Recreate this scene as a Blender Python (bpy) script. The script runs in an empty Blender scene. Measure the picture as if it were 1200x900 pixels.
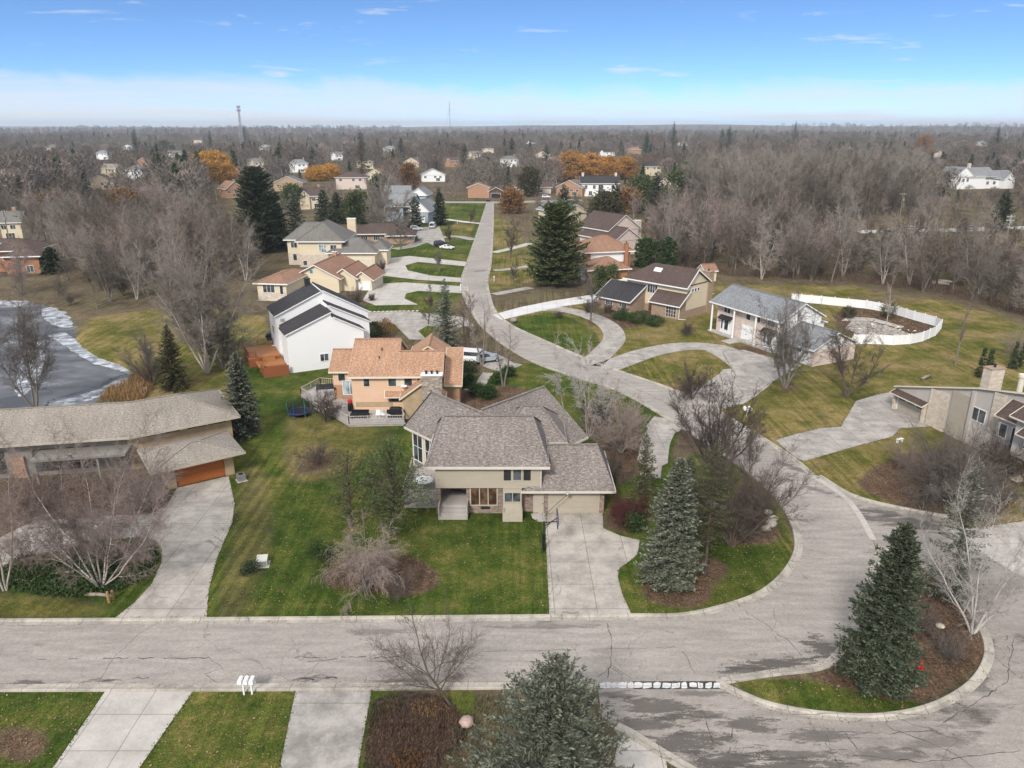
import bpy, math, random
import numpy as np
from mathutils import Vector, Matrix
random.seed(7)
RNG = np.random.default_rng(11)
SC = bpy.context.scene
COL = SC.collection
R = math.radians

# ------------------------------------------------------------------ camera facts
CAM_H = 36.0
PITCH = math.atan(302 / 880)
CP, SP = math.cos(PITCH), math.sin(PITCH)

def at(px, py, z=0.0):
    """Ground point (at height z) for a measured spot of the survey picture (1200 x 900)."""
    x = (px - 600) / 880; y = -(py - 450) / 880
    dy = CP + y * SP; dz = -SP + y * CP
    t = (z - CAM_H) / dz
    return (x * t, dy * t)

def tall(px, py_base, py_top):
    """Height in metres of something upright standing at (px, py_base) whose tip is seen at py_top."""
    X, Y = at(px, py_base)
    y = -(py_top - 450) / 880
    t = Y / (CP + y * SP)
    return CAM_H + (-SP + y * CP) * t

def mpp(px, py):
    X, Y = at(px, py)
    return (Y * CP + CAM_H * SP) / 880

# ------------------------------------------------------------------ materials
def nt_new(name):
    m = bpy.data.materials.new(name); m.use_nodes = True
    nt = m.node_tree
    b = nt.nodes['Principled BSDF']
    b.inputs['Specular IOR Level'].default_value = 0.25
    return m, nt, b

def c4(c): return (c[0], c[1], c[2], 1.0)

class NT:
    """Small helper to write node graphs."""
    def __init__(s, nt): s.nt = nt
    def n(s, t, **kw):
        d = s.nt.nodes.new(t)
        for k, v in kw.items():
            if hasattr(d, k): setattr(d, k, v)
        return d
    def l(s, a, b): s.nt.links.new(a, b)
    def noise(s, vec, scale, detail=3, rough=0.55, dist=0.0):
        d = s.n('ShaderNodeTexNoise')
        d.inputs['Scale'].default_value = scale; d.inputs['Detail'].default_value = detail
        d.inputs['Roughness'].default_value = rough; d.inputs['Distortion'].default_value = dist
        if vec is not None: s.l(vec, d.inputs['Vector'])
        return d.outputs['Fac']
    def ramp(s, fac, stops):
        d = s.n('ShaderNodeValToRGB')
        e = d.color_ramp.elements
        while len(e) < len(stops): e.new(0.5)
        for i, (p, c) in enumerate(stops):
            e[i].position = p
            e[i].color = c4(c) if not isinstance(c, (int, float)) else (c, c, c, 1)
        s.l(fac, d.inputs['Fac'])
        return d.outputs['Color']
    def mix(s, fac, a, b, mode='MIX'):
        d = s.n('ShaderNodeMix'); d.data_type = 'RGBA'; d.blend_type = mode
        if isinstance(fac, (int, float)): d.inputs[0].default_value = fac
        else: s.l(fac, d.inputs[0])
        for v, i in ((a, 6), (b, 7)):
            if isinstance(v, tuple): d.inputs[i].default_value = c4(v)
            else: s.l(v, d.inputs[i])
        return d.outputs[2]
    def math(s, op, a, b=None, c=None):
        d = s.n('ShaderNodeMath', operation=op)
        for i, v in enumerate((a, b, c)):
            if v is None: continue
            if isinstance(v, (int, float)): d.inputs[i].default_value = v
            else: s.l(v, d.inputs[i])
        return d.outputs[0]
    def mapping(s, vec, scale=(1, 1, 1), rot=(0, 0, 0)):
        d = s.n('ShaderNodeMapping'); s.l(vec, d.inputs['Vector'])
        d.inputs['Scale'].default_value = scale; d.inputs['Rotation'].default_value = rot
        return d.outputs[0]
    def bump(s, h, strength, dist, bsdf):
        d = s.n('ShaderNodeBump'); d.inputs['Strength'].default_value = strength
        d.inputs['Distance'].default_value = dist
        s.l(h, d.inputs['Height']); s.l(d.outputs[0], bsdf.inputs['Normal'])

def scl(c, k): return (c[0] * k, c[1] * k, c[2] * k)

def m_shingle(name, cols, row=0.16):
    """asphalt shingles: rows of tabs, each tab its own shade, blotches over the whole roof"""
    m, nt, b = nt_new(name); g = NT(nt)
    uv = g.n('ShaderNodeTexCoord').outputs['UV']
    br = g.n('ShaderNodeTexBrick', offset=0.5)
    g.l(uv, br.inputs['Vector'])
    br.inputs['Color1'].default_value = c4(cols[0]); br.inputs['Color2'].default_value = c4(cols[1])
    br.inputs['Mortar'].default_value = c4(scl(cols[0], 0.55))
    br.inputs['Scale'].default_value = 1.0; br.inputs['Brick Width'].default_value = 0.34
    br.inputs['Row Height'].default_value = row; br.inputs['Mortar Size'].default_value = 0.012
    br.inputs['Bias'].default_value = -0.1
    n1 = g.noise(g.mapping(uv, (2.6, 5.0, 1)), 1.0, 2)
    c = g.mix(g.ramp(n1, [(0.44, 0.0), (0.56, 1.0)]), br.outputs['Color'], cols[2])
    n4 = g.noise(g.mapping(uv, (4.5, 7.5, 1)), 1.0, 2, 0.7)
    c = g.mix(0.8, c, g.ramp(n4, [(0.3, (0.22, 0.22, 0.22)), (0.7, (0.78, 0.78, 0.78))]), 'OVERLAY')
    n2 = g.noise(uv, 0.22, 4)
    c = g.mix(0.55, c, g.ramp(n2, [(0.3, (0.42, 0.42, 0.42)), (0.7, (0.62, 0.62, 0.62))]), 'OVERLAY')
    n3 = g.noise(g.mapping(uv, (1.2, 0.15, 1)), 1.0, 3)
    c = g.mix(0.35, c, g.ramp(n3, [(0.35, (0.38, 0.38, 0.38)), (0.65, (0.6, 0.6, 0.6))]), 'OVERLAY')
    g.l(c, b.inputs['Base Color']); b.inputs['Roughness'].default_value = 0.9
    g.bump(br.outputs['Fac'], 0.4, -0.012, b)
    return m

def m_siding(name, col, row=0.19, vertical=False, wear=0.5):
    m, nt, b = nt_new(name); g = NT(nt)
    uv = g.n('ShaderNodeTexCoord').outputs['UV']
    sx = g.n('ShaderNodeSeparateXYZ'); g.l(uv, sx.inputs[0])
    s = g.math('FRACT', g.math('DIVIDE', sx.outputs[0 if vertical else 1], row))
    line = g.ramp(s, [(0.0, 0.0), (0.09, 1.0)]) if not vertical else g.ramp(s, [(0.0, 0.0), (0.06, 1.0)])
    c = g.mix(line, scl(col, 0.72), col)
    n = g.noise(g.mapping(uv, (0.5, 0.12, 1) if vertical else (0.25, 0.6, 1)), 1.5, 4)
    c = g.mix(wear, c, g.ramp(n, [(0.3, (0.43, 0.425, 0.415)), (0.7, (0.53, 0.53, 0.53))]), 'OVERLAY')
    g.l(c, b.inputs['Base Color']); b.inputs['Roughness'].default_value = 0.6
    g.bump(s, 0.35, 0.015, b)
    return m

def m_brick(name, c1, c2, mortar, bw=0.24, bh=0.085, ms=0.012):
    m, nt, b = nt_new(name); g = NT(nt)
    uv = g.n('ShaderNodeTexCoord').outputs['UV']
    br = g.n('ShaderNodeTexBrick', offset=0.5); g.l(uv, br.inputs['Vector'])
    br.inputs['Color1'].default_value = c4(c1); br.inputs['Color2'].default_value = c4(c2)
    br.inputs['Mortar'].default_value = c4(mortar); br.inputs['Scale'].default_value = 1
    br.inputs['Brick Width'].default_value = bw; br.inputs['Row Height'].default_value = bh
    br.inputs['Mortar Size'].default_value = ms
    n = g.noise(uv, 1.4, 4)
    c = g.mix(0.5, br.outputs['Color'], g.ramp(n, [(0.3, (0.36, 0.35, 0.34)), (0.7, (0.6, 0.6, 0.6))]), 'OVERLAY')
    g.l(c, b.inputs['Base Color']); b.inputs['Roughness'].default_value = 0.85
    g.bump(br.outputs['Fac'], 0.5, -0.01, b)
    return m

def m_plain(name, col, rough=0.6, var=0.25, scale=2.0, metal=0.0, spec=None):
    m, nt, b = nt_new(name); g = NT(nt)
    o = g.n('ShaderNodeTexCoord').outputs['Object']
    n = g.noise(o, scale, 4)
    c = g.mix(g.ramp(n, [(0.3, 0.0), (0.7, 1.0)]), scl(col, 1 - var), scl(col, 1 + var * 0.5))
    g.l(c, b.inputs['Base Color'])
    b.inputs['Roughness'].default_value = rough; b.inputs['Metallic'].default_value = metal
    if spec is not None: b.inputs['Specular IOR Level'].default_value = spec
    return m

def m_glass(name='window_glass', col=(0.03, 0.035, 0.04)):
    m, nt, b = nt_new(name); g = NT(nt)
    o = g.n('ShaderNodeTexCoord').outputs['Object']
    n = g.noise(o, 0.9, 2)
    c = g.mix(g.ramp(n, [(0.45, 0.0), (0.62, 1.0)]), col, scl(col, 3.0))
    g.l(c, b.inputs['Base Color'])
    b.inputs['Roughness'].default_value = 0.08; b.inputs['Specular IOR Level'].default_value = 0.6
    return m

def m_foliage(name, cols, rough=0.75, trans=0.15):
    """leaf or needle sprays: every spray its own shade"""
    m, nt, b = nt_new(name); g = NT(nt)
    geo = g.n('ShaderNodeNewGeometry')
    o = g.n('ShaderNodeTexCoord').outputs['Object']
    oi = g.n('ShaderNodeObjectInfo')
    f = g.math('ADD', g.math('MULTIPLY', geo.outputs['Random Per Island'], 0.6), g.math('MULTIPLY', g.noise(o, 0.9, 2), 0.4))
    k = len(cols)
    c = g.ramp(f, [(0.15 + 0.7 * i / (k - 1), cols[i]) for i in range(k)])
    v = g.math('ADD', 0.82, g.math('MULTIPLY', oi.outputs['Random'], 0.36))
    hs = g.n('ShaderNodeHueSaturation'); g.l(c, hs.inputs['Color']); g.l(v, hs.inputs['Value'])
    g.l(hs.outputs[0], b.inputs['Base Color']); b.inputs['Roughness'].default_value = rough
    tr = g.n('ShaderNodeBsdfTranslucent'); g.l(hs.outputs[0], tr.inputs[0])
    mx = g.n('ShaderNodeMixShader'); mx.inputs[0].default_value = trans
    g.l(b.outputs[0], mx.inputs[1]); g.l(tr.outputs[0], mx.inputs[2])
    g.l(mx.outputs[0], nt.nodes['Material Output'].inputs[0])
    return m

def m_bark(name, c1, c2, vary=0.3, birch=False):
    m, nt, b = nt_new(name); g = NT(nt)
    o = g.n('ShaderNodeTexCoord').outputs['Object']
    oi = g.n('ShaderNodeObjectInfo')
    n = g.noise(g.mapping(o, (3, 3, 9) if birch else (6, 6, 1.5)), 1.0, 3)
    c = g.mix(g.ramp(n, [(0.38, 0.0), (0.52, 1.0)] if birch else [(0.3, 0.0), (0.7, 1.0)]), c1, c2)
    hs = g.n('ShaderNodeHueSaturation'); g.l(c, hs.inputs['Color'])
    g.l(g.math('ADD', 1 - vary / 2, g.math('MULTIPLY', oi.outputs['Random'], vary)), hs.inputs['Value'])
    g.l(hs.outputs[0], b.inputs['Base Color']); b.inputs['Roughness'].default_value = 0.9
    return m

def m_twigs(name, cols, vary=0.4):
    """fine bare twigs: shade drifts from tree to tree and through the crown"""
    m, nt, b = nt_new(name); g = NT(nt)
    o = g.n('ShaderNodeTexCoord').outputs['Object']
    oi = g.n('ShaderNodeObjectInfo'); geo = g.n('ShaderNodeNewGeometry')
    f = g.math('ADD', g.math('MULTIPLY', oi.outputs['Random'], 0.75), g.math('MULTIPLY', geo.outputs['Random Per Island'], 0.25))
    k = len(cols)
    c = g.ramp(f, [(i / (k - 1), cols[i]) for i in range(k)])
    hs = g.n('ShaderNodeHueSaturation'); g.l(c, hs.inputs['Color'])
    g.l(g.math('ADD', 1 - vary / 2, g.math('MULTIPLY', g.noise(o, 0.35, 2), vary)), hs.inputs['Value'])
    g.l(hs.outputs[0], b.inputs['Base Color']); b.inputs['Roughness'].default_value = 0.9
    return m

# ------------------------------------------------------------------ mesh building
class MB:
    def __init__(s, mats=None):
        s.v = []; s.f = []; s.mi = []; s.uv = {}
        s.T = None; s.cur = 0
    def add(s, verts, faces, uvs=None):
        o = len(s.v)
        if s.T is not None:
            verts = [tuple(s.T @ Vector(v)) for v in verts]
        s.v += [tuple(v) for v in verts]
        for i, f in enumerate(faces):
            if uvs is not None: s.uv[len(s.f)] = uvs[i]
            s.f.append(tuple(o + k for k in f)); s.mi.append(s.cur)
    def box(s, x0, x1, y0, y1, z0, z1):
        s.add([(x0, y0, z0), (x1, y0, z0), (x1, y1, z0), (x0, y1, z0), (x0, y0, z1), (x1, y0, z1), (x1, y1, z1), (x0, y1, z1)],
              [(0, 3, 2, 1), (4, 5, 6, 7), (0, 1, 5, 4), (1, 2, 6, 5), (2, 3, 7, 6), (3, 0, 4, 7)])
    def bar(s, p, q, w, h=None):
        """square bar from p to q"""
        h = h or w
        p, q = Vector(p), Vector(q); d = (q - p).normalized()
        a = d.cross(Vector((0, 0, 1)))
        if a.length < 1e-4: a = Vector((1, 0, 0))
        a.normalize(); c = a.cross(d)
        vs = []
        for o in (p, q):
            for i, j in ((-1, -1), (1, -1), (1, 1), (-1, 1)):
                vs.append(tuple(o + a * (i * w / 2) + c * (j * h / 2)))
        s.add(vs, [(0, 3, 2, 1), (4, 5, 6, 7), (0, 1, 5, 4), (1, 2, 6, 5), (2, 3, 7, 6), (3, 0, 4, 7)])
    def prism(s, pts, z0, z1):
        n = len(pts)
        a = sum(pts[i][0] * pts[(i + 1) % n][1] - pts[(i + 1) % n][0] * pts[i][1] for i in range(n))
        if a < 0: pts = pts[::-1]
        vs = [(x, y, z0) for x, y in pts] + [(x, y, z1) for x, y in pts]
        s.add(vs, [tuple(range(n))[::-1], tuple(range(n, 2 * n))] + [(i, (i + 1) % n, n + (i + 1) % n, n + i) for i in range(n)])
    def slab(s, pts, t):
        """roof plane: polygon of 3-D points with vertical thickness t below"""
        n = len(pts)
        a = sum(pts[i][0] * pts[(i + 1) % n][1] - pts[(i + 1) % n][0] * pts[i][1] for i in range(n))
        if a < 0: pts = pts[::-1]
        vs = list(pts) + [(x, y, z - t) for x, y, z in pts]
        s.add(vs, [tuple(range(n)), tuple(range(n, 2 * n))[::-1]] + [(i, n + i, n + (i + 1) % n, (i + 1) % n) for i in range(n)])
    def extrude_y(s, prof, y0, y1):
        """profile of (x, z) points extruded along y"""
        n = len(prof)
        a = sum(prof[i][0] * prof[(i + 1) % n][1] - prof[(i + 1) % n][0] * prof[i][1] for i in range(n))
        if a < 0: prof = prof[::-1]
        vs = [(x, y0, z) for x, z in prof] + [(x, y1, z) for x, z in prof]
        s.add(vs, [tuple(range(n)), tuple(range(n, 2 * n))[::-1]] + [(i, n + i, n + (i + 1) % n, (i + 1) % n) for i in range(n)])
    def extrude_x(s, prof, x0, x1):
        n = len(prof)
        a = sum(prof[i][0] * prof[(i + 1) % n][1] - prof[(i + 1) % n][0] * prof[i][1] for i in range(n))
        if a < 0: prof = prof[::-1]
        vs = [(x0, y, z) for y, z in prof] + [(x1, y, z) for y, z in prof]
        s.add(vs, [tuple(range(n))[::-1], tuple(range(n, 2 * n))] + [(i, (i + 1) % n, n + (i + 1) % n, n + i) for i in range(n)])
    def ring(s, rings, cap=True):
        """loft through rings of equal point counts"""
        k = len(rings[0]); vs = [p for r in rings for p in r]; fs = []
        for i in range(len(rings) - 1):
            for j in range(k):
                a = i * k + j; b = i * k + (j + 1) % k
                fs.append((a, b, b + k, a + k))
        if cap:
            fs.append(tuple(range(k))[::-1]); fs.append(tuple(range((len(rings) - 1) * k, len(rings) * k)))
        s.add(vs, fs)
    def tube(s, path, rad, k=6):
        path = [Vector(p) for p in path]
        if isinstance(rad, (int, float)): rad = [rad] * len(path)
        rings = []
        for i, p in enumerate(path):
            d = (path[min(i + 1, len(path) - 1)] - path[max(i - 1, 0)]).normalized()
            a = d.cross(Vector((0.3, 0.1, 1)) if abs(d.z) < 0.9 else Vector((1, 0.1, 0))).normalized(); b = d.cross(a)
            rings.append([tuple(p + (a * math.cos(2 * math.pi * j / k) + b * math.sin(2 * math.pi * j / k)) * rad[i]) for j in range(k)])
        s.ring(rings)
    def lathe(s, prof, c=(0, 0, 0), k=16):
        rings = [[(c[0] + r * math.cos(2 * math.pi * j / k), c[1] + r * math.sin(2 * math.pi * j / k), c[2] + z) for j in range(k)] for r, z in prof]
        s.ring(rings)
    def build(s, name, mats, parent=None, smooth=False, loc=(0, 0, 0)):
        me = bpy.data.meshes.new(name)
        me.from_pydata(s.v, [], s.f)
        if not isinstance(mats, (list, tuple)): mats = [mats]
        for m in mats: me.materials.append(m)
        me.polygons.foreach_set('material_index', s.mi)
        if smooth: me.polygons.foreach_set('use_smooth', [True] * len(s.f))
        uvl = me.uv_layers.new(name='UVMap')
        me.update()
        buf = np.zeros((len(me.loops), 2), np.float32)
        for p in me.polygons:
            if p.index in s.uv:
                for k, li in enumerate(p.loop_indices): buf[li] = s.uv[p.index][k]
                continue
            n = p.normal
            if abs(n.z) > 0.985: u = Vector((1, 0, 0)); v = Vector((0, 1, 0))
            else:
                u = Vector((0, 0, 1)).cross(n).normalized(); v = n.cross(u)
            for li, vi in zip(p.loop_indices, p.vertices):
                q = me.vertices[vi].co
                buf[li] = (q.dot(u), q.dot(v))
        uvl.data.foreach_set('uv', buf.ravel())
        o = bpy.data.objects.new(name, me); COL.objects.link(o)
        o.location = loc
        if parent is not None: o.parent = parent
        return o

def np_mesh(name, verts, k, mats, nfaces_idx=None):
    """mesh of loose k-gons: verts (n, k, 3)"""
    n = verts.shape[0]
    me = bpy.data.meshes.new(name)
    me.vertices.add(n * k); me.vertices.foreach_set('co', verts.astype(np.float32).ravel())
    me.loops.add(n * k); me.loops.foreach_set('vertex_index', np.arange(n * k, dtype=np.int32))
    me.polygons.add(n); me.polygons.foreach_set('loop_start', np.arange(0, n * k, k, dtype=np.int32))
    try: me.polygons.foreach_set('loop_total', np.full(n, k, np.int32))
    except Exception: pass
    if nfaces_idx is not None: me.polygons.foreach_set('material_index', nfaces_idx.astype(np.int32))
    for m in mats: me.materials.append(m)
    me.update(calc_edges=True)
    return me

def norm(a): return a / np.maximum(np.linalg.norm(a, axis=-1, keepdims=True), 1e-9)

def seg_arrays(P0, P1, R0, R1, k=4):
    d = norm(P1 - P0)
    ref = np.where(np.abs(d[:, 2:3]) < 0.9, np.array([[0, 0, 1.0]]), np.array([[1.0, 0, 0]]))
    a = norm(np.cross(d, ref)); b = np.cross(d, a)
    ang = 2 * np.pi * np.arange(k) / k
    off = a[:, None, :] * np.cos(ang)[None, :, None] + b[:, None, :] * np.sin(ang)[None, :, None]
    lo = P0[:, None, :] + off * R0[:, None, None]; hi = P1[:, None, :] + off * R1[:, None, None]
    return lo, hi

def segs_mesh(name, groups, mats):
    """groups: list of (P0,P1,R0,R1,k,material index) -> one mesh of tapered tubes"""
    V = []; F = []; MI = []; o = 0
    for P0, P1, R0, R1, k, mi in groups:
        if len(P0) == 0: continue
        lo, hi = seg_arrays(P0, P1, R0, R1, k)
        n = len(P0)
        V.append(np.concatenate([lo, hi], 1).reshape(-1, 3))
        base = o + np.arange(n)[:, None] * 2 * k
        j = np.arange(k)[None, :]; j2 = (j + 1) % k
        q = np.stack([base + j, base + j2, base + k + j2, base + k + j], -1).reshape(-1, 4)
        F.append(q); MI.append(np.full(len(q), mi)); o += n * 2 * k
    V = np.concatenate(V); F = np.concatenate(F); MI = np.concatenate(MI)
    me = bpy.data.meshes.new(name)
    me.vertices.add(len(V)); me.vertices.foreach_set('co', V.astype(np.float32).ravel())
    me.loops.add(F.size); me.loops.foreach_set('vertex_index', F.astype(np.int32).ravel())
    me.polygons.add(len(F)); me.polygons.foreach_set('loop_start', np.arange(0, F.size, 4, dtype=np.int32))
    try: me.polygons.foreach_set('loop_total', np.full(len(F), 4, np.int32))
    except Exception: pass
    me.polygons.foreach_set('material_index', MI.astype(np.int32))
    for m in mats: me.materials.append(m)
    me.update(calc_edges=True)
    return me

def link(name, data, parent=None, loc=(0, 0, 0), rz=0.0, s=1.0):
    o = bpy.data.objects.new(name, data); COL.objects.link(o)
    o.location = loc; o.rotation_euler = (0, 0, rz); o.scale = (s, s, s) if isinstance(s, (int, float)) else s
    if parent is not None: o.parent = parent
    return o

def tag(o, label=None, cat=None, group=None, kind=None):
    if label: o['label'] = label
    if cat: o['category'] = cat
    if group: o['group'] = group
    if kind: o['kind'] = kind
    return o

def thing(name, label, cat, loc=(0, 0, 0), rz=0.0, group=None):
    return tag(link(name, None, None, loc, rz), label, cat, group)

def copy_tree(root, loc, rz=0.0, s=1.0, label=None, group=None):
    r = root.copy(); COL.objects.link(r); r.location = loc; r.rotation_euler = (0, 0, rz)
    r.scale = (s, s, s) if isinstance(s, (int, float)) else s
    if label: r['label'] = label
    if group: r['group'] = group
    for ch in list(root.children):
        c = ch.copy(); COL.objects.link(c); c.parent = r
        for g in list(ch.children):
            d = g.copy(); COL.objects.link(d); d.parent = c
    return r

def smooth_line(pts, n=6):
    """Catmull-Rom through 2-D points"""
    P = [np.array(p, float) for p in pts]; out = []
    for i in range(len(P) - 1):
        p0 = P[max(i - 1, 0)]; p1 = P[i]; p2 = P[i + 1]; p3 = P[min(i + 2, len(P) - 1)]
        for t in np.arange(n) / n:
            out.append(tuple(0.5 * ((2 * p1) + (-p0 + p2) * t + (2 * p0 - 5 * p1 + 4 * p2 - p3) * t * t + (-p0 + 3 * p1 - 3 * p2 + p3) * t ** 3)))
    out.append(tuple(P[-1])); return out

def inside(X, Y, poly):
    c = np.zeros(X.shape, bool); n = len(poly)
    for i in range(n):
        x0, y0 = poly[i]; x1, y1 = poly[(i + 1) % n]
        if y0 == y1: continue
        h = ((y0 > Y) != (y1 > Y)) & (X < (x1 - x0) * (Y - y0) / (y1 - y0) + x0)
        c ^= h
    return c
def gpoly(pts, z=0.0, n=0, closed=False):
    w = [at(p[0], p[1], z) for p in pts]
    if n:
        if closed: w = smooth_line(w + [w[0]], n)[:-1]
        else: w = smooth_line(w, n)
    return w
# ------------------------------------------------------------------ light settings
SKY_AIR, SKY_DUST, SKY_OZONE = 1.0, 0.1, 4.0
SKY_STRENGTH = 0.12
SKY_SAT, SKY_VAL = 1.1, 1.22
SKY_CLOUD = (4.5, 4.65, 4.85)
SKY_SHEET = (6.9, 6.85, 6.75)
SUN_ENERGY = 2.2
EXPOSURE = 0.66
HAZE = 0.00013
# ------------------------------------------------------------------ camera, world, light
cam_d = bpy.data.cameras.new('camera'); cam = bpy.data.objects.new('camera', cam_d); COL.objects.link(cam)
cam.location = (0, 0, CAM_H); cam.rotation_euler = (math.pi / 2 - PITCH, 0, 0)
cam_d.sensor_fit = 'HORIZONTAL'; cam_d.sensor_width = 36; cam_d.lens = 36 * 880 / 1200
cam_d.clip_start = 0.5; cam_d.clip_end = 40000
SC.camera = cam

SUN_EL, SUN_AZ = R(38), R(200)     # azimuth measured from +Y clockwise: the sun stands behind the camera, high in thin cloud
w = bpy.data.worlds.new('World'); SC.world = w; w.use_nodes = True
g = NT(w.node_tree); bg = w.node_tree.nodes['Background']
sky = g.n('ShaderNodeTexSky'); sky.sky_type = 'NISHITA'; sky.sun_disc = False
sky.sun_elevation = SUN_EL; sky.sun_rotation = SUN_AZ; sky.altitude = 200
sky.air_density = SKY_AIR; sky.dust_density = SKY_DUST; sky.ozone_density = SKY_OZONE
tc = g.n('ShaderNodeTexCoord').outputs['Generated']
sep = g.n('ShaderNodeSeparateXYZ'); g.l(tc, sep.inputs[0])
# thin cloud: a bank low over the horizon and a few torn wisps above it, laid out on the sky dome
elev = sep.outputs[2]
lift = g.n('ShaderNodeCombineXYZ'); g.l(sep.outputs[0], lift.inputs[0]); g.l(sep.outputs[1], lift.inputs[1]); g.l(g.math('ADD', g.math('MULTIPLY', elev, 2.6), 0.10), lift.inputs[2])
nrm = g.n('ShaderNodeVectorMath', operation='NORMALIZE'); g.l(lift.outputs[0], nrm.inputs[0]); g.l(nrm.outputs[0], sky.inputs['Vector'])   # clear, deep blue air down to the cloud bank
hsv = g.n('ShaderNodeHueSaturation'); g.l(sky.outputs[0], hsv.inputs['Color']); hsv.inputs['Saturation'].default_value = SKY_SAT; hsv.inputs['Value'].default_value = SKY_VAL
az = g.math('ARCTAN2', sep.outputs[0], sep.outputs[1])
dome = g.n('ShaderNodeCombineXYZ'); g.l(az, dome.inputs[0]); g.l(elev, dome.inputs[1])
dv = dome.outputs[0]
low = g.noise(g.mapping(dv, (4.5, 9.0, 1)), 1.0, 6, 0.62, 0.4)
edge = g.math('ADD', 0.038, g.math('MULTIPLY', g.math('SUBTRACT', low, 0.5), 0.10))
bank = g.ramp(g.math('ADD', 0.5, g.math('MULTIPLY', g.math('SUBTRACT', edge, elev), 14.0)), [(0.30, 0.0), (0.5, 0.6), (0.8, 0.95)])
streak = g.noise(g.mapping(dv, (3.0, 60.0, 1), (0, 0, 0.05)), 1.0, 7, 0.65, 0.3)
bank = g.math('MULTIPLY', bank, g.ramp(streak, [(0.34, 0.42), (0.62, 1.0)]))
wn = g.noise(g.mapping(dv, (6.0, 44.0, 1), (0, 0, -0.10)), 1.2, 8, 0.62, 0.5)
wisp = g.math('MULTIPLY', g.ramp(wn, [(0.585, 0.0), (0.70, 0.95)]), g.ramp(elev, [(0.03, 0.7), (0.09, 0.75), (0.16, 0.45)]))
cl = g.math('MINIMUM', 1.0, g.math('MAXIMUM', bank, wisp))
# overhead and behind the camera the cloud sheet is closed, which is what makes the light soft
behind = g.ramp(g.math('SUBTRACT', 0.0, sep.outputs[1]), [(0.0, 0.0), (0.5, 1.0)])
over = g.ramp(elev, [(0.35, 0.0), (0.7, 1.0)])
cl2 = g.math('MULTIPLY', g.math('MAXIMUM', behind, over), 0.85)
skyc = g.mix(cl2, g.mix(cl, hsv.outputs[0], SKY_CLOUD), SKY_SHEET)
g.l(skyc, bg.inputs['Color']); bg.inputs['Strength'].default_value = SKY_STRENGTH

sun_d = bpy.data.lights.new('sun', 'SUN'); sun = bpy.data.objects.new('sun', sun_d); COL.objects.link(sun)
sun_d.energy = SUN_ENERGY; sun_d.angle = R(10); sun_d.color = (1.0, 0.96, 0.9)
sd = Vector((math.sin(SUN_AZ) * math.cos(SUN_EL), math.cos(SUN_AZ) * math.cos(SUN_EL), math.sin(SUN_EL)))
sun.rotation_euler = sd.to_track_quat('Z', 'Y').to_euler()
sun.location = (0, -50, 120)

vs = SC.view_settings
SC.display_settings.display_device = 'sRGB'
vs.view_transform = 'Standard'; vs.look = 'None'; vs.exposure = EXPOSURE; vs.gamma = 1; vs.use_curve_mapping = False
SC.cycles.max_bounces = 5; SC.cycles.diffuse_bounces = 2; SC.cycles.glossy_bounces = 2
SC.cycles.transparent_max_bounces = 8; SC.cycles.volume_bounces = 0; SC.cycles.transmission_bounces = 2
SC.cycles.use_denoising = True; SC.cycles.caustics_reflective = False; SC.cycles.caustics_refractive = False
SC.render.film_transparent = False

# ------------------------------------------------------------------ ground materials
def grass_nodes(g, o):
    big = g.noise(o, 0.085, 6, 0.65); mid = g.noise(o, 0.42, 5, 0.72); fine = g.noise(o, 4.5, 3, 0.75)
    return big, mid, fine

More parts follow.
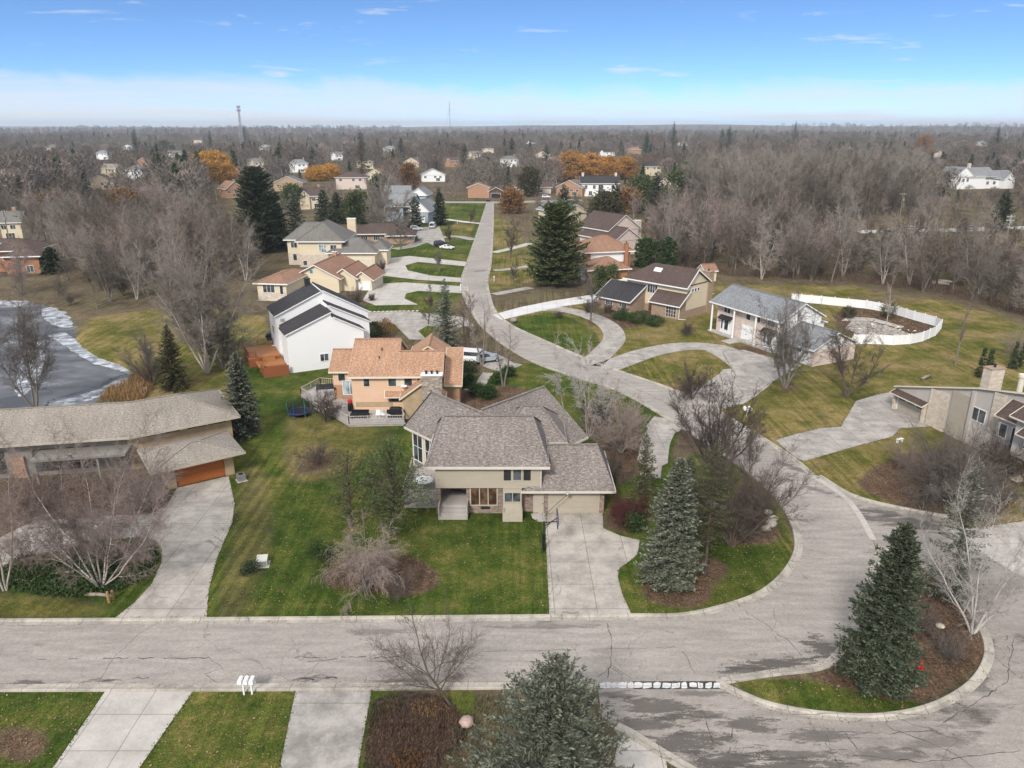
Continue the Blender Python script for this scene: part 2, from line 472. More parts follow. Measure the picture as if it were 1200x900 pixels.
def m_ground():
    m, nt, b = nt_new('ground_cover'); g = NT(nt)
    o = g.n('ShaderNodeTexCoord').outputs['Object']
    at_ = g.n('ShaderNodeAttribute'); at_.attribute_name = 'cover'
    sp = g.n('ShaderNodeSeparateColor'); g.l(at_.outputs['Color'], sp.inputs[0])
    big, mid, fine = grass_nodes(g, o)
    vfine = g.noise(o, 11.0, 2, 0.8)
    t = g.math('ADD', g.math('MULTIPLY', big, 0.45), g.math('ADD', g.math('MULTIPLY', mid, 0.35), g.math('MULTIPLY', fine, 0.2)))
    green = g.ramp(t, [(0.42, (0.030, 0.052, 0.010)), (0.48, (0.054, 0.079, 0.015)), (0.535, (0.090, 0.100, 0.024)), (0.595, (0.17, 0.138, 0.050))])
    olive = g.ramp(t, [(0.42, (0.066, 0.077, 0.018)), (0.475, (0.120, 0.110, 0.031)), (0.52, (0.175, 0.140, 0.054)), (0.578, (0.25, 0.178, 0.095))])
    mulch = g.ramp(g.math('ADD', g.math('MULTIPLY', fine, 0.6), g.math('MULTIPLY', mid, 0.4)), [(0.36, (0.040, 0.027, 0.020)), (0.48, (0.095, 0.060, 0.043)), (0.56, (0.14, 0.092, 0.066)), (0.64, (0.20, 0.14, 0.10))])
    litter = g.ramp(t, [(0.38, (0.055, 0.042, 0.030)), (0.48, (0.115, 0.088, 0.060)), (0.55, (0.145, 0.116, 0.075)), (0.62, (0.12, 0.118, 0.050))])
    # cover masks with ragged edges
    def rag(v, amt=0.5):
        return g.ramp(g.math('ADD', v, g.math('MULTIPLY', g.math('SUBTRACT', g.math('ADD', g.math('MULTIPLY', mid, .5), g.math('MULTIPLY', fine, .5)), 0.5), amt)), [(0.38, 0.0), (0.62, 1.0)])
    c = g.mix(rag(sp.outputs[1], 0.9), litter, olive)
    c = g.mix(rag(sp.outputs[0], 0.9), c, green)
    c = g.mix(rag(sp.outputs[2], 0.8), c, mulch)
    # mowing passes and fallen leaves
    sx = g.n('ShaderNodeSeparateXYZ'); g.l(o, sx.inputs[0])
    st = g.noise(g.mapping(o, (1.7, 0.05, 1), (0, 0, 0.12)), 1.0, 2)
    c = g.mix(g.math('MULTIPLY', g.ramp(g.noise(o, 0.05, 3), [(0.42, 0.15), (0.58, 0.85)]), 0.8), c, g.ramp(st, [(0.44, (0.33, 0.36, 0.31)), (0.56, (0.65, 0.65, 0.60))]), 'OVERLAY')
    c = g.mix(0.9, c, g.ramp(vfine, [(0.3, (0.16, 0.16, 0.15)), (0.7, (0.83, 0.83, 0.80))]), 'OVERLAY')
    c = g.mix(0.6, c, g.ramp(g.noise(o, 2.1, 4, 0.7), [(0.3, (0.28, 0.28, 0.27)), (0.7, (0.72, 0.72, 0.70))]), 'OVERLAY')
    v = g.n('ShaderNodeTexVoronoi'); v.inputs['Scale'].default_value = 2.2; g.l(o, v.inputs['Vector'])
    leaf = g.math('MULTIPLY', g.ramp(v.outputs['Distance'], [(0.10, 1.0), (0.16, 0.0)]), g.ramp(mid, [(0.48, 0.0), (0.62, 0.8)]))
    c = g.mix(leaf, c, (0.21, 0.14, 0.075))
    g.l(c, b.inputs['Base Color']); b.inputs['Roughness'].default_value = 1.0; b.inputs['Specular IOR Level'].default_value = 0.05
    g.bump(g.math('ADD', g.math('MULTIPLY', fine, 0.6), g.math('MULTIPLY', vfine, 0.4)), 0.9, 0.12, b)
    return m

def crack_mask(g, o, scale, width, seed_rot=0.0, keep=(0.46, 0.54), kscale=0.06):
    wv = g.n('ShaderNodeVectorMath', operation='ADD')
    nz = g.n('ShaderNodeTexNoise'); nz.inputs['Scale'].default_value = 0.55; nz.inputs['Detail'].default_value = 5
    g.l(o, nz.inputs['Vector'])
    sc = g.n('ShaderNodeVectorMath', operation='SCALE'); sc.inputs['Scale'].default_value = 2.6
    g.l(nz.outputs['Color'], sc.inputs[0]); g.l(o, wv.inputs[0]); g.l(sc.outputs[0], wv.inputs[1])
    vo = g.n('ShaderNodeTexVoronoi', feature='DISTANCE_TO_EDGE'); vo.inputs['Scale'].default_value = scale
    g.l(g.mapping(wv.outputs[0], (1, 1, 0), (0, 0, seed_rot)), vo.inputs['Vector'])
    line = g.ramp(vo.outputs['Distance'], [(0.0, 1.0), (width, 0.0)])
    return g.math('MULTIPLY', line, g.ramp(g.noise(o, kscale, 3), [(keep[0], 0.0), (keep[1], 1.0)]))

def m_asphalt(name, base, patch, patch_lo, patch_hi, crack, blots=()):
    m, nt, b = nt_new(name); g = NT(nt)
    o = g.n('ShaderNodeTexCoord').outputs['Object']
    n1 = g.noise(o, 0.11, 5, 0.6); n2 = g.noise(o, 9.0, 2, 0.8); n3 = g.noise(g.mapping(o, (0.25, 1.6, 1)), 1.0, 4)
    c = g.mix(g.ramp(n1, [(0.3, 0.0), (0.7, 1.0)]), scl(base, 0.86), scl(base, 1.1))
    c = g.mix(0.5, c, g.ramp(n2, [(0.3, (0.32, 0.32, 0.32)), (0.7, (0.67, 0.67, 0.67))]), 'OVERLAY')
    c = g.mix(0.5, c, g.ramp(g.noise(o, 2.6, 5, 0.75), [(0.3, (0.36, 0.36, 0.36)), (0.7, (0.62, 0.62, 0.62))]), 'OVERLAY')
    c = g.mix(0.6, c, g.ramp(n3, [(0.38, (0.40, 0.40, 0.40)), (0.62, (0.58, 0.58, 0.58))]), 'OVERLAY')
    # old sealer and repair blotches
    pn = g.math('ADD', g.math('MULTIPLY', g.noise(g.mapping(o, (0.55, 1.0, 1)), 0.16, 6, 0.68), 0.8), g.math('MULTIPLY', n2, 0.2))
    c = g.mix(g.math('MULTIPLY', g.ramp(pn, [(patch_lo, 0.0), (patch_hi, 1.0)]), patch), c, (0.062, 0.055, 0.05))
    bn = g.math('ADD', g.math('MULTIPLY', g.noise(g.mapping(o, (0.5, 1.9, 1)), 1.0, 7, 0.75), 0.75), g.math('MULTIPLY', n2, 0.25))
    for (bx, by, rx, ry, rot, amt) in blots:
        mp = g.n('ShaderNodeMapping', vector_type='TEXTURE'); g.l(o, mp.inputs['Vector'])
        mp.inputs['Location'].default_value = (bx, by, 0); mp.inputs['Rotation'].default_value = (0, 0, rot); mp.inputs['Scale'].default_value = (rx, ry, 1)
        ln_ = g.n('ShaderNodeVectorMath', operation='LENGTH'); g.l(mp.outputs[0], ln_.inputs[0])
        e_ = g.math('ADD', g.math('MULTIPLY', g.math('SUBTRACT', 0.9, ln_.outputs['Value']), 0.30), g.math('MULTIPLY_ADD', bn, 2.0, -0.5))
        c = g.mix(g.math('MULTIPLY', g.ramp(e_, [(0.50, 0.0), (0.56, 1.0)]), amt), c, (0.085, 0.075, 0.067))
    c = g.mix(g.math('MULTIPLY', crack_mask(g, o, 0.17, 0.006), crack), c, (0.06, 0.056, 0.05))
    c = g.mix(g.math('MULTIPLY', crack_mask(g, o, 0.55, 0.010, 1.1, (0.55, 0.62), 0.1), crack), c, (0.05, 0.046, 0.042))
    g.l(c, b.inputs['Base Color']); b.inputs['Roughness'].default_value = 0.85
    g.bump(n2, 0.3, 0.02, b)
    return m

def m_concrete(name, base, joint=3.0, stain=0.6, crack=0.8, rot=0.0):
    m, nt, b = nt_new(name); g = NT(nt)
    o = g.n('ShaderNodeTexCoord').outputs['Object']
    n1 = g.noise(o, 0.45, 7, 0.72); n2 = g.noise(o, 7.0, 3, 0.7)
    c = g.mix(g.ramp(n1, [(0.38, 0.0), (0.6, 1.0)]), scl(base, 1.0 - 0.36 * stain), scl(base, 1.08))
    c = g.mix(0.45, c, g.ramp(n2, [(0.25, (0.38, 0.38, 0.38)), (0.75, (0.6, 0.6, 0.6))]), 'OVERLAY')
    br = g.n('ShaderNodeTexBrick', offset=0.0); g.l(g.mapping(o, (1, 1, 0), (0, 0, rot)), br.inputs['Vector'])
    br.inputs['Scale'].default_value = 1; br.inputs['Brick Width'].default_value = joint; br.inputs['Row Height'].default_value = joint
    br.inputs['Mortar Size'].default_value = 0.03; br.inputs['Color1'].default_value = (1, 1, 1, 1); br.inputs['Color2'].default_value = (.9, .9, .9, 1)
    br.inputs['Mortar'].default_value = (0.4, 0.4, 0.4, 1)
    c = g.mix(0.8, c, br.outputs['Color'], 'MULTIPLY')
    dk = g.ramp(g.noise(g.mapping(o, (1.0, 0.4, 1)), 0.5, 6, 0.7), [(0.55, 0.0), (0.75, 1.0)])
    c = g.mix(g.math('MULTIPLY', dk, 0.55 * stain), c, scl(base, 0.45))
    c = g.mix(g.math('MULTIPLY', crack_mask(g, o, 0.28, 0.010, 0.5, (0.5, 0.56), 0.12), crack), c, (0.06, 0.055, 0.05))
    g.l(c, b.inputs['Base Color']); b.inputs['Roughness'].default_value = 0.85
    g.bump(n2, 0.2, 0.01, b)
    return m

M_GROUND = m_ground()
M_ROAD = m_asphalt('aged_asphalt', (0.325, 0.291, 0.261), 0.75, 0.60, 0.66, 0.5, [(*at(905, 778), 3.4, .7, .12, .9), (*at(965, 760), 1.3, 1.6, .7, .9), (*at(870, 786), 1.6, .35, .1, .8), (*at(30, 801), 2.2, .28, 0, .8), (*at(120, 797), 1.4, .22, 0, .7), (*at(365, 796), 1.8, .3, 0, .75), (*at(440, 741), 3.2, .4, 0, .5), (*at(930, 548), 2.6, .6, -.9, .7), (*at(470, 798), 2.4, .25, 0, .6), (*at(960, 575), 2.2, .5, -.75, .6), (*at(640, 735), 5, .28, 0, .5)])
M_LANE = m_asphalt('patched_asphalt', (0.30, 0.266, 0.238), 0.8, 0.56, 0.62, 0.75, [(*at(770, 830), 3.0, 1.1, -.15, .8), (*at(800, 870), 3.4, 1.0, .1, .85), (*at(860, 890), 3.0, .9, 0, .85), (*at(880, 850), 2.2, .8, 0, .8), (*at(730, 815), 1.8, .4, 0, .6), (*at(960, 862), 2.6, .6, 0, .7), (*at(930, 885), 3.2, .5, 0, .7), (*at(1060, 612), 5.5, 1.3, -.3, .8), (*at(1030, 600), 3, .8, -.4, .8), (*at(1140, 840), 2.6, .8, .4, .5), (*at(1180, 690), 2.5, 1.0, .3, .5), (*at(820, 812), 2.4, .35, 0, .6), (*at(1150, 800), .5, 2.0, -.5, .6), (*at(760, 850), 2.4, .8, 0, .8), (*at(920, 900), 4, 1.0, 0, .8), (*at(1040, 885), 3.2, .6, 0, .6), (*at(820, 838), 2.0, .6, 0, .7), (*at(1100, 870), 3, .7, .2, .5)])
M_TAR = m_plain('crack_sealer', (0.055, 0.05, 0.046), 0.7, 0.3)
M_CONC = m_concrete('driveway_concrete', (0.43, 0.39, 0.345), 3.35, 0.85, 0.6)
M_CONC_OLD = m_concrete('old_concrete', (0.40, 0.365, 0.33), 3.0, 0.9, 0.7, 0.0)
M_CONC_WORN = m_concrete('worn_concrete', (0.375, 0.345, 0.315), 40.0, 1.1, 0.6)
M_CONC_NEW = m_concrete('new_concrete', (0.465, 0.43, 0.392), 3.0, 0.4, 0.2)
M_CONC_WHITE = m_concrete('pale_concrete', (0.60, 0.585, 0.57), 3.2, 0.2, 0.1)
M_KERB = m_concrete('kerb_concrete', (0.43, 0.39, 0.335), 3.0, 1.0, 0.6)
M_WOOD_DECK = None

# ------------------------------------------------------------------ pond outline
POND = gpoly([(-40, 352), (0, 347), (30, 349), (62, 358), (85, 372), (88, 388), (92, 400), (104, 410), (119, 418), (134, 423), (148, 429), (157, 437), (158, 447), (148, 456), (120, 463), (110, 470), (100, 480), (60, 492), (0, 500), (-60, 500), (-140, 470), (-160, 400)], 0, 4, True)

# ------------------------------------------------------------------ the ground: one sheet to the horizon, what grows on it per vertex
def axis(lo, hi, step, far, grow=1.16):
    c = list(np.arange(lo, hi + 1e-6, step)); a = []; d = step; x = lo
    while x > -far: d *= grow; x -= d; a.append(x)
    e = []; d = step; x = hi
    while x < far: d *= grow; x += d; e.append(x)
    return np.array(a[::-1] + c + e)
gx = axis(-72, 84, 0.5, 14000); gy = axis(28, 150, 0.5, 14000)
GX, GY = np.meshgrid(gx, gy)
cover = np.zeros(GX.shape + (4,))
cover[..., 3] = 1.0
IDX = {'g': 0, 'o': 1, 'm': 2, 'l': 3}
def paint(kind, pts, n=4, a=1.0):
    msk = inside(GX, GY, gpoly(pts, 0, n, True))
    wgt = msk.astype(float) * a
    if a < 1:
        for _ in range(7):
            q_ = np.pad(wgt, 1, mode='edge'); wgt = (q_[1:-1, 1:-1] * 2 + q_[:-2, 1:-1] + q_[2:, 1:-1] + q_[1:-1, :-2] + q_[1:-1, 2:]) / 6
    cover[...] *= (1 - wgt)[..., None]; cover[..., IDX[kind]] += wgt
def ring(kind, px, py, rx, ry, a=0.86):
    paint(kind, [(px + rx * math.cos(t) * (1 + 0.18 * math.sin(3 * t + px)), py + ry * math.sin(t) * (1 + 0.18 * math.cos(2 * t + py))) for t in np.linspace(0, 2 * math.pi, 12, endpoint=False)], 3, a)
# yards right of the street: dull olive turf
paint('o', [(575, 250), (600, 262), (640, 320), (700, 345), (860, 335), (1000, 335), (1100, 350), (1215, 385), (1230, 720), (1000, 600), (900, 540), (700, 440), (570, 360)], 0)
paint('o', [(83, 398), (110, 372), (180, 362), (260, 360), (310, 372), (330, 440), (260, 470), (160, 470)], 0)
paint('o', [(1000, 268), (1215, 262), (1260, 320), (1100, 300), (1000, 285)], 0)
paint('g', [(1030, 270), (1215, 268), (1240, 300), (1120, 296), (1030, 283)], 0, 0.5)
# yards left of the street
paint('g', [(-60, 640), (240, 560), (300, 470), (270, 430), (330, 420), (420, 440), (560, 440), (600, 425), (640, 425), (800, 490), (780, 560), (745, 650), (745, 730), (-60, 730)], 0)
paint('g', [(-200, 806), (480, 806), (560, 806), (560, 960), (-200, 960)], 0)
paint('g', [(720, 640), (760, 560), (840, 530), (905, 580), (930, 640), (900, 690), (840, 722), (745, 724)], 3)
paint('g', [(524, 238), (570, 238), (556, 330), (540, 345), (500, 400), (420, 370), (440, 300), (480, 262)], 0)
paint('o', [(530, 258), (560, 258), (552, 275), (525, 275)], 0)
paint('o', [(940, 545), (1060, 500), (1215, 520), (1230, 660), (1110, 608), (1000, 590)], 3, 0.75)
paint('o', [(275, 560), (300, 530), (330, 600), (300, 720), (245, 722), (260, 640)], 3, 0.55)
paint('o', [(330, 480), (420, 495), (470, 510), (400, 560), (330, 560)], 3, 0.6)
paint('o', [(-60, 690), (100, 700), (150, 722), (-60, 725)], 3, 0.7)
paint('g', [(604, 372), (650, 366), (700, 390), (690, 415), (650, 412), (600, 384)], 3, 0.8)
paint('g', [(860, 799), (960, 795), (1095, 822), (1040, 836), (950, 832), (890, 820)], 2)
# leaf litter under the big pine and along the wood
paint('l', [(560, 345), (620, 330), (700, 335), (712, 345), (650, 358), (585, 364)], 3, 0.8)
paint('l', [(745, 300), (850, 318), (1000, 325), (1100, 345), (1215, 372), (1215, 330), (1000, 305), (850, 290)], 0)
paint('l', [(955, 480), (985, 478), (975, 495), (940, 505)], 3, 0.5)
paint('l', [(980, 345), (1080, 335), (1110, 352), (1030, 358)], 3, 0.6)
# planting beds
ring('m', 440, 672, 66, 26, .75); ring('m', 478, 676, 36, 20, 0.75); ring('m', 792, 690, 42, 26); ring('m', 735, 606, 30, 18)
ring('m', 830, 668, 26, 16); ring('m', 880, 622, 34, 22); ring('m', 735, 535, 42, 30); ring('m', 590, 468, 44, 14); ring('m', 555, 468, 30, 12)
ring('m', 1095, 655, 10, 6); ring('m', 490, 862, 62, 52); ring('m', 640, 900, 110, 40, 0.7); ring('m', 22, 872, 40, 26)
ring('m', 1110, 570, 95, 40, 0.75); ring('m', 1170, 540, 60, 30, 0.8); ring('m', 372, 542, 24, 12, 0.7); ring('m', 560, 420, 40, 14, 0.6)
ring('m', 90, 600, 120, 38, 0.9); ring('m', 60, 660, 90, 20, 0.8); ring('m', 735, 372, 45, 14, 0.7); ring('m', 890, 410, 50, 8, 0.6)
ring('m', 805, 388, 12, 5, 0.7); ring('m', 925, 455, 24, 7, 0.5); ring('m', 990, 465, 20, 6, 0.5); ring('m', 805, 455, 12, 5, 0.7); ring('m', 500, 378, 18, 6, 0.6)
ring('m', 415, 352, 30, 8, 0.7); ring('m', 448, 318, 14, 6, 0.7); ring('m', 510, 300, 16, 4, 0.5)
paint('m', [(940, 792), (985, 778), (1005, 740), (1030, 700), (1050, 660), (1075, 662), (1130, 705), (1152, 745), (1150, 775), (1100, 812), (1040, 818)], 2)
paint('m', [(975, 370), (1000, 352), (1062, 362), (1098, 376), (1092, 390), (1050, 402), (1010, 398), (985, 388)], 0, 0.8)
# soften the borders
for _ in range(2):
    p = np.pad(cover, ((1, 1), (1, 1), (0, 0)), mode='edge')
    cover = (p[1:-1, 1:-1] * 2 + p[:-2, 1:-1] + p[2:, 1:-1] + p[1:-1, :-2] + p[1:-1, 2:]) / 6
# gentle roll of the land, the pond basin, low ridges far off
dist = np.hypot(GX, GY)
GZ = np.zeros(GX.shape)
far = np.clip((dist - 700) / 2500, 0, 1)
GZ += far * (7 * np.sin(GX / 610 + 1) * np.sin(GY / 830) + 4 * np.sin(GX / 240))
far2 = np.clip((dist - 4200) / 3200, 0, 1)
GZ += far2 * (26 + 18 * np.sin(GX / 1900 + 0.6) + 9 * np.sin(GX / 700 + GY / 1300))
pm = inside(GX, GY, POND).astype(float)
for _ in range(3):
    p = np.pad(pm, 1, mode='edge'); pm = (p[1:-1, 1:-1] * 2 + p[:-2, 1:-1] + p[2:, 1:-1] + p[1:-1, :-2] + p[1:-1, 2:]) / 6
GZ -= 1.3 * np.clip(pm * 1.6 - 0.5, 0, 1)
ny, nx = GX.shape
me = bpy.data.meshes.new('ground')
V = np.stack([GX, GY, GZ], -1).reshape(-1, 3)
ii, jj = np.meshgrid(np.arange(ny - 1), np.arange(nx - 1), indexing='ij')
a = ii * nx + jj
F = np.stack([a, a + 1, a + nx + 1, a + nx], -1).reshape(-1, 4)
me.vertices.add(len(V)); me.vertices.foreach_set('co', V.astype(np.float32).ravel())
me.loops.add(F.size); me.loops.foreach_set('vertex_index', F.astype(np.int32).ravel())
me.polygons.add(len(F)); me.polygons.foreach_set('loop_start', np.arange(0, F.size, 4, dtype=np.int32))
try: me.polygons.foreach_set('loop_total', np.full(len(F), 4, np.int32))
except Exception: pass
ca = me.color_attributes.new('cover', 'FLOAT_COLOR', 'POINT')
ca.data.foreach_set('color', cover.reshape(-1, 4).astype(np.float32).ravel())
me.materials.append(M_GROUND); me.update(calc_edges=True)
me.polygons.foreach_set('use_smooth', [True] * len(F))
tag(link('ground', me), kind='structure')

# ------------------------------------------------------------------ flat sheets
EDGES = []
def sheet(name, poly, z, mat, thick=None):
    EDGES.append(poly)
    mb = MB(); n = len(poly)
    a = sum(poly[i][0] * poly[(i + 1) % n][1] - poly[(i + 1) % n][0] * poly[i][1] for i in range(n))
    if a < 0: poly = poly[::-1]
    if thick: mb.prism(poly, z - thick, z)
    else: mb.add([(x, y, z) for x, y in poly], [tuple(range(n))])
    return tag(mb.build(name, mat), kind='structure')

def ribbon_pts(path, w):
    L = []; Rr = []
    for i, p in enumerate(path):
        a = np.array(path[max(i - 1, 0)]); b = np.array(path[min(i + 1, len(path) - 1)])
        d = (b - a) / max(np.linalg.norm(b - a), 1e-6); nn = np.array([-d[1], d[0]])
        ww = w[i] if isinstance(w, (list, tuple, np.ndarray)) else w
        L.append(tuple(np.array(p) + nn * ww / 2)); Rr.append(tuple(np.array(p) - nn * ww / 2))
    return L, Rr

def ribbon(mb, path, w, z):
    L, Rr = ribbon_pts(path, w); n = len(path)
    mb.add([(x, y, z) for x, y in L] + [(x, y, z) for x, y in Rr], [(n + i, n + i + 1, i + 1, i) for i in range(n - 1)])

def rbn(name, px, w, z, mat, n=6):
    mb = MB(); ribbon(mb, smooth_line([at(*p) for p in px], n), w, z)
    return tag(mb.build(name, mat), kind='structure')

Z_LANE, Z_ROAD, Z_DRIVE = 0.012, 0.020, 0.028
# street: far edge from the left round the bend and up the straight; near edge back again
far_edge = smooth_line([at(*p) for p in [(-260, 729), (0, 729), (300, 727), (640, 724), (745, 723), (800, 722), (848, 712), (888, 698), (914, 679), (930, 657), (935, 637), (929, 612), (913, 586), (886, 560), (848, 533), (785, 492), (727, 459), (669, 440), (634, 428), (606, 414), (580, 396), (560, 376), (546, 352), (541, 330), (548, 307), (556, 283), (563, 262), (569, 243), (571, 236)]], 6)
near_edge = smooth_line([at(*p) for p in [(-260, 808), (0, 807), (350, 806), (700, 803), (840, 800), (905, 790), (968, 780), (997, 745), (1016, 700), (1026, 655), (1022, 632), (1008, 606), (989, 583), (957, 561), (927, 536), (880, 506), (806, 464), (710, 430), (673, 415), (632, 397), (600, 382), (581, 366), (574, 348), (571, 330), (575, 308), (577, 280), (578, 255), (578, 236)]], 6)
rd = MB(); poly = far_edge + near_edge[::-1]
aa = sum(poly[i][0] * poly[(i + 1) % len(poly)][1] - poly[(i + 1) % len(poly)][0] * poly[i][1] for i in range(len(poly)))
rd.add([(x, y, Z_ROAD) for x, y in (poly if aa > 0 else poly[::-1])], [tuple(range(len(poly)))])
# sealed cracks lying on the street
rd.cur = 1
def crack(px, w=0.05, wig=0.24, seed=1, z=Z_ROAD + 0.005, dash=None, mb=None):
    rr = np.random.default_rng(seed); P = [np.array(at(*p)) for p in px]; out = []; w = w * .36
    for i in range(len(P) - 1):
        L = np.linalg.norm(P[i + 1] - P[i]); k = max(2, int(L / 0.35))
        for t in np.arange(k) / k: out.append(P[i] + (P[i + 1] - P[i]) * t + rr.normal(0, wig, 2) * 0.5)
    out.append(P[-1]); run = []
    for i, p in enumerate(out):
        if dash and rr.random() < dash:
            if len(run) > 2: ribbon(mb or rd, run, list(np.abs(rr.normal(w, w * 0.5, len(run))) + 0.015), z)
            run = []
        else: run.append(tuple(p))
    if len(run) > 2: ribbon(mb or rd, run, list(np.abs(rr.normal(w, w * 0.5, len(run))) + 0.015), z)
crack([(20, 773), (245, 771)], 0.12, 0.10, 2, dash=0.25); crack([(330, 771), (470, 770)], 0.13, 0.1, 3, dash=0.2); crack([(560, 764), (830, 758)], 0.03, 0.06, 4, dash=0.2)
crack([(120, 798), (175, 794)], 0.2, 0.12, 5, dash=0.15); crack([(335, 797), (395, 795)], 0.25, 0.15, 6, dash=0.15); crack([(395, 772), (360, 776)], 0.08, 0.1, 7)
crack([(713, 730), (717, 756), (716, 780), (712, 795)], 0.08, 0.10, 8); crack([(716, 782), (700, 794)], 0.05, 0.08, 9); crack([(716, 782), (730, 792)], 0.05, 0.08, 10); crack([(716, 780), (740, 795)], 0.04, 0.08, 11)
crack([(540, 737), (535, 765), (530, 780)], 0.04, 0.12, 12); crack([(200, 724), (180, 733), (160, 745), (130, 775), (115, 803)], 0.03, 0.07, 13)
crack([(873, 716), (895, 731), (925, 752), (940, 770)], 0.06, 0.14, 14); crack([(755, 735), (790, 742)], 0.04, 0.1, 15, dash=.1); crack([(800, 764), (815, 790)], 0.05, 0.1, 16)
crack([(650, 418), (700, 436), (770, 466), (840, 508)], 0.07, 0.1, 17, dash=0.08); crack([(620, 405), (700, 434), (800, 482)], 0.05, 0.1, 18, dash=0.12); crack([(570, 345), (575, 370), (610, 400)], 0.06, 0.1, 19, dash=.1)
crack([(240, 768), (262, 783), (240, 790), (255, 800)], 0.04, 0.1, 20); crack([(0, 803), (120, 799)], 0.10, 0.1, 21, dash=.3); crack([(930, 640), (985, 652)], 0.03, 0.12, 22); crack([(880, 700), (900, 712)], .03, .1, 23)
tag(rd.build('road', [M_ROAD, M_TAR]), kind='structure')
# the second lane round the planted island
ln = MB()
isl_px = [(843, 802), (870, 815), (905, 828), (960, 838), (1030, 841), (1090, 830), (1135, 806), (1156, 778), (1157, 752), (1142, 722), (1115, 692), (1080, 662), (1055, 646), (1034, 645), (1026, 662), (1014, 705), (996, 746), (968, 779), (905, 789), (855, 797), (843, 802)]
isl = smooth_line([at(*p) for p in isl_px], 6)
lane = isl[:13 * 6 + 1] + gpoly([(1026, 640), (1018, 622), (1004, 600), (984, 576), (1020, 588), (1060, 597), (1110, 607), (1140, 620), (1165, 655), (1196, 676), (1240, 700), (1500, 800), (1500, 1000), (900, 1000), (830, 915), (785, 888), (738, 860), (705, 840), (700, 801), (843, 799)])
a2 = sum(lane[i][0] * lane[(i + 1) % len(lane)][1] - lane[(i + 1) % len(lane)][0] * lane[i][1] for i in range(len(lane)))
ln.add([(x, y, Z_LANE) for x, y in (lane if a2 > 0 else lane[::-1])], [tuple(range(len(lane)))]); ln.cur = 1
for i, px in enumerate([[(970, 860), (975, 880), (980, 895)], [(985, 858), (1040, 860), (1095, 856)], [(1100, 850), (1180, 800), (1190, 740)], [(1180, 745), (1184, 775), (1196, 778)], [(1150, 700), (1168, 715), (1176, 724)], [(1000, 885), (1080, 893), (1200, 880)], [(860, 850), (855, 880), (850, 900)], [(1040, 850), (1110, 880), (1150, 905)], [(1165, 770), (1200, 800)], [(990, 860), (1005, 878)], [(1060, 640), (1110, 630)], [(825, 835), (835, 870)]]):
    crack(px, 0.07, 0.14, 40 + i, Z_LANE + 0.005, 0.06, ln)
tag(ln.build('side_lane', [M_LANE, M_TAR]), kind='structure')

# driveways, walks and patios
sheet('main_driveway', gpoly([(641, 600), (706, 600), (707, 619), (727, 628), (750, 633), (747, 650), (735, 660), (726, 666), (724, 676), (729, 696), (742, 724), (644, 725), (641, 660), (639, 612)]), Z_DRIVE, M_CONC)
sheet('entry_apron', gpoly([(622, 602), (640, 601), (640, 612), (632, 612), (624, 608)], 0, 0), Z_DRIVE + 0.006, M_CONC_NEW)
sheet('left_driveway', gpoly([(135, 724), (157, 707), (178, 684), (189, 660), (190, 645), (183, 634), (165, 630), (120, 634), (60, 648), (0, 664), (-90, 690), (-90, 640), (0, 630), (40, 610), (90, 608), (133, 604), (173, 603), (195, 594), (207, 572), (268, 558), (275, 590), (272, 613), (254, 655), (245, 690), (242, 724)]), Z_DRIVE, M_CONC)
sheet('front_driveway', gpoly([(125, 808), (228, 808), (198, 850), (160, 905), (130, 950), (25, 950), (60, 903), (100, 845)]), Z_DRIVE, M_CONC_NEW)
sheet('worn_driveway', gpoly([(347, 808), (436, 807), (428, 850), (421, 890), (415, 950), (322, 950), (330, 890), (340, 840)]), Z_DRIVE, M_CONC_WORN)
sheet('corner_driveway', gpoly([(728, 859), (780, 887), (790, 960), (700, 960)]), Z_DRIVE, M_CONC_NEW)
sheet('white_driveway', gpoly([(577, 369), (610, 360), (645, 353), (690, 346), (707, 343), (716, 346), (704, 353), (660, 359), (622, 367), (588, 375)]), Z_DRIVE + .004, M_CONC_WHITE)
rbn('tudor_driveway', [(634, 362), (655, 362), (688, 369), (712, 381), (720, 396), (708, 412), (690, 428)], 4.0, Z_DRIVE, M_CONC_OLD)
rbn('colonial_driveway', [(706, 432), (728, 424), (760, 413), (800, 406), (838, 408), (866, 422), (878, 436), (862, 452), (835, 468), (812, 476)], [4.6] * 24 + [5.5] * 12 + [8] * 12 + [6.5] * 7, Z_DRIVE, M_CONC_OLD)
sheet('garage_apron', gpoly([(846, 412), (872, 410), (900, 418), (940, 428), (915, 442), (882, 462), (852, 470), (862, 440)]), Z_DRIVE + 0.004, M_CONC_OLD)
sheet('right_driveway', gpoly([(908, 516), (935, 508), (962, 502), (985, 500), (993, 487), (1003, 470), (1030, 462), (1056, 458), (1100, 478), (1094, 500), (1055, 502), (1046, 512), (1000, 524), (942, 541), (930, 535)]), Z_DRIVE, M_CONC_OLD)
sheet('side_driveway', gpoly([(1110, 622), (1150, 618), (1240, 605), (1300, 640), (1245, 690), (1196, 676), (1160, 655)]), Z_DRIVE, M_CONC_NEW)
sheet('shared_driveway', gpoly([(420, 366), (470, 364), (500, 367), (545, 372), (556, 382), (535, 384), (500, 382), (490, 388), (500, 398), (480, 398), (462, 380), (430, 376)]), Z_DRIVE, M_CONC_OLD)
sheet('cream_driveway', gpoly([(425, 352), (436, 333), (475, 331), (548, 336), (550, 344), (490, 341), (476, 344), (474, 350), (490, 357), (440, 358)]), Z_DRIVE, M_CONC_NEW)
sheet('grey_driveway', gpoly([(440, 314), (452, 303), (480, 300), (548, 307), (545, 312), (490, 307), (475, 311), (478, 317), (505, 323), (545, 326), (543, 331), (490, 328), (440, 322)]), Z_DRIVE, M_CONC_NEW)
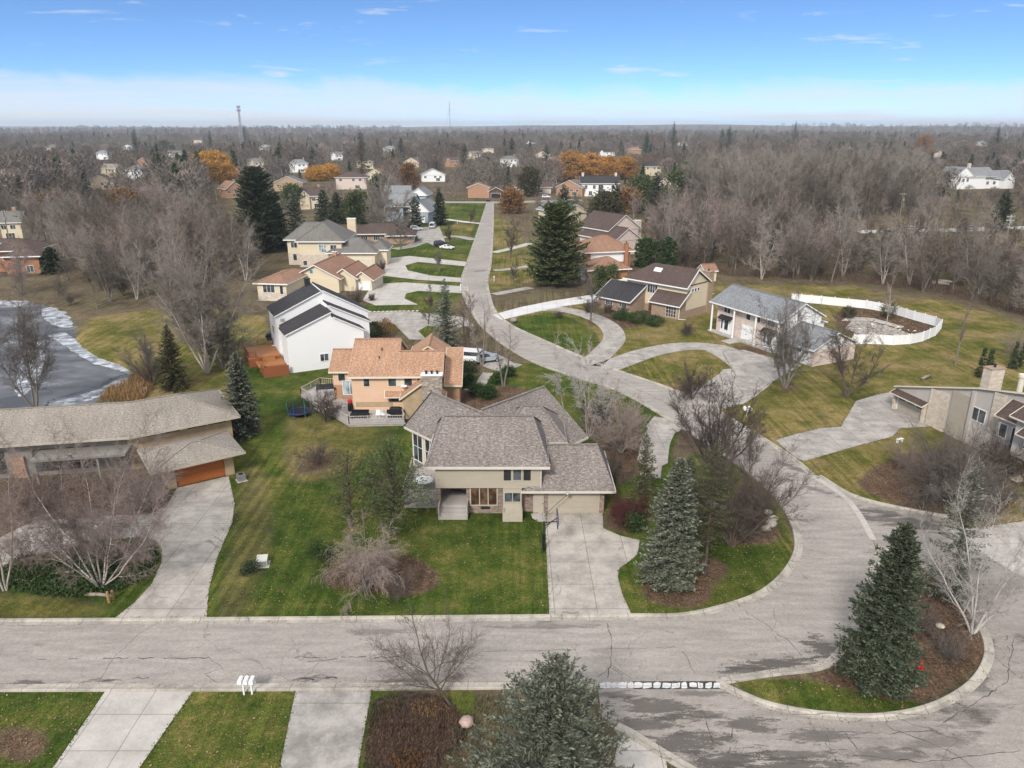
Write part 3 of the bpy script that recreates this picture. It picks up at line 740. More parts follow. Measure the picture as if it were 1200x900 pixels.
rbn('far_driveway', [(462, 292), (480, 289), (500, 282), (530, 277), (556, 281)], 4.0, Z_DRIVE + .02, M_CONC_OLD)
sheet('parking_court', gpoly([(486, 266), (515, 266), (522, 284), (508, 288), (490, 280)]), Z_DRIVE + .05, M_CONC_OLD)
rbn('crossing_path', [(522, 257), (545, 260), (564, 262)], 3.0, Z_DRIVE, M_CONC_WHITE)
rbn('cross_street', [(500, 237), (540, 237), (600, 237), (680, 234)], 9, Z_DRIVE, M_ROAD)
rbn('brick_walk', [(579, 317), (600, 315), (625, 311)], 2.4, Z_DRIVE, M_CONC_OLD)
rbn('far_walk', [(578, 296), (600, 291), (622, 285)], 3.0, Z_DRIVE, M_CONC_NEW)
rbn('right_walk', [(579, 345), (600, 341), (622, 337)], 2.6, Z_DRIVE, M_CONC_OLD)
rbn('peach_driveway', [(602, 432), (586, 428), (574, 421), (560, 416), (546, 415)], 5.0, Z_DRIVE, M_CONC_OLD)
rbn('curved_walk', [(572, 437), (566, 445), (562, 452), (548, 458)], 1.6, Z_DRIVE + .004, M_CONC)
rbn('side_walk', [(785, 491), (775, 505), (768, 520), (764, 545), (762, 560)], [4.2] * 6 + [3.4] * 12 + [2.2] * 7, Z_DRIVE, M_CONC_OLD)
sheet('pool_patio', gpoly([(990, 385), (998, 376), (1020, 377), (1046, 384), (1066, 391), (1060, 396), (1045, 392), (1030, 398), (1016, 395)]), Z_DRIVE, M_CONC_OLD)
sheet('pool_coping', gpoly([(986, 376), (994, 371), (1024, 373), (1060, 383), (1056, 385), (1020, 376.5)]), Z_DRIVE + .01, M_CONC_NEW)
rbn('highway', [(980, 272), (1040, 271), (1100, 270), (1200, 267), (1300, 264)], 8.0, Z_DRIVE, M_CONC_WHITE)
rbn('country_road', [(1050, 268), (1048, 280), (1090, 292), (1140, 305), (1230, 325), (1320, 345)], 7.0, Z_DRIVE, M_ROAD)

# gutters and kerbs
def kerb(name, path, side=1, w_pan=0.42, mat=None):
    """rolled kerb swept along a road edge; side=+1 puts the raised back to the left of the direction of travel"""
    prof = [(-w_pan, Z_ROAD + 0.012), (0.0, Z_ROAD + 0.004), (0.07, 0.125), (0.24, 0.15), (0.30, 0.13), (0.34, -0.05)]
    mb = MB(); P = [np.array(p) for p in path]; acc = 0; rows = []; us = []
    for i, p in enumerate(P):
        d = P[min(i + 1, len(P) - 1)] - P[max(i - 1, 0)]; d = d / np.linalg.norm(d); nn = np.array([-d[1], d[0]]) * side
        if i: acc += np.linalg.norm(P[i] - P[i - 1])
        rows.append([(p[0] + nn[0] * o, p[1] + nn[1] * o, z) for o, z in prof]); us.append(acc)
    k = len(prof); vs = [v for r in rows for v in r]; fs = []
    for i in range(len(P) - 1):
        for j in range(k - 1):
            f = (i * k + j, (i + 1) * k + j, (i + 1) * k + j + 1, i * k + j + 1)
            fs.append(f if side < 0 else f[::-1])
    mb.add(vs, fs)
    return tag(mb.build(name, mat or M_KERB), kind='structure')
kerb('kerb_far_side', far_edge, 1); kerb('kerb_near_left', [p for p in near_edge if p[0] < 7.0 and p[1] < 43], -1)
i0 = min(range(len(near_edge)), key=lambda i: math.dist(near_edge[i], at(957, 561)))
kerb('kerb_right_side', near_edge[i0:], -1)
# flat concrete gutter strips between street and lane
gs = MB()
rg_ = np.random.default_rng(9); gx_ = 704.0
while gx_ < 840:
    wd_ = rg_.uniform(7, 13); gap = rg_.uniform(.8, 2.2) if gx_ > 745 else rg_.uniform(.3, .7)
    q4 = [at(gx_ + rg_.normal(0, .5), 806.2 + rg_.normal(0, .5)), at(gx_ + wd_ * .5, 806.6 + rg_.normal(0, .6)), at(gx_ + wd_ - gap + rg_.normal(0, .5), 806.0 + rg_.normal(0, .5)), at(gx_ + wd_ - gap + rg_.normal(0, .6), 800.4 + rg_.normal(0, .5)), at(gx_ + wd_ * .45, 800.0 + rg_.normal(0, .6)), at(gx_ + rg_.normal(0, .6), 800.6 + rg_.normal(0, .5))]
    gs.add([(x, y, Z_ROAD + .012) for x, y in q4], [tuple(range(6))]); gx_ += wd_
gs.cur = 1; ribbon(gs, [at(742, 803.3), at(842, 803)], .75, Z_ROAD + .006)
tag(gs.build('gutter_strip', [M_CONC_WHITE, M_TAR]), kind='structure')
rbn('gutter_band', [(957, 561), (989, 582), (1008, 605), (1023, 633)], 0.6, Z_ROAD + 0.014, M_CONC_NEW)
kerb('kerb_lane_top', smooth_line([at(*p) for p in [(960, 558), (990, 577), (1020, 588), (1060, 597), (1110, 606)]], 5), 1)
kerb('kerb_lane_corner', smooth_line([at(*p) for p in [(722, 852), (740, 861), (780, 886), (830, 915)]], 5), -1)
kerb('kerb_island', isl, 1, 0.35)
# ------------------------------------------------------------------ building materials
SH_TAUPE = m_shingle('shingle_taupe', [(0.215, 0.186, 0.168), (0.285, 0.248, 0.222), (0.155, 0.132, 0.120)])
SH_SAND = m_shingle('shingle_sand', [(0.27, 0.238, 0.20), (0.31, 0.275, 0.235), (0.23, 0.20, 0.17)], 0.14)
SH_COPPER = m_shingle('shingle_copper', [(0.40, 0.235, 0.15), (0.48, 0.295, 0.195), (0.31, 0.18, 0.115)])
SH_SLATE = m_shingle('shingle_slate', [(0.045, 0.042, 0.045), (0.065, 0.060, 0.063), (0.033, 0.031, 0.034)])
SH_RUST = m_shingle('shingle_rust', [(0.29, 0.165, 0.108), (0.35, 0.205, 0.135), (0.23, 0.13, 0.088)])
SH_GREY = m_shingle('shingle_grey', [(0.165, 0.155, 0.140), (0.20, 0.188, 0.170), (0.14, 0.13, 0.118)])
SH_BROWN = m_shingle('shingle_brown', [(0.095, 0.066, 0.056), (0.12, 0.085, 0.072), (0.075, 0.052, 0.045)])
SH_BLUE = m_shingle('shingle_bluegrey', [(0.22, 0.228, 0.235), (0.29, 0.298, 0.305), (0.165, 0.17, 0.178)])
SI_BEIGE = m_siding('siding_beige', (0.40, 0.355, 0.285))
SI_BEIGE_V = m_siding('batten_beige', (0.40, 0.36, 0.295), 0.4, True)
SI_WHITE = m_siding('siding_white', (0.80, 0.80, 0.80), 0.2, False, 0.25)
SI_CREAM = m_siding('siding_cream', (0.62, 0.52, 0.38), 0.2)
SI_PALE = m_siding('siding_pale_cream', (0.66, 0.57, 0.42), 0.2)
SI_PEACH = m_siding('stucco_peach', (0.66, 0.45, 0.315), 0.3)
SI_GREY_V = m_siding('batten_grey', (0.49, 0.45, 0.41), 0.3, True)
SI_GREY = m_siding('siding_grey', (0.22, 0.21, 0.19), 0.2)
SI_BLUE = m_siding('siding_blue', (0.33, 0.37, 0.42), 0.2)
BR_MIX = m_brick('brick_mixed', (0.33, 0.225, 0.17), (0.13, 0.10, 0.09), (0.30, 0.27, 0.24), 0.32, 0.16)
BR_TAN = m_brick('brick_tan', (0.42, 0.30, 0.175), (0.36, 0.25, 0.15), (0.40, 0.33, 0.24))
BR_RED = m_brick('brick_red', (0.40, 0.155, 0.06), (0.32, 0.12, 0.05), (0.35, 0.22, 0.15))
BR_ORANGE = m_brick('brick_orange', (0.44, 0.24, 0.13), (0.36, 0.19, 0.11), (0.40, 0.28, 0.20))
BR_PINK = m_brick('brick_pink', (0.66, 0.53, 0.46), (0.56, 0.45, 0.39), (0.64, 0.57, 0.52))
BR_BROWN = m_brick('brick_brown', (0.36, 0.25, 0.17), (0.30, 0.20, 0.14), (0.38, 0.30, 0.23))
STONE = m_brick('fieldstone', (0.46, 0.38, 0.31), (0.15, 0.125, 0.11), (0.30, 0.26, 0.23), 0.42, 0.26, 0.03)
STONE_PALE = m_brick('pale_fieldstone', (0.64, 0.56, 0.46), (0.50, 0.43, 0.35), (0.5, 0.44, 0.36), 0.5, 0.24, 0.02)
P_GUTTER = m_plain('gutter_paint', (0.56, 0.52, 0.46), 0.5, 0.08)
P_WHITE = m_plain('white_paint', (0.78, 0.78, 0.77), 0.5, 0.08)
P_CREAM = m_plain('cream_paint', (0.66, 0.60, 0.48), 0.5, 0.08)
P_BEIGE = m_plain('beige_paint', (0.42, 0.375, 0.305), 0.5, 0.08)
P_DARK = m_plain('dark_metal', (0.03, 0.03, 0.033), 0.45, 0.3)
P_BROWN = m_plain('brown_paint', (0.10, 0.06, 0.04), 0.5, 0.2)
P_GREYDECK = m_siding('deck_boards_grey', (0.40, 0.37, 0.345), 0.15, True)
P_SILVER = m_plain('weathered_wood', (0.42, 0.385, 0.36), 0.8, 0.25)
P_ORANGEDECK = m_siding('deck_boards_orange', (0.36, 0.155, 0.055), 0.15, True)
P_REDCEDAR = m_siding('red_cedar_boards', (0.25, 0.085, 0.035), 0.15, True)
P_GARAGEWOOD = m_siding('stained_cedar', (0.36, 0.115, 0.032), 0.28)
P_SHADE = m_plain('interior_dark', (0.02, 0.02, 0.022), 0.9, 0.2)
P_METAL = m_plain('grey_metal', (0.42, 0.42, 0.42), 0.35, 0.15, 2, 0.6)
P_RED = m_plain('red_paint', (0.5, 0.02, 0.02), 0.4, 0.15)
P_BLUE = m_plain('blue_vinyl', (0.02, 0.10, 0.42), 0.5, 0.15)
P_BLACK = m_plain('black_cover', (0.012, 0.012, 0.013), 0.6, 0.4)
P_TEAL = m_plain('teal_paint', (0.05, 0.25, 0.28), 0.5, 0.1)
GLASS = m_glass(); GLASS_PALE = m_glass('bright_glass', (0.14, 0.17, 0.19))
RUBBER = m_plain('rubber', (0.015, 0.015, 0.015), 0.8, 0.2)

class House:
    """One building: an Empty at its base with walls, roof, openings as children. frame(x, y, deg) sets the drawing axes in the world."""
    def __init__(s, name, label, cat, loc, group=None):
        s.loc = Vector((loc[0], loc[1], 0)); s.root = thing(name, label, cat, s.loc, 0, group)
        s.parts = []; s.T = None; s.cur = -1
    def frame(s, x, y, deg):
        s.T = Matrix.Translation(Vector((x, y, 0)) - s.loc) @ Matrix.Rotation(R(deg), 4, 'Z'); return s
    def mb(s, part, mat):
        """a fresh mesh builder for every wall block and roof; trim is gathered per roof"""
        if part in ('ridge_cap', 'fascia', 'soffit'):
            for e in s.parts:
                if e[0] == part and e[2] is mat and e[3] == s.cur: e[1].T = s.T; return e[1]
        m = MB(); m.T = s.T
        if part == 'roof': s.cur = len(s.parts)
        s.parts.append([part, m, mat, s.cur]); return m
    def wall(s, mat, x0, x1, y0, y1, z0, z1): s.mb('wall', mat).box(x0, x1, y0, y1, z0, z1)
    def one(s, part, mat, fn, parent=None, label=None):
        m = MB(); m.T = s.T; fn(m)
        o = m.build(part, mat, parent or s.root)
        if label: o['label'] = label
        return o
    # roofs (rectangle is the eave line, ze its height)
    def gable_x(s, mat, x0, x1, y0, y1, ze, zr, t=0.2, trim=P_WHITE, gw=None, inset=0.4, ridge=0.5):
        ym = y0 + (y1 - y0) * ridge; m = s.mb('roof', mat)
        m.slab([(x0, y0, ze), (x1, y0, ze), (x1, ym, zr), (x0, ym, zr)], t); m.slab([(x0, ym, zr), (x1, ym, zr), (x1, y1, ze), (x0, y1, ze)], t)
        if gw:
            k = (zr - ze) / (ym - y0) * inset; s.mb('wall', gw).extrude_x([(y0 + inset, ze - 0.3), (y1 - inset, ze - .3), (y1 - inset, ze + k - t), (ym, zr - t - 0.02), (y0 + inset, ze + k - t)], x0 + inset, x1 - inset)
        if trim:
            f = s.mb('fascia', trim)
            for y in (y0, y1): f.box(x0 - .01, x1 + .01, y - 0.07, y + 0.05, ze - t - 0.06, ze - 0.015)
            for x in (x0, x1):
                f.bar((x, y0, ze - t * .75), (x, ym, zr - t * .75), 0.06, t * .9); f.bar((x, y1, ze - t * .75), (x, ym, zr - t * .75), 0.06, t * .9)
        s.mb('ridge_cap', mat).bar((x0, ym, zr + 0.02), (x1, ym, zr + 0.02), 0.34, 0.06)
    def gable_y(s, mat, x0, x1, y0, y1, ze, zr, t=0.2, trim=P_WHITE, gw=None, inset=0.4, ridge=0.5, ze2=None):
        xm = x0 + (x1 - x0) * ridge; m = s.mb('roof', mat); z2 = ze if ze2 is None else ze2
        m.slab([(x0, y0, ze), (xm, y0, zr), (xm, y1, zr), (x0, y1, ze)], t); m.slab([(xm, y0, zr), (x1, y0, z2), (x1, y1, z2), (xm, y1, zr)], t)
        if gw:
            k = (zr - ze) / (xm - x0) * inset; k2 = (zr - z2) / (x1 - xm) * inset
            s.mb('wall', gw).extrude_y([(x0 + inset, min(ze, z2) - 0.3), (x1 - inset, min(ze, z2) - .3), (x1 - inset, z2 + k2 - t), (xm, zr - t - 0.02), (x0 + inset, ze + k - t)], y0 + inset, y1 - inset)
        if trim:
            f = s.mb('fascia', trim)
            for x, z in ((x0, ze), (x1, z2)): f.box(x - 0.07, x + 0.05, y0 - .01, y1 + .01, z - t - 0.06, z - 0.015)
            for y in (y0, y1):
                f.bar((x0, y, ze - t * .75), (xm, y, zr - t * .75), 0.06, t * .9); f.bar((x1, y, z2 - t * .75), (xm, y, zr - t * .75), 0.06, t * .9)
        s.mb('ridge_cap', mat).bar((xm, y0, zr + 0.02), (xm, y1, zr + 0.02), 0.34, 0.06)
    def hip(s, mat, x0, x1, y0, y1, ze, zr, ra=None, rb=None, t=0.22, trim=P_WHITE, axis='x'):
        """ridge from ra to rb along the long axis"""
        m = s.mb('roof', mat)
        if axis == 'x':
            ym = (y0 + y1) / 2; ra = x0 + (y1 - y0) / 2 if ra is None else ra; rb = x1 - (y1 - y0) / 2 if rb is None else rb
            A, B = (ra, ym, zr), (rb, ym, zr)
            c = [(x0, y0, ze), (x1, y0, ze), (x1, y1, ze), (x0, y1, ze)]
            P = [[c[0], c[1], B, A], [c[2], c[3], A, B], [c[1], c[2], B], [c[3], c[0], A]]
            hips = [(c[0], A), (c[3], A), (c[1], B), (c[2], B), (A, B)]
        else:
            xm = (x0 + x1) / 2; ra = y0 + (x1 - x0) / 2 if ra is None else ra; rb = y1 - (x1 - x0) / 2 if rb is None else rb
            A, B = (xm, ra, zr), (xm, rb, zr)
            c = [(x0, y0, ze), (x1, y0, ze), (x1, y1, ze), (x0, y1, ze)]
            P = [[c[1], c[2], B, A], [c[3], c[0], A, B], [c[0], c[1], A], [c[2], c[3], B]]
            hips = [(c[0], A), (c[1], A), (c[2], B), (c[3], B), (A, B)]
        for p in P: m.slab(p, t)
        cap = s.mb('ridge_cap', mat)
        for p, q in hips:
            if math.dist(p, q) > 0.3: cap.bar((p[0], p[1], p[2] + .015), (q[0], q[1], q[2] + .015), 0.28, 0.05)
        s.mb('soffit', trim or P_WHITE).box(x0 + .02, x1 - .02, y0 + .02, y1 - .02, ze - t - 0.05, ze - t - 0.005)
        if trim:
            f = s.mb('fascia', trim)
            for y in (y0, y1): f.box(x0 - .07, x1 + .07, y - 0.07, y + 0.03, ze - t - 0.06, ze - 0.015)
            for x in (x0, x1): f.box(x - 0.07, x + 0.03, y0 + .03, y1 - .03, ze - t - 0.06, ze - 0.015)
    def shed(s, mat, p, t=0.18, trim=P_WHITE):
        s.mb('roof', mat).slab(p, t)
        if trim:
            f = s.mb('fascia', trim)
            for i in range(len(p)):
                a, b = p[i], p[(i + 1) % len(p)]; f.bar((a[0], a[1], a[2] - t * .6), (b[0], b[1], b[2] - t * .6), 0.09, t * 1.1)
    # openings: side f/b = wall plane y = const, l/r = wall plane x = const
    def _pt(s, side, pos, c, z, out):
        if side == 'f': return (c, pos - out, z)
        if side == 'b': return (c, pos + out, z)
        if side == 'l': return (pos - out, c, z)
        return (pos + out, c, z)
    def window(s, side, pos, c, z, w, h, n=2, trim=P_WHITE, glass=None, hor=0, fw=0.08, label=None, name='window'):
        def fr(m):
            def bx(a0, a1, z0, z1, o0, o1):
                p = s._pt(side, pos, a0, z0, o0); q = s._pt(side, pos, a1, z1, o1)
                m.box(min(p[0], q[0]), max(p[0], q[0]), min(p[1], q[1]), max(p[1], q[1]), z0, z1)
            bx(c - w / 2 - fw, c + w / 2 + fw, z - fw, z, -0.02, 0.07); bx(c - w / 2 - fw, c + w / 2 + fw, z + h, z + h + fw, -0.02, 0.07)
            bx(c - w / 2 - fw, c - w / 2, z, z + h, -0.02, 0.06); bx(c + w / 2, c + w / 2 + fw, z, z + h, -0.02, 0.06)
            for i in range(1, n):
                x = c - w / 2 + w * i / n; bx(x - fw * .45, x + fw * .45, z, z + h, -0.02, 0.05)
            for i in range(1, hor + 1):
                zz = z + h * i / (hor + 1); bx(c - w / 2, c + w / 2, zz - .025, zz + .025, -0.02, 0.045)
        o = s.one(name, trim, fr, None, label)
        def gl(m):
            p = s._pt(side, pos, c - w / 2, z, -0.02); q = s._pt(side, pos, c + w / 2, z + h, 0.025)
            m.box(min(p[0], q[0]), max(p[0], q[0]), min(p[1], q[1]), max(p[1], q[1]), z, z + h)
        s.one('pane', glass or GLASS, gl, o); return o
    def panel(s, name, mat, side, pos, c, z, w, h, out=0.05, rows=0, cols=0, lip=None, label=None):
        def f(m):
            def bx(a0, a1, z0, z1, o0, o1):
                p = s._pt(side, pos, a0, z0, o0); q = s._pt(side, pos, a1, z1, o1)
                m.box(min(p[0], q[0]), max(p[0], q[0]), min(p[1], q[1]), max(p[1], q[1]), z0, z1)
            bx(c - w / 2, c + w / 2, z, z + h, -0.02, out)
            for i in range(rows):
                for j in range(cols):
                    a = c - w / 2 + w * (j + .12) / cols; b = c - w / 2 + w * (j + .88) / cols
                    bx(a, b, z + h * (i + .14) / rows, z + h * (i + .86) / rows, out, out + 0.03)
        o = s.one(name, mat, f, None, label)
        return o
    def garage(s, side, pos, c, w, h=2.15, mat=None, wins=False, trim=P_WHITE):
        o = s.panel('garage_door', mat or P_WHITE, side, pos, c, 0.02, w, h, 0.04, 4, max(2, int(w / 1.2)))
        def f(m):
            for a0, a1, z0, z1 in ((c - w / 2 - .14, c - w / 2, 0, h + .14), (c + w / 2, c + w / 2 + .14, 0, h + .14), (c - w / 2, c + w / 2, h + .02, h + .14)):
                p = s._pt(side, pos, a0, z0, -0.02); q = s._pt(side, pos, a1, z1, 0.09)
                m.box(min(p[0], q[0]), max(p[0], q[0]), min(p[1], q[1]), max(p[1], q[1]), z0, z1)
        s.one('frame', trim, f, o)
        if wins:
            def gl(m):
                k = int(w / 1.2)
                for j in range(k):
                    a = c - w / 2 + w * (j + .15) / k; b = c - w / 2 + w * (j + .85) / k
                    p = s._pt(side, pos, a, h * .76, 0.04); q = s._pt(side, pos, b, h * .95, 0.085)
                    m.box(min(p[0], q[0]), max(p[0], q[0]), min(p[1], q[1]), max(p[1], q[1]), h * .76, h * .95)
            s.one('pane', GLASS, gl, o)
        return o
    def chimney(s, mat, x, y, w, d, z0, z1, flues=2, cap=P_WHITE):
        o = s.one('chimney', mat, lambda m: m.box(x - w / 2, x + w / 2, y - d / 2, y + d / 2, z0, z1))
        def f(m):
            m.box(x - w / 2 - .08, x + w / 2 + .08, y - d / 2 - .08, y + d / 2 + .08, z1, z1 + 0.12)
        s.one('cap', cap, f, o)
        for i in range(flues):
            xx = x + (i - (flues - 1) / 2) * w / max(1, flues) * .8
            s.one('flue', P_DARK, lambda m: m.lathe([(.14, 0), (.14, .3), (.20, .34), (.20, .4), (.02, .46)], (xx, y, z1 + .121), 8), o)
        return o
    def vents(s, pts):
        for x, y, z in pts: s.one('roof_vent', P_DARK, lambda m: m.lathe([(.06, -.2), (.06, .25), (.11, .27), (.11, .34), (.02, .36)], (x, y, z), 8))
    def rail(s, name, mat, pts, z, h=0.95, gap=0.14, th=0.045, kick=True, posts=True):
        """railing along local points, standing on height z"""
        def f(m):
            for i in range(len(pts) - 1):
                a, b = Vector((*pts[i], z)), Vector((*pts[i + 1], z)); L = (b - a).length; k = max(1, int(L / gap))
                m.bar(a + Vector((0, 0, h)), b + Vector((0, 0, h)), 0.12, 0.05); m.bar(a + Vector((0, 0, .12)), b + Vector((0, 0, .12)), 0.05, 0.07)
                for j in range(1, k):
                    p = a + (b - a) * j / k; m.bar(p + Vector((0, 0, .1)), p + Vector((0, 0, h - .02)), th)
                np_ = max(1, int(L / 2.0))
                for j in range(np_ + 1):
                    p = a + (b - a) * j / np_; m.bar(p + Vector((0, 0, -.1)), p + Vector((0, 0, h + .08)), 0.1)
        return s.one(name, mat, f)
    def done(s):
        made = {}
        for k, (part, m, mat, cur) in enumerate(s.parts):
            if part not in ('ridge_cap', 'fascia', 'soffit'): made[k] = m.build(part, mat, s.root)
        for part, m, mat, cur in s.parts:
            if part in ('ridge_cap', 'fascia', 'soffit'): m.build(part, mat, made.get(cur, s.root))
        return s.root
# ================================================================== the taupe house in the middle
H = House('suburban_house', 'taupe two-storey house with brick porch and wide garage beside the street bend', 'house', (1.0, 70.0))
H.frame(-7.5, 65.2, 0)
H.wall(SI_BEIGE, 0.1, 10.3, 0.3, 10.0, 2.86, 5.15)
H.wall(BR_MIX, 3.05, 6.6, 0.55, 9.5, 0, 2.86); H.one('brick_pier', BR_MIX, lambda m: m.box(0.12, 0.55, 0.35, 3.39, 0, 2.85)); H.wall(BR_MIX, 0.12, 3.05, 3.4, 9.5, 0, 2.86)
H.wall(SI_BEIGE_V, 6.62, 8.45, -0.05, 1.2, 0, 2.84); H.wall(BR_MIX, 8.47, 9.55, 0.9, 3.0, 0, 2.6); H.wall(BR_MIX, 6.6, 8.6, 1.2, 9.5, 0, 2.86)
H.wall(SI_BEIGE, 9.55, 16.45, 0.6, 8.6, 0, 2.62); H.one('brick_pier', BR_MIX, lambda m: m.box(16.05, 16.5, 0.5, 1.2, 0, 2.6)); H.one('brick_pier', BR_MIX, lambda m: m.box(10.62, 10.98, 0.46, 0.62, 0, 2.6))
# main roof, rear-right roof, garage roof
H.hip(SH_TAUPE, -0.75, 11.05, -0.15, 10.6, 5.36, 8.45, 0.65, 9.5, 0.22, P_GUTTER)
H.hip(SH_TAUPE, 6.0, 13.2, 6.4, 13.6, 5.05, 7.75, 8.6, 10.6, 0.22, P_GUTTER); H.wall(SI_BEIGE, 6.8, 12.5, 7.2, 12.8, 0, 4.9)
G0 = H.mb('roof', SH_TAUPE)
for p in ([(8.4, -.15, 2.78), (17.45, -.15, 2.78), (16.15, 4.6, 5.6), (10.9, 4.6, 5.6), (10.3, 1.2, 3.58)], [(17.45, -.15, 2.78), (17.45, 9.3, 2.78), (16.15, 4.6, 5.6)], [(17.45, 9.3, 2.78), (10.9, 9.3, 2.78), (10.9, 4.6, 5.6), (16.15, 4.6, 5.6)]): G0.slab(p, 0.2)
H.mb('ridge_cap', SH_TAUPE).bar((10.9, 4.6, 5.62), (16.15, 4.6, 5.62), .3, .05)
F0 = H.mb('fascia', P_GUTTER); F0.box(8.35, 17.52, -.24, -.12, 2.55, 2.76); F0.box(17.45, 17.55, -.12, 9.3, 2.55, 2.76); F0.box(10.24, 10.34, .22, .29, 2.9, 5.1)
# chevron wings behind
H.frame(-8.5, 78.4, -47.5)
H.gable_x(SH_TAUPE, -0.6, 9.6, -3.9, 3.9, 4.95, 8.0, gw=SI_CREAM, trim=P_GUTTER); H.wall(SI_CREAM, -0.1, 9.2, -3.3, 3.3, 0, 5.1)
for c in (1.0, 3.2, 5.6): H.window('f', -3.3, c, 1.2, 1.6, 3.3, 2, P_WHITE, None, 1)
H.mb('fascia', P_DARK).bar((-0.64, -3.9, 4.98), (-0.64, 0, 8.03), .1, .12)
H.frame(-3.2, 73.35, 47.5)
H.gable_x(SH_TAUPE, 0, 10.2, -6.4, 5.2, 3.6, 8.0, gw=SI_BEIGE, trim=P_GUTTER, ridge=0.552); H.wall(SI_BEIGE, 0.4, 9.8, -5.6, 4.6, 0, 3.6)
H.window('f', -5.6, 8.6, 1.0, 1.4, 1.6, 2)
H.frame(-7.5, 65.2, 0)
# openings
for c in (8.05,): H.window('f', 0.3, 8.0, 3.75, 0.75, 1.2, 1, P_BEIGE)
for c in (7.05, 8.95): H.panel('shutter', P_DARK, 'f', 0.3, c, 3.72, 0.68, 1.26, 0.05, 3, 1)
H.window('f', 0.55, 4.75, 0.95, 2.5, 1.85, 3, P_BEIGE, m_glass('amber_glass', (0.05, 0.028, 0.018)), 0, 0.11)
H.window('f', -0.05, 7.55, 1.6, 1.5, 0.95, 2, P_BEIGE)
H.panel('crawl_vent', P_DARK, 'f', 0.55, 4.9, 0.45, 0.9, 0.28, 0.03, 1, 2)
H.garage('f', 0.6, 13.5, 5.0, 2.25, SI_BEIGE, False, P_BEIGE)
d = H.panel('door', P_BEIGE, 'f', 0.6, 10.17, 0.03, 0.95, 2.1, 0.04, 3, 2)
H.one('handle', P_DARK, lambda m: m.box(10.5, 10.56, 0.5, 0.56, 1.0, 1.12), d)
H.panel('front_door', P_BROWN, 'f', 3.4, 1.8, 1.02, 1.1, 1.8, 0.05, 2, 2)
H.one('porch', P_GREYDECK, lambda m: (m.box(0.56, 3.04, 0.4, 3.38, 0.2, 1.0), m.box(0.5, 3.1, -0.05, 0.395, 0.0, 0.78), m.box(0.5, 3.1, -0.4, -0.055, 0.0, 0.54), m.box(0.5, 3.1, -0.75, -0.405, 0.0, 0.28)))
H.one('porch_rail', P_SILVER, lambda m: m.box(0.4, 0.49, -0.8, 0.5, 0, 1.5)); H.one('porch_rail', P_SILVER, lambda m: m.box(3.12, 3.2, -0.8, 0.5, 0, 1.5))
H.one('planter', P_BEIGE, lambda m: (m.box(6.6, 8.5, -1.15, -1.05, 0, 0.95), m.box(6.6, 6.7, -1.05, -.06, 0, 0.95), m.box(8.4, 8.5, -1.05, -.06, 0, .95), m.box(6.7, 8.4, -1.04, -.07, 0, .75)))
H.one('roof_vent', P_DARK, lambda m: m.lathe([(.22, -.2), (.22, .12), (.32, .14), (.3, .3), (.03, .36)], (9.9, 9.0, 6.55), 10))
# side deck
H.one('deck', P_GREYDECK, lambda m: (m.box(-3.4, 0.08, 1.6, 9.4, 0.75, 0.95), m.box(-3.3, -3.2, 1.7, 9.3, 0, .75), m.box(-3.3, 0, 1.65, 1.75, 0, .75)))
H.rail('deck_rail', P_SILVER, [(-3.35, 9.3), (-3.35, 1.65), (0.0, 1.65)], 0.95)
H.done()

# ================================================================== the sand roofed ranch on the left
H = House('ranch_house', 'long low ranch house with sand roof and cedar garage door beside the pond', 'house', (-42.0, 80.0))
K = (-41.3, 74.8)
def off(p, deg, x, y): return (p[0] + x * math.cos(R(deg)) - y * math.sin(R(deg)), p[1] + x * math.sin(R(deg)) + y * math.cos(R(deg)))
RK = off(K, 21.55, 0, 6.01); BK = off(K, 21.55, 0, 12.02); ZE, ZR_ = 4.25, 6.25
EA = off(K, 32.7, 11.65, 0); EB = off(K, 32.7, 11.65, 11.2); RE = off(K, 32.7, 6.1, 5.9); LA = off(K, 10.4, -32, 0); LB = off(K, 10.4, -32, 11.8); LR = off(K, 10.4, -26, 5.9)
v3 = lambda p, z: (p[0], p[1], z)
H.frame(0, 0, 0); rf = H.mb('roof', SH_SAND)
for pl_ in ([v3(LA, ZE), v3(K, ZE), v3(RK, ZR_), v3(LR, ZR_)], [v3(K, ZE), v3(EA, ZE), v3(RE, ZR_), v3(RK, ZR_)], [v3(EA, ZE), v3(EB, ZE), v3(RE, ZR_)], [v3(EB, ZE), v3(BK, ZE), v3(RK, ZR_), v3(RE, ZR_)], [v3(BK, ZE), v3(LB, ZE), v3(LR, ZR_), v3(RK, ZR_)], [v3(LB, ZE), v3(LA, ZE), v3(LR, ZR_)]): rf.slab(pl_, .2)
rc = H.mb('ridge_cap', SH_SAND)
for p_, q_ in ((v3(LR, ZR_ + .015), v3(RK, ZR_ + .015)), (v3(RK, ZR_ + .015), v3(RE, ZR_ + .015)), (v3(RE, ZR_ + .015), v3(EA, ZE + .015)), (v3(RE, ZR_ + .015), v3(EB, ZE + .015))): rc.bar(p_, q_, .28, .05)
fz = H.mb('fascia', P_BEIGE)
for p_, q_ in ((LA, K), (K, EA), (EA, EB), (EB, BK)): fz.bar(v3(p_, ZE - .11), v3(q_, ZE - .11), .08, .24)
H.frame(-41.3, 74.8, 32.7)
H.wall(BR_TAN, -0.2, 10.8, 1.0, 10.2, 0, 3.5); H.wall(SI_CREAM, -.15, 10.75, 1.05, 10.15, 3.5, 4.0)
for c in (1.8, 4.2, 7.0, 9.2): H.window('f', 1.05, c, 3.56, 1.9, 0.34, 2, P_BROWN, None, 0, 0.04)
H.frame(-41.3, 74.8, 10.4)
H.wall(SI_GREY, -31, -.4, 1.2, 10.8, 0, 4.0)
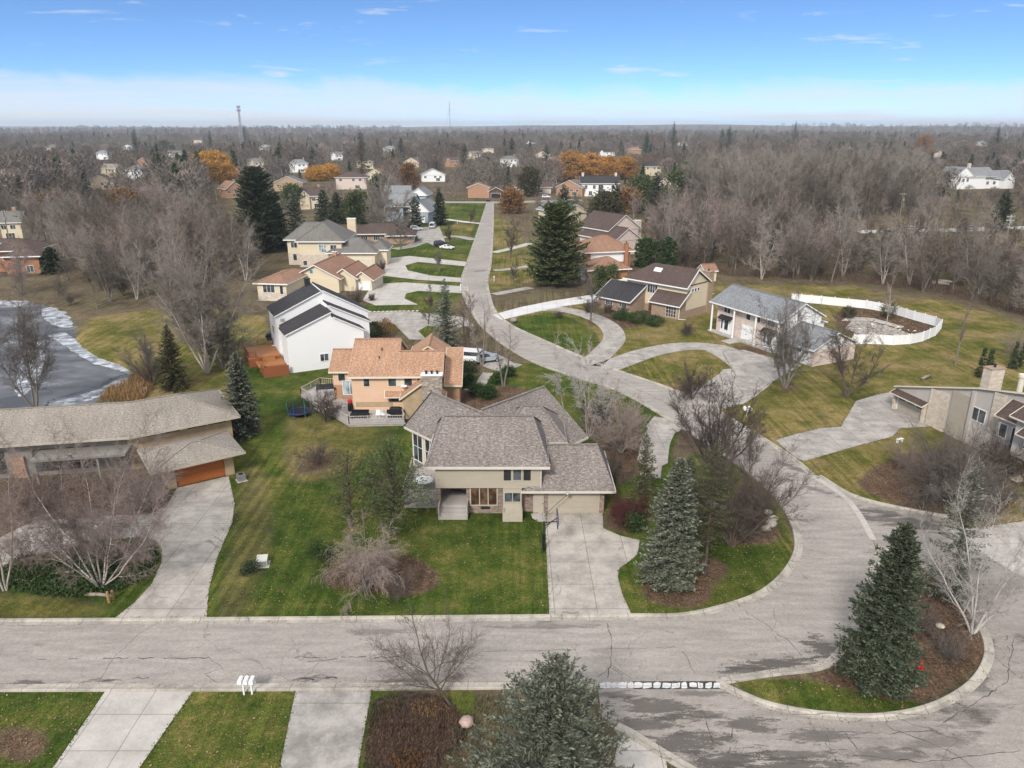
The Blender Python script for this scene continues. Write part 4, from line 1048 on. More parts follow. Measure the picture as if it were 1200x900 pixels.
H.one('brick_pier', BR_ORANGE, lambda m: m.box(-12.5, -11.2, 0.9, 1.3, 0, 2.4))
for c in (-5.5, -9.0, -14.5, -18.5): H.window('f', 1.2, c, 0.6, 2.6, 2.4, 2, P_BROWN, None, 0)
H.one('canopy', SI_GREY, lambda m: (m.box(-9.5, -0.2, -1.6, 1.18, 2.75, 3.0), m.box(-9.3, -9.1, -1.4, -1.2, 0, 2.75), m.box(-3.2, -3.0, -1.4, -1.2, 0, 2.75)))
H.frame(-35.19, 71.16, 34.9)
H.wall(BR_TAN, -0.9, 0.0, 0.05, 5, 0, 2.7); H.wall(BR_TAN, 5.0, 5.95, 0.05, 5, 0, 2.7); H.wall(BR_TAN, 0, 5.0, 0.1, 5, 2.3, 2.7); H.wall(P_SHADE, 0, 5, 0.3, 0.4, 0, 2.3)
H.garage('f', 0.28, 2.5, 5.0, 2.25, P_GARAGEWOOD, False, P_BROWN)
H.hip(SH_SAND, -2.4, 7.0, -1.1, 6.2, 2.8, 3.75, 2.2, 3.2, 0.18, P_BEIGE)
H.done()
def ac_unit(name, label, x, y, rz, s=1.0):
    t = thing(name, label, 'air conditioner', (x, y, 0), rz)
    m = MB(); m.box(-.4 * s, .4 * s, -.4 * s, .4 * s, 0.06, .8 * s)
    for k in range(7): m.box(-.43 * s, .43 * s, -.43 * s, .43 * s, .1 + k * .1 * s, .14 + k * .1 * s)
    m.build('body', P_METAL, t)
    m = MB(); m.lathe([(.3 * s, .8 * s), (.32 * s, .83 * s), (.05, .86 * s)], (0, 0, 0), 12); m.build('fan', P_DARK, t)
    m = MB(); m.box(-.55 * s, .55 * s, -.55 * s, .55 * s, 0.0, .058); m.build('pad', M_CONC_NEW, t)
x, y = at(283, 563)
ac_unit('air_conditioner', 'grey cooling unit on a slab at the corner of the tan brick garage', x, y, .6, .95)

# ================================================================== the peach house and its deck
H = House('peach_house', 'peach two-storey house with copper coloured roof and stone chimney behind the taupe house', 'house', (-15, 97))
H.frame(-21.0, 93.0, 1.5)
H.wall(SI_PEACH, 0, 11.6, 0, 7.5, 0, 5.1); H.wall(SI_PEACH, 0, 6, 7.5, 12, 0, 5.1)
H.gable_x(SH_COPPER, -0.35, 6.0, -.55, 13.0, 5.25, 8.5, gw=SI_PEACH, trim=P_CREAM); H.gable_x(SH_COPPER, 6.02, 12.0, -.55, 8.0, 5.25, 7.45, gw=SI_PEACH, trim=P_CREAM)
H.wall(BR_ORANGE, -3.4, 0, 4.6, 11.6, 0, 2.4); H.wall(SI_PEACH, -3.4, 0, 4.6, 11.6, 2.4, 4.4); H.gable_x(SH_COPPER, -3.85, -0.02, 4.1, 12.2, 4.5, 6.5, gw=SI_PEACH, trim=P_CREAM)
H.wall(BR_ORANGE, 11.6, 14.0, 1.2, 8, 0, 3.4); H.shed(SH_COPPER, [(12.02, 0.8, 3.5), (14.4, .8, 3.5), (14.4, 8.4, 6.6), (12.02, 8.4, 6.6)], .2, P_CREAM); H.wall(BR_ORANGE, 12.0, 14.0, 8, 8.2, 3.3, 6.4)
H.gable_y(SH_COPPER, 6.6, 12.2, 8.2, 14.5, 5.0, 6.9, gw=SI_PEACH, trim=P_CREAM); H.wall(SI_PEACH, 7.0, 11.8, 7.6, 14.1, 0, 4.9)
# stone hearth wing
H.wall(BR_TAN, 6.9, 11.9, -2.3, 0, 0, 2.9); H.gable_y(SH_COPPER, 6.5, 12.4, -2.7, -.02, 2.95, 5.1, gw=BR_TAN, trim=P_CREAM, inset=.38)
H.chimney(STONE, 10.7, -2.2, 2.6, 1.1, 0, 6.0, 3, P_WHITE)
# openings
for c, w_, n in ((1.95, .75, 1), (5.3, 1.0, 1), (7.4, 1.0, 1), (9.0, .8, 1)): H.window('f', 0, c, 3.75, w_, 1.05, n, P_CREAM)
H.panel('shutter', P_CREAM, 'f', 0, 6.35, 3.72, .95, 1.1, .05, 3, 2)
H.window('f', 0, 5.6, 1.65, 1.5, .6, 2, P_BROWN); H.shed(SH_COPPER, [(4.3, -1.0, 2.55), (6.7, -1.0, 2.55), (6.7, 0.02, 3.15), (4.3, 0.02, 3.15)], .12, P_CREAM)
H.window('f', 4.6, -2.2, 3.0, .9, 1.0, 1, P_CREAM); H.window('f', 4.6, -1.2, 1.05, 1.8, 1.9, 2, P_WHITE, GLASS_PALE, name='patio_door')
H.wall(BR_TAN, 0.4, 5.2, -.06, 0.0, 0.9, 1.55)
H.vents([(3.4, 2.5, 6.8), (3.6, 4.0, 7.5)])
def dish(m):
    m.lathe([(.02, 0), (.25, .05), (.45, .16), (.47, .17), (.45, .19), (.25, .09), (.02, .04)], (6.85, -.4, 3.7), 14)
H.one('antenna_dish', P_WHITE, dish); H.one('dish_arm', P_METAL, lambda m: m.tube([(6.85, -.02, 3.5), (6.85, -.38, 3.7)], .03))
H.done()
D = House('timber_deck', 'wide silvery timber deck wrapped round the back of the peach house', 'deck', (-22, 92))
D.frame(0, 0, 0); ZD = 0.42
dk = [at(352, 462, ZD), at(375, 450, ZD), at(402, 452, ZD), at(402, 468, ZD), (-21.0, 97.4), (-21.02, 92.9), (-14.15, 92.95), (-14.15, 90.7), at(475.5, 495.5, ZD), at(409, 497, ZD)]
D.one('platform', P_GREYDECK, lambda m: m.prism(dk, ZD - .14, ZD)); cx_, cy_ = sum(p[0] for p in dk) / len(dk), sum(p[1] for p in dk) / len(dk); D.one('skirt', P_SILVER, lambda m: m.prism([(cx_ + (p[0] - cx_) * .985, cy_ + (p[1] - cy_) * .985) for p in dk], 0, ZD - .145))
ir = [(cx_ + (p[0] - cx_) * .985, cy_ + (p[1] - cy_) * .985) for p in dk]
D.rail('railing', P_SILVER, [ir[2], ir[1], ir[0], tuple(np.array(ir[0]) * .62 + np.array(ir[9]) * .38)], ZD, 1.0, .3); D.rail('railing', P_SILVER, [tuple(np.array(ir[0]) * .45 + np.array(ir[9]) * .55), ir[9], ir[8], ir[7]], ZD, 1.0, .3)
sa, sb = np.array(dk[0]) * .62 + np.array(dk[9]) * .38, np.array(dk[0]) * .45 + np.array(dk[9]) * .55; sn = np.array([-(sb - sa)[1], (sb - sa)[0]]); sn = -sn / np.linalg.norm(sn)
if sn[1] > 0: sn = -sn
D.one('steps', P_GREYDECK, lambda m: [m.prism([tuple(sa + sn * .32 * k), tuple(sb + sn * .32 * k), tuple(sb + sn * .32 * (k + 1)), tuple(sa + sn * .32 * (k + 1))], 0.0, ZD - .12 - .12 * k) for k in range(2)])
D.done()

# ================================================================== the white gabled house
H = House('white_house', 'tall white sided house with stepped dark gables behind the orange timber deck', 'house', (-31, 117))
H.frame(-34.06, 109.75, 26.4)
def stepped(y0, y1, left, right, over=0.3):
    """left roof line (x,z)->(x,z), right roof line lower behind a clerestory step"""
    (xa, za), (xb, zb) = left; (xc, zc), (xd, zd) = right
    H.mb('wall', SI_WHITE).extrude_y([(xa + over, 0), (xd - over, 0), (xd - over, zd - .1), (xc, zc - .25), (xb - .05, zc - .25), (xb - .05, zb - .25), (xa + over, za - .08)], y0 + .25, y1 - .1)
    H.mb('roof', SH_SLATE).slab([(xa, y0, za), (xb, y0, zb), (xb, y1, zb), (xa, y1, za)], .22); H.mb('roof', SH_SLATE).slab([(xc, y0, zc), (xd, y0, zd), (xd, y1, zd), (xc, y1, zc)], .22)
    H.mb('fascia', P_WHITE).bar((xa, y0 - .02, za - .16), (xb, y0 - .02, zb - .16), .05, .16); H.mb('fascia', P_WHITE).bar((xc, y0 - .02, zc - .16), (xd, y0 - .02, zd - .16), .05, .16)
stepped(0, 5.0, ((-.3, 6.2), (7.0, 9.1)), ((7.2, 8.3), (12.2, 5.6)))
stepped(3.0, 7.0, ((.1, 6.1), (6.9, 8.95)), ((7.3, 9.5), (14.0, 6.1)))
stepped(6.7, 14.2, ((-.5, 7.7), (7.0, 11.0)), ((7.3, 11.2), (14.9, 6.9)))
H.window('f', 0.25, 5.4, 1.3, 1.2, 1.1, 2); H.chimney(P_DARK, 6.4, 13.6, .8, .8, 9, 11.8, 0, P_DARK)
H.one('vent_louvre', P_BEIGE, lambda m: m.box(.4, 1.0, 6.86, 6.96, 6.6, 7.1))
H.window('l', -.2, 11, 3.8, 1.6, 1.3, 2); H.one('planter_box', SI_PEACH, lambda m: m.box(10.2, 12.9, -1.0, .24, 0, 3.6))
H.done()
D = House('cedar_deck', 'raised orange cedar deck with steps at the side of the white gabled house', 'deck', (-38, 112))
D.frame(-34.06, 109.75, 26.4)
D.one('platform', P_ORANGEDECK, lambda m: (m.box(-5.2, -.2, 6.0, 13.0, 1.3, 1.5), m.box(-4.2, -.15, 2.6, 5.98, .75, .95)))
D.one('skirt', P_REDCEDAR, lambda m: (m.box(-3.9, -.2, -0.4, -.25, 0, 1.55), m.box(-3.9, -3.75, -.25, 2.6, 0, 1.55), m.box(-5.1, -5.0, 6, 13, 0, 1.3), m.box(-5.1, -.2, 6.02, 6.1, 0, 1.3), m.box(-4.1, -.3, 2.65, 2.75, 0, .75)))
D.one('landing', P_ORANGEDECK, lambda m: m.box(-3.74, -.2, -.24, 2.55, .35, .5))
D.rail('railing', P_REDCEDAR, [(-.3, 13), (-5.1, 13), (-5.1, 6.1), (-4.1, 6.1), (-4.1, 2.7)], 1.5, .95, .28, .06)
D.one('steps', P_ORANGEDECK, lambda m: [m.box(-3.2, -1.2, 5.0 + .3 * k, 5.3 + .3 * k, .95, 1.08 + .12 * k) for k in range(3)])
D.done()

# ================================================================== cream house with rust roof, grey hipped house
H = House('cream_house', 'cream gabled house with rust red roof between the white house and the grey roofed house', 'house', (-43, 178))
H.frame(-50.3, 170.6, -8)
H.wall(SI_PALE, 0, 11.0, 0, 16, 0, 3.3); H.gable_y(SH_RUST, -.6, 11.7, -.5, 16.5, 3.35, 6.4, gw=SI_PALE, inset=.6)
H.panel('vent', P_TEAL, 'f', 0.1, 4.6, 4.3, .7, .8, .04)
H.wall(SI_PALE, 11, 14.2, 2.2, 12, 0, 2.9); H.gable_y(SH_RUST, 8, 14.8, 1.8, 13, 3.0, 5.3, gw=SI_PALE, inset=.5)
H.wall(SI_PALE, 14.0, 17.6, 3.4, 12, 0, 2.4); H.gable_y(SH_RUST, 12.6, 18.2, 3.0, 13, 2.5, 4.5, gw=SI_PALE, inset=.5); H.garage('f', 3.4, 15.7, 2.8, 2.0)
H.wall(STONE_PALE, -3.6, 3.0, -10.2, -.02, 0, 1.9); H.wall(SI_PALE, -3.6, 3.0, -10.2, -.02, 1.9, 3.9); H.hip(SH_RUST, -4.2, 3.6, -10.8, 5, 4.0, 5.2, -6, 1, axis='y')
H.window('f', -10.2, -1.0, 1.9, 2.6, 1.6, 3); H.window('l', -3.6, -7, 1.9, 2.4, 1.6, 3); H.window('f', -10.2, 1.9, 1.6, .7, 1.8, 1)
H.chimney(BR_ORANGE, 5.5, 13, 1.0, .8, 4.5, 7.2, 1)
H.done()
H = House('grey_house', 'large cream house with grey hipped roof and low garage wing left of the street', 'house', (-50, 210))
H.frame(-57.2, 202.3, 0)
H.wall(STONE_PALE, 0, 11.5, 0, 13, 0, 3.3); H.wall(SI_PALE, 0, 11.5, 0.02, 13, 3.3, 6.9); H.wall(STONE_PALE, -4, 0, 3.5, 13, 0, 3.2); H.wall(SI_PALE, -4, 0, 3.52, 13, 3.2, 6.9)
H.hip(SH_GREY, -.7, 12.6, -.7, 15.5, 7.0, 11.6, 4, 10, axis='y'); H.hip(SH_GREY, -4.8, 8, 2.8, 15, 6.96, 11.0, 0, 6)
H.wall(SI_PALE, 8.5, 20.4, -1.0, 9, 0, 3.9); H.hip(SH_GREY, 7.6, 21.2, -1.7, 10.5, 4.1, 7.4, 13.5, 15.5); H.wall(SI_PALE, 20.4, 23.0, 3, 10, 0, 4.2); H.hip(SH_GREY, 18, 23.6, 2.4, 11, 4.3, 6.5, axis='y')
H.window('f', 0.02, 6.4, 4.0, 1.9, 2.0, 3, P_WHITE, GLASS_PALE, 1); H.window('f', 0.02, 9.3, 4.6, 1.6, 1.3, 2); H.window('f', 3.52, -2.2, 4.7, 1.6, 1.4, 2); H.window('f', 3.5, -2.2, 1.2, 1.0, 1.8, 1); H.window('f', 0, 1.4, .5, 1.0, 1.2, 1)
H.garage('f', -1.0, 16.2, 6.2, 2.4, P_CREAM); H.chimney(SI_CREAM, 11.2, 16.5, 2.4, 1.4, 6, 11.0, 0); H.vents([(3.0, 5.5, 9.9), (7, 12, 11.7)])
H.done()

# ================================================================== right of the street
H = House('tudor_house', 'cream and tan brick house with brown roofs and tall chimney on the right', 'house', (32, 152))
H.frame(32.7, 143.5, 44)
H.wall(BR_BROWN, 0, 3.0, 0.02, 6.6, 0, 2.7); H.mb('wall', BR_BROWN).extrude_y([(0, 2.6), (3.0, 2.6), (3.0, 5.1)], 0.02, 6.6)
H.wall(BR_BROWN, 2.2, 9.6, .05, 14.6, 0, 1.5)
H.mb('wall', SI_PALE).extrude_y([(2.25, 1.5), (9.58, 1.5), (9.58, 6.5), (5.2, 9.15), (2.25, 6.5)], 0, 9.8); H.wall(SI_PALE, 2.25, 9.58, 9.8, 14.6, 1.5, 5.9)
rb_ = H.mb('roof', SH_BROWN)
for pl_ in ([(1.5, -.5, 6.15), (5.2, -.5, 9.45), (5.2, 10.2, 9.45), (1.5, 15.3, 6.15)], [(5.2, -.5, 9.45), (10.2, -.5, 6.5), (10.2, 15.3, 6.5), (5.2, 10.2, 9.45)], [(5.2, 10.2, 9.45), (10.2, 15.3, 6.5), (1.5, 15.3, 6.15)]): rb_.slab(pl_, .2)
ft_ = H.mb('fascia', P_WHITE)
for p_, q_ in (((1.5, -.52, 6.0), (5.2, -.52, 9.3)), ((5.2, -.52, 9.3), (10.2, -.52, 6.35)), ((1.46, -.5, 6.02), (1.46, 15.3, 6.02))): ft_.bar(p_, q_, .08, .24)
H.shed(SH_BROWN, [(-.6, -.45, 2.8), (-.6, 7.0, 2.8), (3.1, 7.0, 5.5), (3.1, -.45, 5.5)], .2)
H.one('half_timber', P_BROWN, lambda m: m.box(2.3, 9.5, -.06, -.005, 6.3, 6.5))
for c in (4.2, 5.2, 6.2): H.window('f', 0, c, 5.0, .6, .6, 1)
H.window('l', 0, 1.9, .35, 2.3, 2.0, 4, P_CREAM, None, 2)
H.window('l', 2.25, 8.2, 3.9, 2.4, 1.6, 4); H.window('l', 2.25, 11.6, 4.3, 2.2, 1.1, 4); H.window('l', 2.25, 14.0, 4.4, .9, 1.0, 2)
H.wall(BR_BROWN, -2.6, 2.2, 9.9, 18.2, 0, 2.3); H.shed(SH_SLATE, [(-3.3, 9.5, 2.5), (-3.3, 18.8, 2.5), (2.2, 18.8, 5.3), (2.2, 9.5, 5.3)], .2); H.mb('wall', BR_BROWN).extrude_y([(-2.6, 2.2), (2.2, 2.2), (2.2, 4.9)], 9.9, 18.2); H.wall(SI_PALE, 2.2, 8, 14.7, 18.2, 0, 5.0)
H.window('l', -2.6, 11.8, 1.1, 1.8, .8, 3); H.window('l', -2.6, 15.4, 1.1, 1.8, .8, 3); H.panel('front_door', P_BROWN, 'l', 2.2, 8.3, .1, 1.1, 2.2)
H.chimney(BR_BROWN, 10.5, .6, 1.7, 1.6, 0, 8.2, 1, BR_BROWN)
H.wall(BR_BROWN, 9.7, 15.5, 3, 9, 0, 2.6); H.gable_x(SH_BROWN, 9.5, 16.2, 2.4, 9.6, 2.7, 5.0, gw=SI_PALE)
H.one('skylight', P_WHITE, lambda m: m.slab([(3.6, 7.4, 8.16), (4.3, 7.4, 8.76), (4.3, 9.2, 8.76), (3.6, 9.2, 8.16)], .15)); H.one('downspout', P_WHITE, lambda m: (m.bar((-.1, -.08, 2.6), (-.1, -.08, .2), .1), m.bar((-.1, -.08, .2), (.9, -1.0, .1), .1)))
H.done()
H = House('brick_house', 'red brick house with tan hipped roofs and white garden wall, behind the round green conifers', 'house', (23, 192))
H.frame(18.5, 181.2, 14)
H.wall(BR_RED, 0, 10.2, 0, 8.6, 0, 3.0); H.hip(SH_RUST, -.9, 11.0, -.8, 9.4, 3.1, 5.4, 5.6, 6.8)
H.wall(BR_RED, 3.2, 15, 10.2, 22, 0, 5.5); H.hip(SH_RUST, 2.2, 16, 9.4, 23, 5.7, 9.0, 8.6, 10.6); H.panel('render_panel', SI_WHITE, 'f', 10.2, 8.8, 2.9, 9.2, 2.4, .05); H.chimney(BR_RED, 13.6, 9.6, .9, .9, 0, 7.6, 1, BR_RED)
H.wall(BR_RED, -.5, 3.2, 12, 19, 0, 4.8); H.hip(SH_RUST, -1.5, 8, 11, 20, 5.0, 7.6, 2.5, 4); H.garage('l', 0, 4.5, 5, 2.3, P_WHITE); H.window('l', -.5, 15.5, 1, 1.6, 1.6, 2)
H.done()
H = House('tan_house', 'tan two-gabled house with brown roof rising behind the red brick house', 'house', (30, 232))
H.frame(36.0, 222, 34)
H.wall(BR_PINK, -6, 3.4, 1.8, 18, 0, 4.4); H.gable_y(SH_BROWN, -6.7, 4.1, 1.3, 18, 4.5, 7.9, gw=BR_PINK); H.wall(BR_PINK, -3.4, 8.4, 7.5, 20, 0, 6.4); H.gable_y(SH_BROWN, -4.2, 9.2, 7.0, 22, 6.6, 11.0, gw=BR_PINK); H.chimney(BR_PINK, 9.4, 9.2, 1.7, 1.7, 0, 8.6, 1)
H.window('f', 1.8, -1.3, 1.4, 1.6, 1.4, 2)
H.done()

# ================================================================== white pillared house and its vinyl fence
H = House('colonial_house', 'white and pink brick house with tall pillared front inside the curved drive', 'house', (46, 125))
H.frame(47.3, 113.2, 26)
H.wall(BR_PINK, 0.2, 9.4, 0, 7.5, 0, 2.7); H.gable_y(SH_BLUE, -.4, 9.9, -.45, 7.6, 2.85, 5.2, gw=SI_WHITE, inset=.5, t=.16)
H.wall(BR_PINK, 1.25, 9.4, 7.52, 24.0, 0, 5.4); H.gable_y(SH_BLUE, 0, 10.2, 7.2, 25.0, 5.6, 8.3, gw=SI_WHITE, inset=.5, t=.18); H.wall(SI_WHITE, 1.27, 9.38, 7.48, 7.6, 2.6, 5.4); H.wall(P_WHITE, 1.21, 1.25, 7.6, 23.9, 5.05, 5.4)
for k, yy in enumerate((8.0, 13.2, 18.6, 24.4)):
    H.one('pillar', P_WHITE, lambda m: (m.lathe([(.26, 0.0), (.26, .2), (.19, .25), (.17, 5.1), (.25, 5.18), (.25, 5.36)], (.35, yy, 0), 14)))
H.one('stoop', M_CONC_NEW, lambda m: (m.box(.0, 1.2, 7.7, 24.8, 0, .22), m.box(-1.3, -.02, 16.0, 18.2, 0, .14), m.box(-2.6, -1.32, 16.0, 18.2, 0, .08)))
for c in (10.6, 21.4):
    H.panel('bay_panel', P_WHITE, 'l', 1.25, c, .25, 2.9, 2.7, .12); H.window('l', 1.12, c - .2, .9, 1.0, 1.7, 1); H.window('l', 1.12, c + .95, .9, .45, 1.7, 1)
    H.one('bay_roof', P_DARK, lambda m: m.slab([(.45, c - 1.6, 2.95), (1.25, c - 1.6, 3.5), (1.25, c + 1.6, 3.5), (.45, c + 1.6, 2.95)], .15)); H.window('l', 1.25, c, 4.0, 1.6, .95, 2)
H.panel('entry_surround', P_WHITE, 'l', 1.25, 16.0, .25, 2.6, 2.6, .1); d = H.panel('front_door', P_WHITE, 'l', 1.15, 16.0, .3, 1.9, 2.2, .06, 3, 2); H.one('handle', P_DARK, lambda m: m.box(1.01, 1.09, 15.95, 16.05, 1.2, 1.4), d); H.window('l', 1.25, 16.0, 3.9, 1.0, 1.1, 1)
H.garage('l', 0.2, 3.7, 5.6, 2.3, P_WHITE, True); H.window('l', 1.25, 13.6, 4.0, .9, .95, 1)
H.one('rear_bay', SI_WHITE, lambda m: (m.box(9.4, 12.0, 9, 14, 0, 4.0), m.slab([(9.3, 8.7, 4.9), (12.5, 8.7, 4.0), (12.5, 14.3, 4.0), (9.3, 14.3, 4.9)], .2)))
H.done()
fp = [(56.8, 121.5), (59.5, 126.2), (62.94, 126.3), (66.2, 125.6), (69.5, 126.3), (72.5, 128.0), (76.8, 131.8), (80.4, 136.6), (80.5, 139.0), (78.8, 143.5), (77.0, 149.5), (73.8, 153.2), (70.6, 154.8), (66.0, 157.5), (60.5, 160.0)]
F_ = House('vinyl_fence', 'white vinyl panel fence curving round the yard behind the pillared house', 'fence', (70, 140))
F_.frame(0, 0, 0)
for i in range(len(fp) - 1):
    a, b = Vector((*fp[i], 0)), Vector((*fp[i + 1], 0)); k = max(1, round((b - a).length / 2.4))
    for j in range(k):
        p, q = a + (b - a) * (j + .03) / k, a + (b - a) * (j + .97) / k
        def pan(m):
            m.bar(p + Vector((0, 0, .9)), q + Vector((0, 0, .9)), .05, 1.5); m.bar(p + Vector((0, 0, 1.7)), q + Vector((0, 0, 1.7)), .09, .12); m.bar(p + Vector((0, 0, .12)), q + Vector((0, 0, .12)), .09, .12)
        F_.one('panel', P_WHITE, pan)
        F_.one('post', P_WHITE, lambda m: m.bar(a + (b - a) * j / k + Vector((0, 0, -.02)), a + (b - a) * j / k + Vector((0, 0, 1.95)), .14))
F_.done()

# ================================================================== grey boarded house at the right edge
H = House('modern_house', 'grey boarded house with long sloping roof line and stone panels at the right edge', 'house', (57, 84))
H.frame(56.9, 73.0, 13.3)
def tilt_block(y0, y1, z0, z1, drop, x1=9.0):
    H.mb('wall', SI_GREY_V).add([(0, y0, 0), (0, y1, 0), (x1, y1, 0), (x1, y0, 0), (0, y0, z0), (0, y1, z1), (x1, y1, max(.5, z1 - drop)), (x1, y0, z0 - drop)], [(0, 1, 2, 3), (4, 7, 6, 5), (0, 4, 5, 1), (1, 5, 6, 2), (2, 6, 7, 3), (3, 7, 4, 0)])
tilt_block(10.01, 22.6, 7.0, 3.0, 1.6); tilt_block(-9, 10.0, 11.4, 7.0, 4.0)
H.shed(SH_BROWN, [(-.3, 23.0, 3.08), (-.3, 10.0, 7.2), (9.6, 10.0, 5.5), (9.6, 23.0, 1.4)], .16, P_CREAM); H.shed(SH_BROWN, [(-.3, 9.98, 7.22), (-.3, -9.4, 11.7), (9.6, -9.4, 7.4), (9.6, 9.98, 2.95)], .16, P_CREAM)
for y0, y1, z1 in ((14.0, 16.8, 4.85), (11.0, 13.4, 5.7), (6.2, 7.7, 7.5)): H.one('stone_panel', STONE_PALE if y0 != 11.0 else SI_BEIGE, lambda m: m.box(-.22, 0.0, y0, y1, 0, z1))
H.one('stone_pier', STONE_PALE, lambda m: m.box(-.5, -.0, 17.0, 17.4, 0, 2.5)); H.one('stone_pier', STONE_PALE, lambda m: m.box(-.5, 0, 22.2, 22.6, 0, 2.5))
H.garage('l', 0, 19.8, 4.6, 2.0, P_BEIGE, True); H.shed(SH_BROWN, [(-1.0, 16.9, 2.3), (-1.0, 22.8, 2.3), (.0, 22.8, 2.8), (.0, 16.9, 2.8)], .12, P_CREAM)
H.window('l', 0, 9.4, 3.2, 1.9, 1.5, 2); H.wall(SI_GREY_V, -1.6, 0, 2.4, 5.2, 2.6, 5.6); H.shed(SH_BROWN, [(-2.0, 2.1, 5.65), (-2.0, 5.5, 5.65), (0, 5.5, 7.4), (0, 2.1, 7.4)], .14, P_CREAM); H.window('l', -1.6, 4.4, 3.4, .9, 1.5, 1); H.window('l', -1.6, 3.0, 3.2, .5, 1.8, 1)
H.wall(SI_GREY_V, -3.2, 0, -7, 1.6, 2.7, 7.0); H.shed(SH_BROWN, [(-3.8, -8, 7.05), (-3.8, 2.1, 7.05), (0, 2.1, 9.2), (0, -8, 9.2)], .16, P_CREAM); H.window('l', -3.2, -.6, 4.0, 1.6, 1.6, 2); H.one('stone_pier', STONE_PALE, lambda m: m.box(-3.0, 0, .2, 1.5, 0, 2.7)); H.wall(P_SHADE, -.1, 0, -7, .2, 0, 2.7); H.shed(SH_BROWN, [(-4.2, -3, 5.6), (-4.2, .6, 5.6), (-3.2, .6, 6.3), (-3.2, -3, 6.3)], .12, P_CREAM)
H.chimney(STONE_PALE, 3.0, 11.4, 1.9, 1.2, 5, 8.9, 1, BR_BROWN); H.one('pipe_flue', P_CREAM, lambda m: m.lathe([(.3, 6.5), (.3, 9.6), (.42, 9.65), (.42, 10.0), (.05, 10.1)], (1.2, 6.0, 0), 12)); H.one('pilaster', SI_GREY_V, lambda m: m.box(-.3, -.001, 10.2, 10.6, 0, 6.6))
H.done()

# ================================================================== houses farther off
H = House('orange_brick_house', 'orange brick house with brown roof half hidden by trees above the pond', 'house', (-132, 202))
H.frame(-142, 194, 8)
H.wall(BR_RED, 0, 17, 0, 10, 0, 5.4); H.hip(SH_BROWN, -1.2, 18.4, -1.2, 11.2, 5.6, 8.0); H.wall(BR_RED, 12, 20, -4, 4, 0, 4.6); H.hip(SH_BROWN, 11, 21, -5, 5, 4.7, 6.4)
for c in (3, 7, 10.5): H.window('f', 0, c, 3.0, 1.6, 1.4, 2)
H.window('f', -4, 15, 2.4, 1.2, 1.2, 1); H.window('f', -4, 17.6, .5, 1.6, 1.6, 2); H.window('f', 0, 5, .4, 2.6, 1.8, 2); H.one('skylight', GLASS_PALE, lambda m: (m.slab([(5, 1, 6.65), (9, 1, 6.65), (9, 2.6, 7.2), (5, 2.6, 7.2)], .1), m.slab([(4, 3, 7.35), (8, 3, 7.35), (8, 4, 7.7), (4, 4, 7.7)], .1)))
H.done()
H = House('blue_house', 'pale blue-grey house with slate blue roofs left of the straight street', 'house', (-42, 312))
H.frame(-52, 306, -12)
H.wall(SI_BLUE, 0, 9, 0, 12, 0, 6); H.gable_x(SH_BLUE, -.8, 13, -.8, 12.8, 6.1, 10.6, gw=SI_BLUE); H.wall(SI_BLUE, 12, 20, -2, 9, 0, 4); H.gable_y(SH_BLUE, 11.4, 20.8, -2.6, 12, 4.4, 8.6, gw=SI_WHITE); H.gable_y(SH_BLUE, 1.5, 5.5, -3, 4, 6.0, 8.4, gw=SI_BLUE)
H.window('f', 0, 2, 3.6, 1.4, 1.4, 2); H.window('f', 0, 6.5, 3.6, 1.4, 1.4, 2); H.window('f', -2, 16, 4.4, 1.0, 1.6, 1); H.garage('f', -2, 16, 5)
H.done()
H = House('slate_blue_house', 'second slate blue roofed house just behind the pale blue one', 'house', (-48, 372))
H.frame(-60, 362, -6)
H.wall(SI_BLUE, 0, 20, 0, 11, 0, 5.6); H.gable_x(SH_BLUE, -.8, 12, -.8, 11.8, 5.7, 9.6, gw=SI_WHITE); H.gable_y(SH_BLUE, 12, 21, -1, 12, 5.6, 9.0, gw=SI_WHITE)
H.window('f', 0, 4, 3, 1.6, 1.4, 2); H.window('f', 0, 9, 3, 1.6, 1.4, 2)
H.done()
H = House('brown_house', 'low brown brick house with brown hipped roof beside the large grey roofed house', 'house', (-44, 252))
H.frame(-52, 246, 4)
H.wall(BR_BROWN, 0, 18, 0, 11, 0, 3.0); H.hip(SH_BROWN, -1, 19, -1, 12, 3.1, 5.8); H.wall(BR_BROWN, 12, 20, -3, 5, 0, 2.8); H.hip(SH_BROWN, 11, 21, -4, 7, 2.9, 4.9); H.window('f', 0, 4, .9, 2, 1.4, 3); H.window('f', 0, 8, .9, 2, 1.4, 3); H.garage('r', 20, 1, 5)
H.done()
H = House('gable_house', 'grey roofed cream house with a long low gable right of the straight street', 'house', (27, 312))
H.frame(21, 300, 30)
H.wall(SI_PALE, 0, 10, 0, 20, 0, 3.6); H.gable_y(SH_BLUE, -.8, 10.8, -.8, 21, 3.7, 7.0, gw=SI_PALE); H.gable_y(SH_SLATE, -5, 5, -4, 9, 2.9, 5.4, gw=SI_PALE); H.wall(SI_PALE, -4.2, 4.2, -3.2, 9, 0, 2.8); H.chimney(P_WHITE, 8, 12, 1, 1, 3, 8.4, 1); H.window('f', -3.2, 0, .8, 1.8, 1.3, 2)
H.done()
H = House('manor_house', 'white house with dark roof and tall dark windows below the orange willows', 'house', (45, 424))
H.frame(37.6, 419.5, 0)
H.wall(SI_WHITE, 0, 20, 0, 10, 0, 6.8); H.gable_x(SH_SLATE, -.8, 20.8, -.8, 10.8, 6.9, 10.6, gw=SI_WHITE); H.chimney(BR_PINK, 1, 5, 1.2, 1.2, 7, 12, 1); H.chimney(BR_PINK, 19, 5, 1.2, 1.2, 7, 12, 1)
for c in (2.5, 7, 17): H.window('f', 0, c, 3.9, 1.4, 1.9, 2)
